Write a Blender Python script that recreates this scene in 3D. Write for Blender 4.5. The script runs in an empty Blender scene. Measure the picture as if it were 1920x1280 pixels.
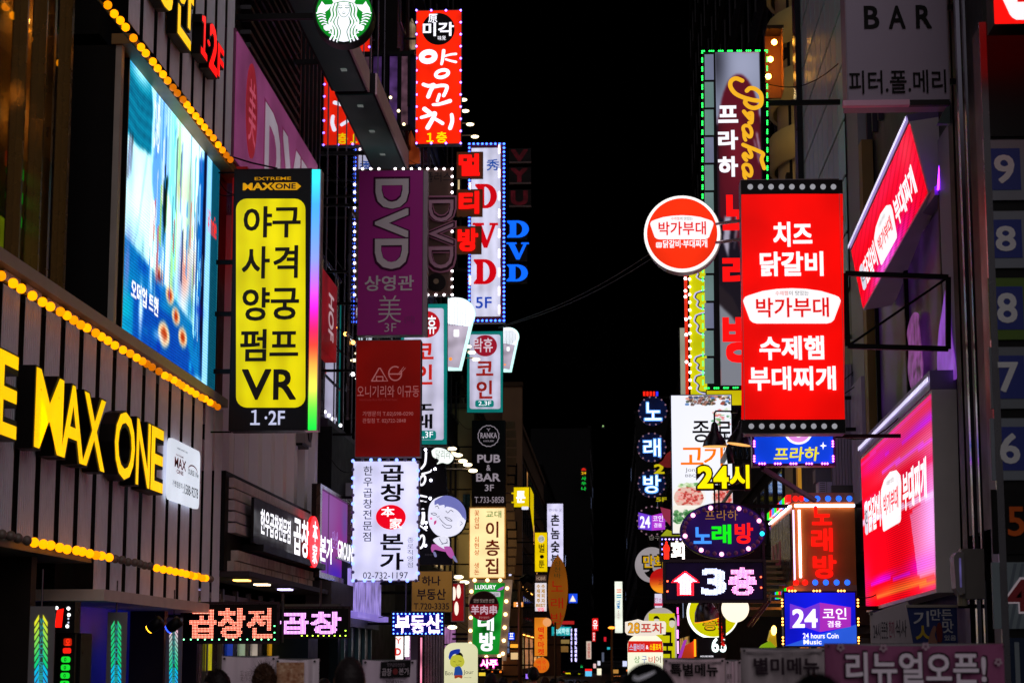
import bpy, math, random
import numpy as np
from mathutils import Vector, Matrix
random.seed(7); np.random.seed(7)
SC = bpy.context.scene; COL = SC.collection
R = math.radians

# ------------------------------------------------------------------ camera, world, light
FPX = 3750.0; CZ = 1.65
PSI = math.atan(190/3750*math.cos(R(9.02))); TILT = math.atan(595/3750)
FWD = Vector((-math.sin(PSI)*math.cos(TILT), math.cos(PSI)*math.cos(TILT), math.sin(TILT)))
RGT = Vector((math.cos(PSI), math.sin(PSI), 0)); UPV = RGT.cross(FWD)
CAM = Vector((0, 0, CZ))
cd = bpy.data.cameras.new('camera'); cam = bpy.data.objects.new('camera', cd); COL.objects.link(cam)
cam.matrix_world = Matrix(((RGT.x, UPV.x, -FWD.x, 0), (RGT.y, UPV.y, -FWD.y, 0), (RGT.z, UPV.z, -FWD.z, CZ), (0, 0, 0, 1)))
cd.lens = 36*FPX/1920; cd.sensor_width = 36; cd.clip_end = 3000; cd.clip_start = .2
cd.dof.use_dof = True; cd.dof.focus_distance = 34; cd.dof.aperture_fstop = 4.5
SC.camera = cam
W = bpy.data.worlds.new('World'); SC.world = W; W.use_nodes = True
nt = W.node_tree; sk = nt.nodes.new('ShaderNodeTexSky'); sk.sky_type = 'NISHITA'; sk.sun_disc = False
sk.sun_elevation = R(-8); sk.sun_rotation = R(200); bgn = nt.nodes['Background']
nt.links.new(sk.outputs[0], bgn.inputs[0]); bgn.inputs[1].default_value = .05
sun = bpy.data.lights.new('night_fill', 'SUN'); sun.energy = .64; sun.angle = R(80); sun.color = (1, .90, .92)  # broad fill light added from behind the camera
so = bpy.data.objects.new('night_fill', sun); COL.objects.link(so)
so.rotation_euler = Vector((-.26, .80, -.50)).to_track_quat('-Z', 'Y').to_euler()
SC.view_settings.view_transform = 'Standard'; SC.view_settings.look = 'None'
SC.view_settings.exposure = 0; SC.view_settings.gamma = 1; SC.view_settings.use_curve_mapping = False
SC.render.engine = 'CYCLES'; SC.cycles.use_denoising = True; SC.cycles.use_light_tree = True
SC.cycles.max_bounces = 5; SC.cycles.diffuse_bounces = 3; SC.cycles.glossy_bounces = 3; SC.cycles.transmission_bounces = 3
SC.cycles.sample_clamp_indirect = 4

# ------------------------------------------------------------------ materials
def lin(h):
    if isinstance(h, tuple): return h
    h = h.lstrip('#'); v = [int(h[i:i+2], 16)/255 for i in (0, 2, 4)]
    return tuple(c/12.92 if c <= .04045 else ((c+.055)/1.055)**2.4 for c in v)
MC = {}
def em(h, s=1.0, var=.12, scale=1.3):
    """uneven emission: back-lit signs, lamps, and surfaces whose lit look is painted in"""
    k = ('em', h, s, var, scale)
    if k in MC: return MC[k]
    m = bpy.data.materials.new('lit_'+str(h).strip('#')); m.use_nodes = True; n = m.node_tree; b = n.nodes['Principled BSDF']
    c = lin(h); b.inputs['Base Color'].default_value = (*[min(.7, x*.5+.008) for x in c], 1); b.inputs['Specular IOR Level'].default_value = .12
    b.inputs['Roughness'].default_value = .35; b.inputs['Emission Color'].default_value = (*c, 1)
    if var:
        tc = n.nodes.new('ShaderNodeTexCoord'); nz = n.nodes.new('ShaderNodeTexNoise'); nz.inputs['Scale'].default_value = scale; nz.inputs['Detail'].default_value = 1
        mr = n.nodes.new('ShaderNodeMapRange'); mr.inputs[1].default_value = .3; mr.inputs[2].default_value = .7
        mr.inputs[3].default_value = s*(1-var*1.6); mr.inputs[4].default_value = s*(1+var)
        n.links.new(tc.outputs['Object'], nz.inputs['Vector']); n.links.new(nz.outputs['Fac'], mr.inputs[0]); n.links.new(mr.outputs[0], b.inputs['Emission Strength'])
    else: b.inputs['Emission Strength'].default_value = s
    MC[k] = m; return m
def tube(h, s=1.0, period=.42, amp=.35, axis='X'):
    """plastic face lit by a row of fluorescent tubes behind it"""
    k = ('tube', h, s, period, amp, axis)
    if k in MC: return MC[k]
    m = em(h, s+.0001, .0).copy(); n = m.node_tree; b = n.nodes['Principled BSDF']
    tc = n.nodes.new('ShaderNodeTexCoord'); sp = n.nodes.new('ShaderNodeSeparateXYZ'); n.links.new(tc.outputs['Object'], sp.inputs[0])
    mu = n.nodes.new('ShaderNodeMath'); mu.operation = 'MULTIPLY'; mu.inputs[1].default_value = 2*math.pi/period; n.links.new(sp.outputs[axis], mu.inputs[0])
    si = n.nodes.new('ShaderNodeMath'); si.operation = 'COSINE'; n.links.new(mu.outputs[0], si.inputs[0])
    nz = n.nodes.new('ShaderNodeTexNoise'); nz.inputs['Scale'].default_value = 1.1; n.links.new(tc.outputs['Object'], nz.inputs['Vector'])
    ad = n.nodes.new('ShaderNodeMath'); ad.operation = 'MULTIPLY_ADD'; ad.inputs[1].default_value = amp*.5*s; n.links.new(si.outputs[0], ad.inputs[0])
    m2 = n.nodes.new('ShaderNodeMath'); m2.operation = 'MULTIPLY_ADD'; m2.inputs[1].default_value = 1.1*s; m2.inputs[2].default_value = .42*s
    n.links.new(nz.outputs['Fac'], m2.inputs[0]); n.links.new(m2.outputs[0], ad.inputs[2]); n.links.new(ad.outputs[0], b.inputs['Emission Strength'])
    MC[k] = m; return m
def su(h, rough=.6, metal=0, var=.25, scale=3.0, bump=.0, trans=0):
    k = ('su', h, rough, metal, var, scale, bump, trans)
    if k in MC: return MC[k]
    m = bpy.data.materials.new('surface_'+str(h).strip('#')); m.use_nodes = True; n = m.node_tree; b = n.nodes['Principled BSDF']
    c = lin(h); b.inputs['Specular IOR Level'].default_value = .5 if max(c) > .1 or metal > .5 or rough < .3 else .18; b.inputs['Roughness'].default_value = rough; b.inputs['Metallic'].default_value = metal
    b.inputs['Transmission Weight'].default_value = trans
    b.inputs['Base Color'].default_value = (*c, 1)
    if var:
        tc = n.nodes.new('ShaderNodeTexCoord'); nz = n.nodes.new('ShaderNodeTexNoise'); nz.inputs['Scale'].default_value = scale; nz.inputs['Detail'].default_value = 6
        mx = n.nodes.new('ShaderNodeMix'); mx.data_type = 'RGBA'; mx.inputs[6].default_value = (*[x*(1-var) for x in c], 1); mx.inputs[7].default_value = (*[min(1, x*(1+var)) for x in c], 1)
        n.links.new(tc.outputs['Object'], nz.inputs['Vector']); n.links.new(nz.outputs['Fac'], mx.inputs[0]); n.links.new(mx.outputs[2], b.inputs['Base Color'])
        rr = n.nodes.new('ShaderNodeMapRange'); rr.inputs[3].default_value = max(.02, rough-.12); rr.inputs[4].default_value = min(1, rough+.15)
        n.links.new(nz.outputs['Fac'], rr.inputs[0]); n.links.new(rr.outputs[0], b.inputs['Roughness'])
        if bump:
            bp = n.nodes.new('ShaderNodeBump'); bp.inputs['Strength'].default_value = bump; bp.inputs['Distance'].default_value = .01
            n.links.new(nz.outputs['Fac'], bp.inputs['Height']); n.links.new(bp.outputs[0], b.inputs['Normal'])
    MC[k] = m; return m
def painted(s=0.0, led=0):
    """printed film or screen picture whose colours are stored on the mesh; s > 0 gives off light, led = pixel pitch"""
    k = ('pt', s, led)
    if k in MC: return MC[k]
    m = bpy.data.materials.new('picture'); m.use_nodes = True; n = m.node_tree; b = n.nodes['Principled BSDF']
    a = n.nodes.new('ShaderNodeAttribute'); a.attribute_name = 'pic'
    b.inputs['Roughness'].default_value = .8; b.inputs['Specular IOR Level'].default_value = .0
    if s:
        b.inputs['Base Color'].default_value = (.02, .02, .02, 1); n.links.new(a.outputs['Color'], b.inputs['Emission Color']); b.inputs['Emission Strength'].default_value = s
        if led:
            tc = n.nodes.new('ShaderNodeTexCoord'); mp = n.nodes.new('ShaderNodeMapping'); mp.inputs['Scale'].default_value = (1/led,)*3
            mp.inputs['Rotation'].default_value = (0, 0, 0); n.links.new(tc.outputs['Object'], mp.inputs[0])
            sp = n.nodes.new('ShaderNodeSeparateXYZ'); n.links.new(mp.outputs[0], sp.inputs[0]); o = []
            for ax in ('X', 'Z'):
                q = n.nodes.new('ShaderNodeMath'); q.operation = 'SINE'; q2 = n.nodes.new('ShaderNodeMath'); q2.operation = 'MULTIPLY'; q2.inputs[1].default_value = 2*math.pi
                n.links.new(sp.outputs[ax], q2.inputs[0]); n.links.new(q2.outputs[0], q.inputs[0]); o.append(q)
            ad = n.nodes.new('ShaderNodeMath'); ad.operation = 'ADD'; n.links.new(o[0].outputs[0], ad.inputs[0]); n.links.new(o[1].outputs[0], ad.inputs[1])
            ma = n.nodes.new('ShaderNodeMath'); ma.operation = 'MULTIPLY_ADD'; ma.inputs[1].default_value = s*.22; ma.inputs[2].default_value = s
            n.links.new(ad.outputs[0], ma.inputs[0]); n.links.new(ma.outputs[0], b.inputs['Emission Strength'])
    else: n.links.new(a.outputs['Color'], b.inputs['Base Color'])
    MC[k] = m; return m
BLK = su('#060607', .6); DARK = su('#121116', .6); STEEL = su('#5a585c', .35, .7); IRON = su('#060507', .5, .1)
GREY = su('#6a676a', .5); WHITE = su('#d0ccd0', .5); PINKM = su('#b89aa8', .45)

# ------------------------------------------------------------------ mesh helpers
class MB:
    def __init__(s): s.v = []; s.f = []
    def box(s, x0, y0, z0, x1, y1, z1):
        x0, x1 = sorted((x0, x1)); y0, y1 = sorted((y0, y1)); z0, z1 = sorted((z0, z1)); b = len(s.v)
        s.v += [(x0, y0, z0), (x1, y0, z0), (x1, y1, z0), (x0, y1, z0), (x0, y0, z1), (x1, y0, z1), (x1, y1, z1), (x0, y1, z1)]
        s.f += [tuple(b+i for i in q) for q in ((0, 3, 2, 1), (4, 5, 6, 7), (0, 1, 5, 4), (1, 2, 6, 5), (2, 3, 7, 6), (3, 0, 4, 7))]; return s
    def prism(s, pts, y0, y1):
        """pts: outline in (x,z); front face at y0 (towards the street), back at y1"""
        a = sum(pts[i][0]*pts[(i+1) % len(pts)][1]-pts[(i+1) % len(pts)][0]*pts[i][1] for i in range(len(pts)))
        if a < 0: pts = pts[::-1]
        y0, y1 = min(y0, y1), max(y0, y1); n = len(pts); b = len(s.v)
        s.v += [(x, y0, z) for x, z in pts]+[(x, y1, z) for x, z in pts]
        s.f.append(tuple(range(b, b+n))); s.f.append(tuple(range(b+2*n-1, b+n-1, -1)))
        for i in range(n): j = (i+1) % n; s.f.append((b+j, b+i, b+n+i, b+n+j))
        return s
    def tube(s, pts, r, n=8, r1=None):
        pts = [Vector(p) for p in pts]; b = len(s.v); m = len(pts); N = None
        for i, p in enumerate(pts):
            d = ((pts[i+1]-p).normalized() if i < m-1 else Vector((0, 0, 0)))+((p-pts[i-1]).normalized() if i else Vector((0, 0, 0)))
            d = d.normalized() if d.length > 1e-6 else Vector((0, 0, 1))
            if N is None: N = d.orthogonal().normalized()
            N = (N-d*N.dot(d)).normalized(); B = d.cross(N); rr = r if r1 is None else r+(r1-r)*i/(m-1)
            for k in range(n): t = 2*math.pi*k/n; s.v.append(tuple(p+(N*math.cos(t)+B*math.sin(t))*rr))
        for i in range(m-1):
            for k in range(n): s.f.append((b+i*n+k, b+i*n+(k+1) % n, b+(i+1)*n+(k+1) % n, b+(i+1)*n+k))
        s.f.append(tuple(b+k for k in range(n-1, -1, -1))); s.f.append(tuple(b+(m-1)*n+k for k in range(n))); return s
    def lathe(s, prof, c=(0, 0, 0), n=20, axis=None):
        """prof: (r, h) pairs revolved about axis through c"""
        b = len(s.v); ax = Vector(axis or (0, 0, 1)).normalized(); A = ax.orthogonal().normalized(); B = ax.cross(A); c = Vector(c)
        for r, h in prof:
            for k in range(n): t = 2*math.pi*k/n; s.v.append(tuple(c+ax*h+(A*math.cos(t)+B*math.sin(t))*r))
        for i in range(len(prof)-1):
            for k in range(n): s.f.append((b+i*n+k, b+i*n+(k+1) % n, b+(i+1)*n+(k+1) % n, b+(i+1)*n+k))
        return s
    def ball(s, c, r, n=10, m=6, sx=1, sy=1, sz=1):
        b = len(s.v)
        for i in range(m+1):
            a = math.pi*i/m
            for k in range(n): t = 2*math.pi*k/n; s.v.append((c[0]+r*sx*math.sin(a)*math.cos(t), c[1]+r*sy*math.sin(a)*math.sin(t), c[2]-r*sz*math.cos(a)))
        for i in range(m):
            for k in range(n): s.f.append((b+i*n+k, b+i*n+(k+1) % n, b+(i+1)*n+(k+1) % n, b+(i+1)*n+k))
        return s
    def ribbon(s, pts, w, y, taper=False, th=.004, cap=True):
        """flat brush stroke through (x,z) points"""
        P = [Vector(p) for p in pts]; n = len(P)
        if isinstance(w, (int, float)): ws = [w]*n
        else: ws = [w[0]+(w[1]-w[0])*i/(n-1) for i in range(n)]
        L = []; Rr = []
        for i, p in enumerate(P):
            d = (P[min(i+1, n-1)]-P[max(i-1, 0)]); d = d.normalized() if d.length > 1e-9 else Vector((1, 0)); q = Vector((-d.y, d.x))*ws[i]/2
            L.append(p+q); Rr.append(p-q)
        y = y-len(s.f)*1.2e-5; b = len(s.v); s.v += [(p.x, y-i*1.2e-5, p.y) for i, p in enumerate(L)]+[(p.x, y-i*1.2e-5, p.y) for i, p in enumerate(Rr)]
        for i in range(n-1): s.f.append((b+i, b+n+i, b+n+i+1, b+i+1))
        if cap:
            for p, ww, kk in ((P[0], ws[0], 0), (P[-1], ws[-1], 1)):
                c = len(s.v); yy = y-1.2e-5*(n+3+kk*3); s.v += [(p.x+ww/2*math.cos(a*math.pi/5), yy, p.y+ww/2*math.sin(a*math.pi/5)) for a in range(10)]; s.f.append(tuple(range(c, c+10)))
        return s
    def build(s, name, mat, parent=None, smooth=False, **kw):
        me = bpy.data.meshes.new(name); me.from_pydata(s.v, [], s.f); me.materials.append(mat); me.update()
        if smooth: me.polygons.foreach_set('use_smooth', [True]*len(me.polygons))
        o = bpy.data.objects.new(name, me); COL.objects.link(o)
        if parent is not None: o.parent = parent
        for k, v in kw.items(): o[k] = v
        return o
def tag(o, label=None, cat=None, group=None, kind=None):
    if label: o['label'] = label
    if cat: o['category'] = cat
    if group: o['group'] = group
    if kind: o['kind'] = kind
    return o
def struct(name, mb, mat): return tag(mb.build(name, mat), kind='structure')
def dup(o, parent=None):
    c = o.copy(); COL.objects.link(c); c.parent = parent
    for ch in list(o.children): dup(ch, c)
    return c

# text -> mesh, from Blender's built-in font
TC = {}
def glyphs(s, bold=0.0, ext=0.0):
    k = (s, bold, ext)
    if k in TC: return TC[k]
    wide = bold > .012 and not ext
    c = bpy.data.curves.new('t', 'FONT'); c.body = s; c.offset = .006 if wide else bold; c.resolution_u = 3; c.extrude = ext
    o = bpy.data.objects.new('t', c); m = bpy.data.meshes.new_from_object(o)
    v = np.array([p.co[:] for p in m.vertices]).reshape(-1, 3); f = [tuple(p.vertices) for p in m.polygons]
    bpy.data.objects.remove(o); bpy.data.curves.remove(c); bpy.data.meshes.remove(m)
    if wide:   # heavier face: the outline repeated round a small circle, each copy a hair further out
        n = len(v); V = [v]; F = list(f); r = bold*.62-.004
        for q in range(8):
            w = v.copy(); w[:, 0] += r*round(math.cos(q*math.pi/4)); w[:, 1] += r*round(math.sin(q*math.pi/4)); w[:, 2] += .00022*(q+1)
            V.append(w); F += [tuple(i+n*(q+1) for i in t) for t in f]
        v = np.concatenate(V); f = F
    TC[k] = (v, f); return v, f
def ray(px, py): return FWD+RGT*((px-960)/FPX)+UPV*((640-py)/FPX)

class T:
    """a thing standing in a plane; local x runs to the right as seen from the street, y into the wall, z up"""
    def __init__(s, name, label, cat, px, py, at, face='F', group=None, floor=False):
        s.face = face; s.rz = {'F': 0, 'L': math.pi/2, 'R': -math.pi/2}[face]; s.at = at
        p = s.hit(px, py); s.o = Vector((p.x, p.y, 0 if floor else p.z))
        s.root = bpy.data.objects.new(name, None); COL.objects.link(s.root); s.root.empty_display_size = .1
        s.root.location = s.o; s.root.rotation_euler = (0, 0, s.rz)
        tag(s.root, label, cat, group); s.ux = Vector((math.cos(s.rz), math.sin(s.rz), 0)); s.layer = .008
    def hit(s, px, py, off=0):
        d = ray(px, py)
        if s.face == 'F': return CAM+d*((s.at-off)/d.y)
        x = s.at+off*(1 if s.face == 'L' else -1)
        return CAM+d*(x/d.x)
    def m(s, px, py, off=0):
        p = s.hit(px, py, off)-s.o; return (p.dot(s.ux), p.z)
    def nd(s): s.layer += .003; return s.layer
    def rect(s, name, x0, y0, x1, y1, mat, d0=None, d1=None, **kw):
        """box between the projections of two corners; d = distance out of the plane"""
        if d0 is None: d0 = 0
        if d1 is None: d1 = s.nd()
        a = s.m(x0, y0); b = s.m(x1, y1); return MB().box(a[0], -d0, a[1], b[0], -d1, b[1]).build(name, mat, s.root, **kw)
    def shape(s, name, pts, mat, d0=None, d1=None, uv=False, **kw):
        if d1 is None: d1 = s.nd()
        if d0 is None: d0 = d1-.004
        q = pts if uv else [s.m(*p) for p in pts]; return MB().prism(q, -d1, -d0).build(name, mat, s.root, **kw)
    def disc(s, name, cx, cy, rx, ry, mat, d0=None, d1=None, n=40, **kw):
        return s.shape(name, [(cx+rx*math.cos(2*math.pi*i/n), cy+ry*math.sin(2*math.pi*i/n)) for i in range(n)], mat, d0, d1, **kw)
    def rrect(s, name, x0, y0, x1, y1, r, mat, d0=None, d1=None, **kw):
        pts = []
        for cx, cy, a0 in ((x1-r, y0+r, -90), (x1-r, y1-r, 0), (x0+r, y1-r, 90), (x0+r, y0+r, 180)):
            for k in range(6): a = R(a0+k*18); pts.append((cx+r*math.cos(a), cy+r*math.sin(a)))
        return s.shape(name, pts, mat, d0, d1, **kw)
    def text(s, t, x0, y0, x1, y1, mat, bold=.012, d=None, rot=0, ext=0, name='lettering', side=None, shear=0, flip=False, em=False):
        """lettering filled into the box of two projected corners; ext = letter depth, side = material of a solid body behind"""
        v, f = glyphs(t, bold); v = v.copy(); X = v[:, 0].copy(); Z = v[:, 1].copy()
        X = X+shear*Z
        if em: lo = (-.02, -.13); hi = (.95*len(t), .88)
        if rot == 90: X, Z = Z, -X      # reads downwards
        if not em: lo = (X.min(), Z.min()); hi = (X.max(), Z.max())
        a = s.m(x0, y0); b = s.m(x1, y1); d = s.nd() if d is None else d
        fx = (X-lo[0])/(hi[0]-lo[0]+1e-9)
        if flip: fx = 1-fx
        nx = a[0]+fx*(b[0]-a[0]); nz = b[1]+(Z-lo[1])/(hi[1]-lo[1]+1e-9)*(a[1]-b[1])
        mb = MB(); mb.v = [(float(p), float(-d-ext-e), float(q)) for p, q, e in zip(nx, nz, v[:, 2])]; mb.f = list(f); o = mb.build(name, mat, s.root)
        if side is not None:
            v, f = glyphs(t, bold+.012, .5); X = v[:, 0]; Z = v[:, 1]
            fx = (X-X.min())/(X.max()-X.min()); k = .02*(b[0]-a[0]) if len(t) > 1 else .02*(b[0]-a[0])
            nx = a[0]-k+fx*(b[0]-a[0]+2*k); kz = .015*(a[1]-b[1]); nz = b[1]-kz+(Z-Z.min())/(Z.max()-Z.min())*(a[1]-b[1]+2*kz)
            mb = MB(); mb.v = [(float(p), -d-(float(r)+.5)*(ext-.006), float(q)) for p, q, r in zip(nx, nz, v[:, 2])]; mb.f = list(f)
            mb.build('letter_body', side, s.root)
        return o
    def vtext(s, t, x0, y0, x1, y1, mat, bold=.012, d=None, name='lettering', side=None, ext=0):
        """a column of characters"""
        n = len(t); d = s.nd() if d is None else d; a = s.m(x0, y0); b = s.m(x1, y1); mb = MB(); h = (a[1]-b[1])/n
        for i, c in enumerate(t):
            if c == ' ': continue
            v, f = glyphs(c, bold); k = len(mb.v); top = a[1]-i*h
            if ord(c) > 0x2000: lo = (.0, -.13); hi = (.92, .88)
            else: lo = (v[:, 0].min(), v[:, 1].min()); hi = (v[:, 0].max(), v[:, 1].max())
            for p in v: mb.v.append((a[0]+(p[0]-lo[0])/(hi[0]-lo[0])*(b[0]-a[0]), -d-ext-p[2], top-h*.97+(p[1]-lo[1])/(hi[1]-lo[1])*h*.94))
            mb.f += [tuple(k+j for j in q) for q in f]
        return mb.build(name, mat, s.root)
    def leds(s, pts, step, r, mat, d=None, name='led_strip', close=True, off=0, skip=None):
        """run of tiny lamps too small to pick apart, joined"""
        P = [Vector(s.m(*p)) for p in pts]; mb = MB(); d = d if d is not None else s.nd()+.004; rr = r; i = 0
        if close: P.append(P[0])
        for a, b in zip(P, P[1:]):
            L = (b-a).length; n = max(1, round(L/step))
            for k in range(n):
                i += 1
                if skip and skip(i): continue
                q = a+(b-a)*(k/n); mb.ball((q.x, -d, q.y), rr, 6, 4)
        return mb.build(name, mat, s.root, kind='stuff')
    def stroke(s, pts, w, mat, d=None, name='stroke', mb=None, smooth=True):
        q = [s.m(*p) for p in pts]
        if smooth and len(q) > 2: q = spline(q)
        k = (s.at if s.face == 'F' else 1)/FPX
        ww = (w[0]*k, w[1]*k) if isinstance(w, tuple) else w*k
        own = mb is None
        mb = mb or MB(); mb.ribbon(q, ww, -(d if d is not None else s.nd()))
        return mb.build(name, mat, s.root) if own else mb
    def bulbs(s, pts, rp, mats, d=.05, name='bulb', squash=1):
        """single round lamps, each a part of its own"""
        for i, p in enumerate(pts):
            q = s.m(*p); mt = mats[i % len(mats)] if isinstance(mats, list) else mats
            r = rp*s.at/FPX if s.face == 'F' else rp
            o = bpy.data.objects.new(name, unit_ball(mt)); COL.objects.link(o); o.parent = s.root; o.location = (q[0], -d, q[1]); o.scale = (r, r*squash, r)
    def picture(s, name, x0, y0, x1, y1, arr, mat, d=None, curve=0):
        a = s.m(x0, y0); b = s.m(x1, y1); d = s.nd() if d is None else d
        return grid_picture(name, arr, lambda u, v: (a[0]+(b[0]-a[0])*u, -d-curve*math.sin(math.pi*u), a[1]+(b[1]-a[1])*v), mat, s.root)
    def cabinet(s, x0, y0, x1, y1, depth, face, frame=DARK, rim=.03, back=True):
        a = s.m(x0, y0); b = s.m(x1, y1)
        MB().box(a[0], 0, a[1], b[0], depth, b[1]).build('cabinet', frame, s.root)
        MB().box(a[0]+rim, .0, a[1]-rim, b[0]-rim, -.006, b[1]+rim).build('face', face, s.root)
        if back: MB().box(a[0]+rim, depth, a[1]-rim, b[0]-rim, depth+.006, b[1]+rim).build('rear_face', face, s.root)
        # thin angle trim standing proud round the face
        mb = MB(); t = min(.018, rim*.5)
        mb.box(a[0]-.004, -.014, a[1]+.004, b[0]+.004, -.0005, a[1]-t); mb.box(a[0]-.004, -.014, b[1]-.004, b[0]+.004, -.0005, b[1]+t)
        mb.box(a[0]-.004, -.0138, a[1]-t, a[0]+t, -.0005, b[1]+t); mb.box(b[0]+.004, -.0138, a[1]-t, b[0]-t, -.0005, b[1]+t)
        mb.build('trim', frame, s.root); s.ca, s.cb, s.cdp = a, b, depth; s.layer = max(s.layer, .009); return s
    def arms(s, side, fr=(.18, .82), r=.025, wall=None, mat=IRON, x=None):
        a, b = s.ca, s.cb; wall = wall if wall is not None else (-6.5 if side == 'L' else 4.0)
        xe = (a[0] if side == 'L' else b[0]) if x is None else x; xw = wall-s.o.x; dp = s.cdp/2
        for t in fr:
            z = a[1]+(b[1]-a[1])*t; mb = MB().box(xe, dp-r, z-r, xw, dp+r, z+r)
            mb.box(xw-.012, dp-.1, z-.12, xw+.012, dp+.1, z+.12); mb.build('bracket', mat, s.root)
        if abs(xw-xe) > .25:
            z = a[1]+(b[1]-a[1])*.08; MB().tube([(xe+(xw-xe)*t, dp+.1, z+(.5 if abs(xw) < 3 else .2)*t-.5*abs(xw-xe)**.5*math.sin(math.pi*t)*.5) for t in np.linspace(0, 1, 9)], .009, 5).build('power_lead', mat, s.root)
def unit_ball(mt, c={}):
    if mt.name not in c:
        mb = MB().ball((0, 0, 0), 1, 12, 8); me = bpy.data.meshes.new('bulb'); me.from_pydata(mb.v, [], mb.f); me.materials.append(mt)
        me.polygons.foreach_set('use_smooth', [True]*len(me.polygons)); c[mt.name] = me
    return c[mt.name]
def spline(q, n=6):
    P = [Vector(p) for p in q]; out = []
    for i in range(len(P)-1):
        p0 = P[max(i-1, 0)]; p1 = P[i]; p2 = P[i+1]; p3 = P[min(i+2, len(P)-1)]
        for k in range(n):
            t = k/n; out.append(.5*((2*p1)+(-p0+p2)*t+(2*p0-5*p1+4*p2-p3)*t*t+(-p0+3*p1-3*p2+p3)*t**3))
    out.append(P[-1]); return [tuple(p) for p in out]
def grid_picture(name, arr, fn, mat, parent):
    H, Wd = arr.shape[:2]; us = np.linspace(0, 1, Wd); vs = np.linspace(0, 1, H)
    v = [fn(float(u), float(w)) for w in vs for u in us]
    f = [(r*Wd+c, (r+1)*Wd+c, (r+1)*Wd+c+1, r*Wd+c+1) for r in range(H-1) for c in range(Wd-1)]
    me = bpy.data.meshes.new(name); me.from_pydata(v, [], f); me.materials.append(mat)
    at = me.attributes.new('pic', 'FLOAT_COLOR', 'POINT'); a = np.ones((H*Wd, 4), np.float32)
    c = np.clip(arr.reshape(-1, 3), 0, 1); a[:, :3] = np.where(c <= .04045, c/12.92, ((c+.055)/1.055)**2.4); at.data.foreach_set('color', a.ravel())
    o = bpy.data.objects.new(name, me); COL.objects.link(o); o.parent = parent; return o

# numpy painting (for printed pictures and screens)
class Canvas:
    def __init__(s, w, h, col): s.w, s.h = w, h; s.a = np.ones((h, w, 3))*np.array(hx(col)); s.Y, s.X = np.mgrid[0:h, 0:w]; s.X = (s.X+.5)/w; s.Y = (s.Y+.5)/h
    def mask(s, pts):
        m = np.zeros((s.h, s.w), bool); n = len(pts)
        for i in range(n):
            x0, y0 = pts[i]; x1, y1 = pts[(i+1) % n]
            if y0 == y1: continue
            c = ((y0 > s.Y) != (y1 > s.Y)) & (s.X < (x1-x0)*(s.Y-y0)/(y1-y0)+x0); m ^= c
        return m
    def poly(s, pts, col, al=1): m = s.mask(pts); s.a[m] = s.a[m]*(1-al)+np.array(hx(col))*al; return s
    def ell(s, cx, cy, rx, ry, col, al=1): m = ((s.X-cx)/rx)**2+((s.Y-cy)/ry)**2 < 1; s.a[m] = s.a[m]*(1-al)+np.array(hx(col))*al; return s
    def soft(s, cx, cy, rx, ry, col, al=1):
        g = np.exp(-((s.X-cx)/rx)**2-((s.Y-cy)/ry)**2)[..., None]*al; s.a = s.a*(1-g)+np.array(hx(col))*g; return s
    def line(s, pts, wd, col, al=1):
        asp = s.w/s.h; m = np.zeros((s.h, s.w), bool)
        for (x0, y0), (x1, y1) in zip(pts, pts[1:]):
            dx, dy = (x1-x0)*asp, y1-y0; t = np.clip((((s.X-x0)*asp)*dx+(s.Y-y0)*dy)/(dx*dx+dy*dy+1e-12), 0, 1)
            m |= ((s.X-x0)*asp-t*dx)**2+((s.Y-y0)-t*dy)**2 < (wd/2)**2
        s.a[m] = s.a[m]*(1-al)+np.array(hx(col))*al; return s
    def blur(s, k):
        for _ in range(2):
            for ax in (0, 1):
                acc = np.zeros_like(s.a)
                for d in range(-k, k+1): acc += np.roll(s.a, d, ax)
                s.a = acc/(2*k+1)
        return s
    def noise(s, amp, k=1):
        n = np.random.rand(s.h, s.w, 1)-.5; s.a = np.clip(s.a+n*amp, 0, 1); return s
def hx(h):
    if isinstance(h, tuple): return h
    h = h.lstrip('#'); return tuple(int(h[i:i+2], 16)/255 for i in (0, 2, 4))
def tri_mask(t, w, h, bold=.02):
    """characters rasterised to a w x h dot matrix (rows from the top)"""
    v, f = glyphs(t, bold); x = (v[:, 0]-v[:, 0].min())/(np.ptp(v[:, 0])); y = (v[:, 1]-v[:, 1].min())/(np.ptp(v[:, 1]))
    yy, xx = np.mgrid[0:h, 0:w]; X = (xx+.5)/w; Y = 1-(yy+.5)/h; m = np.zeros((h, w), bool)
    for q in f:
        for i in range(1, len(q)-1):
            a, b, c = q[0], q[i], q[i+1]
            d1 = (X-x[b])*(y[a]-y[b])-(x[a]-x[b])*(Y-y[b]); d2 = (X-x[c])*(y[b]-y[c])-(x[b]-x[c])*(Y-y[c]); d3 = (X-x[a])*(y[c]-y[a])-(x[c]-x[a])*(Y-y[a])
            m |= ~(((d1 < 0) | (d2 < 0) | (d3 < 0)) & ((d1 > 0) | (d2 > 0) | (d3 > 0)))
    return m
def matrix(t, mask, x0, y0, x1, y1, mat, size=.7, d=.012, name='led_dots'):
    h, w = mask.shape; a = t.m(x0, y0); b = t.m(x1, y1); mb = MB(); cw = (b[0]-a[0])/w; ch = (a[1]-b[1])/h
    for r in range(h):
        for c in range(w):
            if mask[r, c]:
                x = a[0]+(c+.5)*cw; z = a[1]-(r+.5)*ch; k = len(mb.v)
                mb.v += [(x+cw*size/2*math.cos(q*math.pi/3), -d, z+ch*size/2*math.sin(q*math.pi/3)) for q in range(6)]; mb.f.append(tuple(range(k, k+6)))
    return mb.build(name, mat, t.root, kind='stuff')

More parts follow.
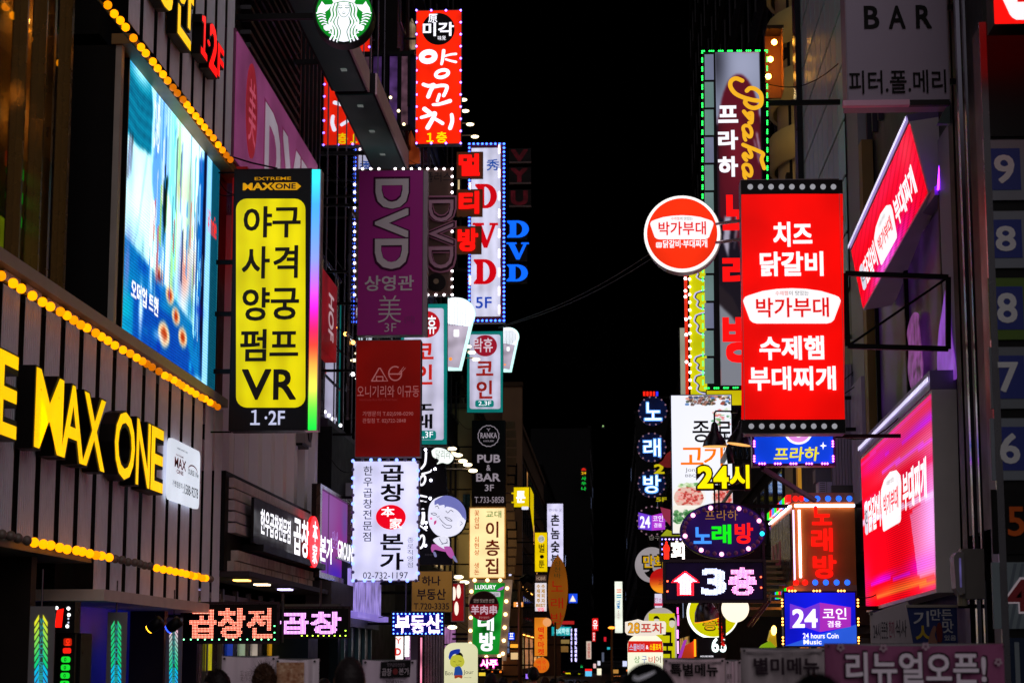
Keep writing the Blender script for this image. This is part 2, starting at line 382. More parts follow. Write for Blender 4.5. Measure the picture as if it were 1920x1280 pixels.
# ================================================================== SETTING
def box(name, x0, x1, y0, y1, z0, z1, mat): return struct(name, MB().box(x0, y0, z0, x1, y1, z1), mat)
struct('ground', MB().box(-900, -300, -.3, 900, 2500, -.02), su('#242326', .8))
box('road', -4.6, 2.9, -40, 900, -.02, 0, su('#2c2b2e', .45, 0, .3, 1.5, .3))
for xx in ((-6.6, -4.75), (3.05, 4.3)):
    box('pavement', xx[0], xx[1], -40, 900, -.02, .12, su('#4a474a', .7, 0, .3, 2, .2))
box('kerb', -4.75, -4.6, -40, 900, -.02, .13, su('#77747a', .7)); box('kerb', 2.9, 3.05, -40, 900, -.02, .13, su('#77747a', .7))
TRI = lambda t: t
def wb(t, X0, X1, Y0, Y1, z0, z1, mat, name, parent=None):
    if t.face == 'L': a = (Y0-t.o.y, -(X0-t.o.x), Y1-t.o.y, -(X1-t.o.x))
    elif t.face == 'R': a = (-(Y0-t.o.y), X0-t.o.x, -(Y1-t.o.y), X1-t.o.x)
    else: a = (X0-t.o.x, Y0-t.o.y, X1-t.o.x, Y1-t.o.y)
    return MB().box(a[0], a[1], z0-t.o.z, a[2], a[3], z1-t.o.z).build(name, mat, parent or t.root)
def wl(t, X, Y, z): # world -> local
    if t.face == 'L': return (Y-t.o.y, -(X-t.o.x), z-t.o.z)
    if t.face == 'R': return (-(Y-t.o.y), X-t.o.x, z-t.o.z)
    return (X-t.o.x, Y-t.o.y, z-t.o.z)
def share(t, mb, name, mat, places):
    me = bpy.data.meshes.new(name); me.from_pydata(mb.v, [], mb.f); me.materials.append(mat)
    for p in places:
        o = bpy.data.objects.new(name, me); COL.objects.link(o); o.parent = t.root; o.location = p

# ---- arcade building on the left
PANEL = su('#e8e8f4', .5, 0, .12, 6, .15)
A = T('arcade_building', 'dark arcade building clad in upright grey metal panels at the left edge', 'building', 300, 1200, -6.5, 'L', floor=True)
wb(A, -15, -7.3, 12, 32.8, 0, 13.6, su('#121013', .6), 'body')
wb(A, -7.3, -6.9, 24.6, 32.8, 2.5, 5.85, su('#040404', .7), 'shade_backing')  # near-black backing stands in for shade in the panel folds
wb(A, -7.3, -6.9, 12, 24.6, 2.93, 5.85, su('#040404', .7), 'shade_backing')
wb(A, -7.4, -6.72, 25.15, 33.0, 9.8, 14.2, su('#040404', .7), 'shade_backing')
Y = 21.63-.83*10; low = []; lowR = []
while Y < 32.7:
    (lowR if Y > 24.3 else low).append(wl(A, -6.5, Y, 0)); Y += .83
def panel_mb(z0, z1, w=.60, d=.008):
    m = MB().box(0, 0, z0, w, d, z1)
    for k in range(1, 8): m.box(w*k/8-.004, -.006, z0, w*k/8+.004, 0.001, z1)
    return m
share(A, panel_mb(2.95, 5.78), 'panel', PANEL, low); share(A, panel_mb(2.5, 5.78), 'panel', PANEL, lowR)
up = []; Y = 25.2
while Y < 32.6: up.append(wl(A, -6.34, Y, 0)); Y += .83
share(A, panel_mb(9.98, 14.1), 'panel', PANEL, up)
wb(A, -7.3, -6.40, 12, 32.9, 5.79, 5.93, su('#aaa29c', .5, .2), 'ledge')
wb(A, -7.3, -6.25, 24.5, 32.85, 2.36, 2.5, su('#dcd4cc', .5, .1), 'lower_ledge')
wb(A, -7.3, -6.42, 12, 24.5, 2.82, 2.93, su('#7d7670', .5, .2), 'lower_ledge')
wb(A, -6.55, -6.26, 25.15, 33.0, 9.66, 9.8, su('#8a6a3a', .5, .2), 'upper_ledge')
wb(A, -7.3, -6.5, 25.2, 25.42, 5.93, 9.66, su('#060505', .6), 'reveal'); wb(A, -6.5, -6.42, 25.2, 25.34, 5.93, 9.66, su('#b0a8a0', .45, .3), 'pilaster')
wb(A, -7.35, -6.75, 12, 18, 5.93, 14, su('#15130f', .5), 'upper_wall')
wb(A, -7.35, -7.2, 24.1, 25.2, 5.93, 14, su('#050405', .7), 'upper_wall')
for yy, w_ in ((18.0, .07), (21.0, .07), (22.12, .06), (22.9, .05), (23.25, .09), (24.0, .1)): wb(A, -6.95, -6.76, yy, yy+w_, 5.93, 14, su('#6a4c20', .25, .8), 'mullion')
wb(A, -6.86, -6.84, 18.07, 24.0, 5.93, 14, su('#c8c8d0', .03, 0, 0, 3, 0, 1), 'pane')
wb(A, -7.33, -7.3, 18, 24.1, 5.93, 14, su('#b08848', .6), 'room_wall')
wb(A, -7.3, -6.95, 23.36, 23.4, 5.93, 14, su('#a07a40', .6), 'room_screen')
for yy, zz in ((23.1, 8.15), (23.0, 9.55), (23.15, 9.3), (22.0, 10.5), (21.4, 8.3), (23.75, 11.5)):
    c = wl(A, -7.12, yy, zz); MB().lathe([(0, .01), (.05, 0), (.06, .05), (0, .06)], c, 12).build('ceiling_lamp', em('#ffb850', 30, 0), A.root)
gl = T('window_lettering', 'green glowing letters seen through the brown window at the far left', 'sign letters', 15, 480, -7.0, 'L')
v, f = glyphs('m', .03); mb = MB(); u0 = gl.m(3, 400)[0]; u1 = gl.m(36, 400)[0]; w0 = gl.m(10, 410)[1]; w1 = gl.m(10, 295)[1]
X, Z = -v[:, 1], v[:, 0]; mb.v = [(float(u0+(x-X.min())/np.ptp(X)*(u1-u0)), float(-.02-e), float(w0+(z-Z.min())/np.ptp(Z)*(w1-w0))) for x, z, e in zip(X, Z, v[:, 2])]; mb.f = list(f); mb.build('letter', em('#10c820', 1.0, .2), gl.root)
MB().box(gl.m(-5, 440)[0], 0, gl.m(0, 470)[1], gl.m(32, 440)[0], .02, gl.m(20, 420)[1]).build('lit_card', em('#a0b010', .7, .3), gl.root); MB().box(gl.m(10, 300)[0], 0, gl.m(10, 310)[1], gl.m(38, 300)[0], .02, gl.m(10, 282)[1]).build('orange_card', em('#b03808', .6, .3), gl.root)
# ground floor of the arcade
for yy in (20.2, 22.9, 24.9, 29.9, 32.3): wb(A, -7.3, -6.7, yy, yy+.22, 0, 2.82 if yy < 24 else 2.36, su('#3a3432', .5, .4), 'post')
wb(A, -7.3, -7.22, 24.8, 32.6, .9, 2.36, em('#0a0f6a', .55, .3), 'blue_wall')  # blue light on the wall painted as weak emission
wb(A, -7.3, -6.9, 25, 32.3, 0, .95, su('#1d1520', .4), 'counter')

# ---- second building left: pale wall behind the yellow sign, black louvres above
B = T('office_building', 'office building with pale pilastered wall behind the yellow sign', 'building', 500, 1200, -6.9, 'L', floor=True)
wb(B, -16, -9.6, 33.05, 46, 0, 19, su('#131216', .5), 'body'); wb(B, -9.6, -7.0, 33.05, 46, 3.0, 19, su('#131216', .5), 'body')
wb(B, -7.0, -6.9, 33.05, 45.9, 4.2, 9.5, su('#dcd4dc', .7, 0, .15, 1.2), 'wall')
for k in range(9): wb(B, -6.9, -6.72, 33.3+1.45*k, 33.72+1.45*k, 4.6, 9.5, su('#f4f0f8', .7, 0, .06, 1.2), 'pilaster')
wb(B, -6.9, -6.6, 33.05, 45.9, 4.45, 4.6, su('#a2948c', .7), 'string_course')
wb(B, -7.0, -6.85, 33.05, 45.9, 9.5, 19, su('#0d0c10', .3, .3), 'upper_wall')
for k in range(24): wb(B, -6.85, -6.66, 35.6, 41.5, 12.9+.24*k, 12.98+.24*k, su('#4a484e', .4, .6), 'louvre')
for k in range(7): wb(B, -6.87, -6.78, 41.7+.6*k, 41.82+.6*k, 12.5, 19, su('#26242a', .4, .5), 'fin')

# ---- stone clad canopy of the restaurant
Cn = T('restaurant_canopy', 'weathered stone and timber canopy carrying white letters over the restaurant', 'canopy', 500, 1100, -6.4, 'L', floor=True)
wb(Cn, -6.9, -6.42, 32.95, 42.4, 3.1, 4.75, su('#0b0a0c', .6), 'body')
for k in range(5): wb(Cn, -6.44, -6.34+.012*k, 33.25, 42.3, 4.5-.19*k, 4.66-.19*k, su('#dccfd6', .7, 0, .35, 5, .3), 'plank')
for r in range(2):
    for k in range(15):
        w = .62; y = 33.25+w*k+(.3 if r else 0)
        if y+w < 42.4: wb(Cn, -6.44, -6.30+random.uniform(-.02, .02), y, y+w-.02, 3.1+.19*r, 3.27+.19*r, su(random.choice(['#d8c8bc', '#b8a89c', '#e4d6ca']), .85, 0, .4, 7, .5), 'stone')
wb(Cn, -6.44, -6.05, 34.6, 42.2, 3.5, 3.62, su('#19161a', .5), 'letter_rail')
wb(Cn, -7.4, -6.0, 33.0, 42.4, 3.0, 3.09, su('#40383a', .6), 'soffit')
for y, c in ((34.2, '#ffb050'), (36.2, '#ffe0b0'), (38.8, '#d0c0ff')): wb(Cn, -6.5, -6.25, y, y+.35, 2.975, 2.998, em(c, 6, 0), 'downlight')
wb(Cn, -6.5, -5.95, 42.4, 46.0, 2.75, 3.3, su('#4a4448', .6), 'end_beam')
# shopfront under the canopy
Sf = T('restaurant_shopfront', 'glazed restaurant front with papers stuck on it below the stone canopy', 'shopfront', 480, 1240, -7.3, 'L', floor=True)
wb(Sf, -9.5, -9.4, 33.1, 46, 0, 3, su('#8d8072', .7), 'back_wall'); wb(Sf, -9.4, -7.3, 33.1, 46, 2.75, 2.85, su('#9a9088', .6), 'inner_ceiling')
for k in range(5): wb(Sf, -8.3, -8.2, 34+2.2*k, 35.2+2.2*k, 2.70, 2.74, em('#ffd8a0', 9, 0), 'inner_light')
for k in range(9): wb(Sf, -7.36, -7.26, 33.1+1.4*k, 33.2+1.4*k, 0, 2.95, su('#8a8684', .35, .7), 'mullion')
wb(Sf, -7.315, -7.305, 33.2, 45.8, .1, 2.9, su('#e0e8ec', .05, 0, 0, 3, 0, 1), 'pane')
for y, c in ((34.4, '#c8c400'), (35.9, '#d4cc10'), (37.9, '#1638a0'), (39.2, '#9db090'), (40.6, '#c8b8a8'), (42.6, '#c08a18')): wb(Sf, -7.29, -7.28, y, y+.55, 1.45, 2.3, em(c, .6, .25), 'notice')  # papers given emission in place of light falling on them
wb(Sf, -7.28, -6.5, 42.9, 44.3, 0, 2.7, su('#1b3040', .5), 'dark_door')

# ---- coffee shop front
Cf = T('coffee_shop_front', 'violet lit coffee shop front with ribbed fascia', 'shopfront', 670, 1180, -6.0, 'L', floor=True)
wb(Cf, -9, -6.1, 46.1, 52.5, 2.4, 4.3, su('#2a3a3c', .5), 'body')
for k in range(18): wb(Cf, -6.1, -6.04, 46.1+.35*k, 46.4+.35*k, 2.75, 3.72, em('#b8a4ff', .55, .35, 2.5), 'rib_panel')  # violet wash on ribs and sill is painted as emission
wb(Cf, -6.1, -6.02, 46.1, 52.4, 3.75, 4.3, su('#3a4c4c', .4), 'fascia'); wb(Cf, -6.1, -5.85, 46.1, 52.4, 2.6, 2.73, em('#a890ff', .5, .2), 'sill')
wb(Cf, -9, -6.3, 46.1, 52.5, 0, 2.4, su('#10252c', .4), 'lower_wall')
for k in range(5): wb(Cf, -6.3, -6.22, 46.6+1.3*k, 46.7+1.3*k, 0, 2.6, su('#4e7878', .4, .4), 'mullion')
Cf.m2 = 1

# ---- mirror glass building behind the roundel
G = T('glass_building', 'glass fronted building mirroring the red vertical sign, with slanting balcony rails', 'building', 620, 1200, -6.95, 'L', floor=True)
wb(G, -16, -7.0, 46.05, 60, 0, 27, su('#0c0b10', .5), 'body')
gp = []; GL = su('#9a98a8', .015, 1.0, 0)
for k in range(8):
    for r in range(9): wb(G, -6.99, -6.95, 46.15+1.7*k, 47.81+1.7*k, 7.3+2.2*r, 9.44+2.2*r, GL, 'pane')
for k in range(9): wb(G, -6.99, -6.935, 46.07+1.7*k, 46.12+1.7*k, 7.2, 27, su('#55525e', .3, .7), 'mullion')
wb(G, -7.0, -6.6, 46.05, 59.9, 7.0, 7.2, su('#3a2e40', .5), 'string_course')
wb(G, -7.2, -6.5, 46.05, 60, 0, 7.0, su('#0d0c10', .6), 'lower_wall')
# rails
rl = MB()
for z in (12.3, 9.2): rl.tube([wl(G, -6.2, 46.2, z), wl(G, -6.2, 56, z)], .04)
rl.build('handrail', su('#c0bcc8', .2, .8), G.root)
for k in range(4): MB().tube([wl(G, -6.2, 46.5+3*k, 7.2), wl(G, -6.2, 46.5+3*k, 12.3)], .045).build('rail_post', su('#8a8894', .25, .8), G.root)
mb = MB()
for k in range(14): mb.ball(wl(G, -6.1, 46.6+.8*k, 8.3), .05, 6, 4)
mb.build('string_light', em('#ffffff', 6, 0), G.root, kind='stuff')

# ---- canopy with dark green soffit under the roundel
K = T('overhanging_canopy', 'long high canopy with dark green soffit and recessed lamps behind the green roundel', 'canopy', 690, 200, -5.2, 'L')
z0 = K.o.z
def canopy_seg(x0, x1, y0, y1, z, h=.45):
    wb(K, x0, x1, y0, y1, z, z+h, su('#1c1820', .5), 'slab'); wb(K, x0+.06, x1-.06, y0+.05, y1-.05, z-.03, z-.002, su('#3a7470', .5, 0, .3, 1), 'soffit'); wb(K, x1, x1+.04, y0, y1, z-.04, z+h, su('#f0c8d8', .4, .1), 'fascia')
canopy_seg(-6.1, -5.3, 33.5, 42.4, 14.0); canopy_seg(-6.06, -5.16, 42.6, 49.5, 14.0)
for y in (35.6, 38.2, 40.6, 43.4, 45.6, 47.8): wb(K, -5.66, -5.54, y, y+.16, 13.945, 13.965, em('#a8b4b0', .22, 0), 'recessed_lamp')
[wb(K, -7.0, -6.1, y, y+.08, 14.2, 14.3, su('#1a161c', .5), 'wall_bracket') for y in (36, 41, 48.8)]

# ---- generic far buildings with real windows
def block(name, label, side, Xf, Y0, Y1, H, wall, wcol, pitch=2.4, fl=3.2, lit=.12, litc='#a08050', z0=5.0, trimc=None, depth=9, wnd=1.5, whgt=1.7):
    face = 'L' if side == 'L' else 'R'; t = T(name, label, 'building', 1150-int(abs(Xf)*FPX/((Y0+Y1)/2)) if side == 'L' else 1150+int(abs(Xf)*FPX/((Y0+Y1)/2)), 1230, Xf, face, floor=True)
    s = -1 if side == 'L' else 1
    wb(t, Xf, Xf+s*depth, Y0, Y1, 0, H, wall, 'wall'); wb(t, Xf-s*.15, Xf+s*.4, Y0-.1, Y1+.1, H, H+.35, trimc or wall, 'cornice')
    fr = su('#3a383c', .4, .4)
    z = z0
    while z+whgt < H-.4:
        y = Y0+.5
        while y+wnd < Y1-.3:
            on = random.random() < lit
            w = wb(t, Xf-s*.05, Xf, y, y+wnd, z, z+whgt, fr, 'window')
            o = wb(t, Xf-s*.058, Xf-s*.052, y+.07, y+wnd-.07, z+.07, z+whgt-.07, em(litc, random.uniform(.25, .9), .3) if on else GLASSD, 'pane', w)
            y += pitch
        wb(t, Xf-s*.09, Xf, Y0, Y1, z+whgt+.35, z+whgt+.6, trimc or wall, 'band'); z += fl
    # front (street facing) side wall details
    return t
GLASSD = su('#15171c', .08, .3, 0)
L4 = block('tall_building', 'tall dark building behind the red lamb skewer sign', 'L', -6.6, 60.1, 86, 31, su('#140f12', .8), 1, 2.6, 3.3, .06, '#ffdca0')
L5 = block('corner_building', 'olive plastered low building behind the pub sign', 'L', -6.6, 86.2, 122, 13.5, su('#8e8460', .8, 0, .3, .6), 1, 3, 3, .06, '#a08040', 4.5, su('#59503c', .7))
L6 = block('brown_building', 'brown low building beyond the yellow cartoon sign', 'L', -6.5, 122.2, 190, 18, su('#5a4230', .8), 1, 3.2, 3.2, .06, '#ffb060', 4.5)
L7 = block('slab_building', 'dark slab building beyond the surfboard sign', 'L', -6.8, 190.5, 290, 20, su('#08080c', .8), 1, 4, 3.4, .1, '#b0c0ff', 4.5)
L8 = block('far_tower', 'black tower carrying the small green sauna sign', 'L', -3.2, 300, 340, 36, su('#030305', .8), 1, 5, 3.6, .02, '#8090c0', 6)
R3 = block('dark_tower', 'very tall dark building behind the green framed sign', 'R', 4.6, 50, 110, 40, su('#0c0908', .85), 1, 3.2, 3.3, .0, '#806040', 5, su('#18100c', .8))
R4 = block('dark_office_building', 'dark office building beyond the round blue signs', 'R', 4.2, 110.5, 200, 18, su('#08080b', .8), 1, 4, 3.4, .03, '#8090b0', 4)
R5 = block('far_dark_building', 'distant dark building behind the long white lightbox', 'R', 2.4, 200.5, 380, 26, su('#050508', .8), 1, 6, 3.6, .03, '#8090c0', 5)
for t, x, y0, y1, z in ((L5, -6.6, 86.2, 122, 3.2), (L6, -6.5, 122.2, 190, 3.4)):
    for k in range(8): wb(t, x, x+.55, y0+1+k*(y1-y0)/8, y0+(k+.8)*(y1-y0)/8, z, z+.12, su('#5a4a3c', .6), 'awning'); wb(t, x+.1, x+.2, y0+1.4+k*(y1-y0)/8, y0+(k+.7)*(y1-y0)/8, z-.06, z-.02, em('#ffa848', 5, 0), 'awning_fill_strip'); wb(t, x+.05, x+.12, y0+1.4+k*(y1-y0)/8, y0+(k+.5)*(y1-y0)/8, z+3.3, z+3.36, em('#ffb050', 4, 0), 'wall_lamp'); wb(t, x+.01, x+.05, y0+1.5+k*(y1-y0)/8, y0+(k+.7)*(y1-y0)/8, 1.0, z-.2, em(random.choice(['#ffb060', '#ff9a40', '#e0c080', '#c08050']), .8, .5, 2), 'shop_window')  # strips under the awnings are added to light the facades
for k in range(9): wb(R4, 4.14, 4.2, 112+9.5*k, 118+9.5*k, .8, 2.9, em(random.choice(['#c09060', '#8090b0', '#b05030', '#d0a050']), .6, .5, 2), 'shop_window')
for k in range(3): wb(L4, -6.6, -6.55, 62+8*k, 68+8*k, .8, 2.9, em(random.choice(['#ff9a60', '#c080c0', '#ffb060']), .5, .5, 2), 'shop_window')
# end wall of the olive building, seen above the lower roofs, and its roof stair
wb(L5, -6.7, -5.9, 85.2, 86.0, 0, 12.3, su('#b8a878', .85, 0, .45, .5, .3), 'end_wall'); wb(L5, -6.75, -5.85, 85.1, 86.05, 12.3, 12.5, su('#6a6048', .7), 'coping')
for z in (4.2, 6.9, 9.6): wb(L5, -6.7, -5.88, 85.15, 85.2, z, z+.06, su('#6a6048', .7), 'joint')
wb(L5, -6.35, -6.05, 85.14, 85.2, 7.4, 8.6, GLASSD, 'window')
wb(L6, -6.6, -5.4, 120.2, 121, 0, 18, su('#8a6a50', .85, 0, .4, .5, .3), 'end_wall'); wb(L6, -6.65, -5.35, 120.1, 121.05, 18, 18.25, su('#4a3828', .7), 'coping')
for z in (5, 8.5, 12): wb(L6, -6.3, -5.7, 120.14, 120.2, z, z+1.3, GLASSD, 'window')
wb(L7, -6.9, -4.9, 189.2, 190, 0, 12, su('#4a3a30', .85), 'end_wall')
# violet fin boxes and windows high on the tall building
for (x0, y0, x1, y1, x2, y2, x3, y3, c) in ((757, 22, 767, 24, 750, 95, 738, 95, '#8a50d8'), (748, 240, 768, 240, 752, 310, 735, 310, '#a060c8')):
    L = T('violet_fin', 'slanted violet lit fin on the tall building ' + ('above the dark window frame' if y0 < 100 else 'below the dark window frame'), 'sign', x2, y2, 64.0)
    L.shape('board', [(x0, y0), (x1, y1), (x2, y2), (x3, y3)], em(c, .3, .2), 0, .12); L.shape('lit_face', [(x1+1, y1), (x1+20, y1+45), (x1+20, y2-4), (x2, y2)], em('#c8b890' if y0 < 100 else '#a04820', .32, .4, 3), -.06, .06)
Wf = T('window_box', 'dark framed window box with violet panes beside the red lamb skewer sign', 'window', 760, 240, 60.0)
Wf.rect('back', 728, 98, 778, 240, su('#1a1440', .5), -.3, -.1)
for x0, y0, x1, y1 in ((728, 98, 778, 104), (746, 104, 752, 238), (765, 104, 769, 200), (728, 236, 770, 242)): Wf.rect('frame', x0, y0, x1, y1, IRON, 0, .1)
for x0, y0, x1, y1, c in ((731, 106, 745, 236, '#5a3878'), (753, 106, 764, 236, '#6a4858')): Wf.rect('pane', x0, y0, x1, y1, em(c, .5, .5, 3), -.05, 0)
Wf.bulbs([(733, 185), (748, 210), (758, 235)], 3, em('#ffe8b0', 3, 0), .12, 'lamp')

# ---- right side
Rb = T('screen_building', 'dark building on the right carrying two slanted red screens and a violet window', 'building', 1700, 1200, 4.15, 'R', floor=True)
wb(Rb, 4.5, 12, 22.6, 34, 0, 14.5, su('#151318', .6), 'body')
wb(Rb, 4.3, 4.5, 22.6, 34, 4.6, 14.5, su('#26202a', .5), 'wall')
for k in range(16): wb(Rb, 4.22, 4.3, 23+.7*k, 23.08+.7*k, 10.0, 14.5, su('#3a3440', .5, .3), 'rib')
wb(Rb, 4.26, 4.3, 25.3, 31.6, 5.4, 7.4, em('#2a1040', .5, .6, 1.5), 'window')
wb(Rb, 4.2, 4.3, 25.2, 25.3, 5.2, 7.6, IRON, 'window_frame'); wb(Rb, 4.2, 4.3, 28.4, 28.5, 5.2, 7.6, IRON, 'window_frame')
wb(Rb, 4.2, 4.3, 31.6, 31.7, 5.2, 7.6, IRON, 'window_frame'); wb(Rb, 4.15, 4.3, 25.2, 31.7, 7.5, 7.62, su('#8a70a0', .4, .3), 'window_frame')
wb(Rb, 4.1, 4.28, 31.9, 32.3, 4.5, 10, su('#7a5a20', .5), 'ochre_pier'); wb(Rb, 4.12, 4.28, 32.5, 34, 3.4, 14.5, su('#8a8490', .5, .1), 'pier')
for k in range(8): wb(Rb, 4.06, 4.12, 32.5+.19*k, 32.62+.19*k, 4.2, 6.2, su('#b0a0c0', .45, .4), 'corrugation')
MB().tube([wl(Rb, 4.22, 25.1, 7.95), wl(Rb, 4.18, 25.12, 7.55)], .012).build('violet_tube', em('#9020ff', 14, 0), Rb.root)
MB().tube([wl(Rb, 4.27, 26.0, 8.6), wl(Rb, 4.27, 31.2, 7.3)], .03).build('violet_tube', em('#8018ff', 3, 0), Rb.root)
wb(Rb, 4.2, 4.3, 24.0, 25.15, 5.1, 8.2, su('#7a7090', .5), 'grey_panel')
wb(Rb, 3.98, 4.26, 22.75, 23.05, 0, 14.5, su('#08080a', .5), 'dark_column')
wb(Rb, 3.96, 4.5, 20.6, 22.5, 3.0, 12, su('#0d0c0e', .5), 'return_wall')
# tiled wall high up
Tw = T('tiled_building', 'building faced with pale teal glass tiles behind the bar sign', 'building', 1570, 1200, 4.1, 'R', floor=True)
wb(Tw, 4.16, 12, 34.1, 42, 6.5, 19, su('#30343a', .4), 'wall')
tl = []
for c in range(9):
    for r in range(11): tl.append(wl(Tw, 4.1, 34.15+.86*(c+1)+.02, 8.0+1.0*r))
share(Tw, MB().box(0, 0, 0, .78, .02, .94), 'tile', su('#c4f0f0', .35, .15, .25, 1.2), tl)
wb(Tw, 4.3, 12, 34.1, 42, 0, 6.5, su('#3a2c22', .6), 'lower_wall')
wb(Tw, 3.98, 4.1, 41.4, 42, 6.5, 19, su('#1a1a20', .3, .5), 'corner_mast')
Yb = T('rounded_building', 'rounded building with warm lit curved balconies', 'building', 1490, 1200, 48, 'F', floor=True)
for k in range(9):
    z = 8+1.55*k; c = (2.62, 3.1, 0)
    MB().lathe([(2.6, z), (2.72, z), (2.72, z+.85), (2.6, z+.85)], c, 32).build('balcony', su('#d8c078', .6, 0, .25, 1), Yb.root, True)
MB().lathe([(2.5, 0), (2.5, 22)], (2.62, 3.1, 0), 32).build('drum', su('#c8b480', .6, 0, .3, .7), Yb.root, True)
Or = T('orange_soffit', 'orange lit soffit with three round downlights above the tall picture sign', 'soffit', 1452, 170, 44)
Or.rect('back_panel', 1437, 55, 1469, 172, su('#9a5a1c', .6), -.6, -.5); Or.rect('side_panel', 1466, 55, 1469, 172, su('#c07828', .5), -.5, .1)
Or.bulbs([(1451, 82), (1444, 114), (1440, 146)], 5.5, em('#ffb040', 30, 0), .1, 'downlight', 1)
pl_ = bpy.data.lights.new('balcony_fill', 'POINT'); pl_.energy = 130; pl_.color = (1, .72, .32); pl_.shadow_soft_size = .12; po = bpy.data.objects.new('balcony_fill', pl_); COL.objects.link(po); po.parent = Or.root; q_ = Or.m(1464, 150); po.location = (q_[0]+.1, 1.2, q_[1])  # added point light, apart from the downlights, brightening the curved balconies
MB().box(*(lambda a, b: (a[0], -.1, a[1], b[0], .6, b[1]))(Or.m(1437, 50), Or.m(1469, 56))).build('roof_slab', su('#3a2814', .6), Or.root)
# the low building under the signs: timber canopy
Lb = T('timber_canopy', 'brown timber boarded canopy behind the globe lamp', 'canopy', 1420, 1180, 34, 'F', floor=True)
for k in range(9): wb(Lb, 1.75, 3.4, 33.2+.28*k, 33.46+.28*k, 2.45+.11*k, 2.49+.11*k, su('#7a5a3a', .6, 0, .35, 4, .2), 'plank')
wb(Lb, 3.4, 4.5, 33.1, 40, 2.2, 2.5, su('#4a3222', .6), 'beam'); wb(Lb, 1.7, 4.4, 36, 36.2, 2.4, 3.3, su('#5a3a24', .7), 'fascia')
wb(Lb, 1.75, 4.4, 36.2, 44, 3.3, 3.36, su('#2c1c14', .6), 'roof')
for x in (1.9, 3.5): wb(Lb, x, x+.1, 36.0, 36.1, 0, 2.4, su('#3a2a20', .5), 'post')
MB().lathe([(.0, .0), (.16, .02), (.2, .3), (.19, .5)], (2.95-Lb.o.x, 33-34, 2.2), 14).build('wall_lamp', em('#ffb040', 4, .1), Lb.root, True)
R2w = T('restaurant_row', 'low dark restaurant row under the karaoke signs', 'building', 1500, 1200, 4.3, 'R', floor=True)
wb(R2w, 4.5, 10, 36, 50, 0, 7.8, su('#1d1618', .6), 'wall')
for k in range(5): wb(R2w, 4.46, 4.5, 36.5+2.6*k, 38.4+2.6*k, .8, 2.6, em(random.choice(['#ff9040', '#d06030', '#b06080']), .7, .5, 2), 'shop_window')
wb(R2w, 4.46, 4.5, 37, 48, 4.0, 6.5, su('#4a3a50', .5), 'upper_wall')
for z, c in ((8.0, 0), (11, 0), (14, 0)): pass

# ================================================================== LEFT SIGNS
BULB = em('#ff9400', 2.1, 0); BULBM = em('#ff8c00', 1.5, 0); BULBD = em('#d87000', .9, 0); BOFF = su('#7a6a60', .3, 0, 0)
def marquee(label, pts, n, on, at=-6.4, jit=.7):
    t = T('marquee_bulb_string', label, 'light string', pts[0][0]+2, pts[0][1]+2, at, 'L', group='amber bulb strings on the arcade building')
    P = [Vector(t.m(*p)) for p in pts]; a, b = P[0], P[-1]
    MB().tube([(a.x, .06, a.y), (b.x, .06, b.y)], .02).build('cable', IRON, t.root)
    L = (b-a).length; x = 0; i = 0
    while x < L:
        q = a+(b-a)*(x/L); k = on(i, x/L); mt = (BULBM if random.random() < .3 else BULB) if k == 1 else BULBD if k == 2 else BOFF
        o = bpy.data.objects.new('bulb', unit_ball(mt)); COL.objects.link(o); o.parent = t.root; o.location = (q.x, 0, q.y+random.uniform(-.008, .008)); o.scale = (.055,)*3
        x += (L/n)*(1+random.uniform(-jit, jit)*.35); i += 1
    return t
marquee('string of amber globe bulbs along the top edge above the big screen', [(186, -10), (437, 306)], 25, lambda i, f: 2 if .47 < f < .56 or f > .93 else 1, at=-6.2)
marquee('string of amber globe bulbs under the grey ledge above the yellow letters', [(-60, 481), (411, 764)], 37, lambda i, f: 2 if .60 < f < .66 or f > .95 else 1, at=-6.33)
marquee('string of amber globe bulbs low on the panels under the yellow letters', [(-20, 997), (398, 1086)], 33, lambda i, f: 0 if f < .12 or .43 < f < .64 or f > .97 else 1, at=-6.3)
# raised yellow letters
YF = em('#ffc600', 1.12, .04); LB = su('#0b0a09', .4)
ml = T('raised_lettering', 'big raised yellow letters ending in MAX ONE on black bodies across the grey panels', 'sign letters', 170, 860, -6.48, 'L')
zt = (ml.m(65, 697, .2)[1]+ml.m(300, 796, .2)[1])/2+ml.o.z; zb = (ml.m(65, 850, .2)[1]+ml.m(300, 914, .2)[1])/2+ml.o.z
for ch, x0, x1 in (('E', -10, 28), ('M', 62, 115), ('A', 112, 156), ('X', 153, 196), ('O', 214, 252), ('N', 255, 281), ('E', 283, 306)):
    ua = ml.m(x0, 850, .2)[0]; ub = ml.m(x1, 850, .2)[0]; v, f = glyphs(ch, .012)
    for nm, mt, y0, g in (('letter_face', YF, -.206, 0), ('letter_side', LB, 0, .025)):
        if nm == 'letter_face': V = [(ua+(p[0]-v[:, 0].min())/np.ptp(v[:, 0])*(ub-ua), y0-p[2], zb-ml.o.z+(p[1]-v[:, 1].min())/np.ptp(v[:, 1])*(zt-zb)) for p in v]; F = f
        else:
            v2, f2 = glyphs(ch, .05, .5); V = [(ua-.02+(p[0]-v2[:, 0].min())/np.ptp(v2[:, 0])*(ub-ua+.04), -(p[2]+.5)*.2, zb-.02-ml.o.z+(p[1]-v2[:, 1].min())/np.ptp(v2[:, 1])*(zt-zb+.04)) for p in v2]; F = f2
        mb = MB(); mb.v = V; mb.f = list(F); mb.build(nm, mt, ml.root)
ul = T('raised_lettering', 'yellow and red raised characters ending in 1·2F high on the grey panels', 'sign letters', 380, 100, -6.3, 'L')
zq = lambda x, y: ul.m(x, y, .15)[1]+ul.o.z
RL = em('#ff1010', 1.3, 0)
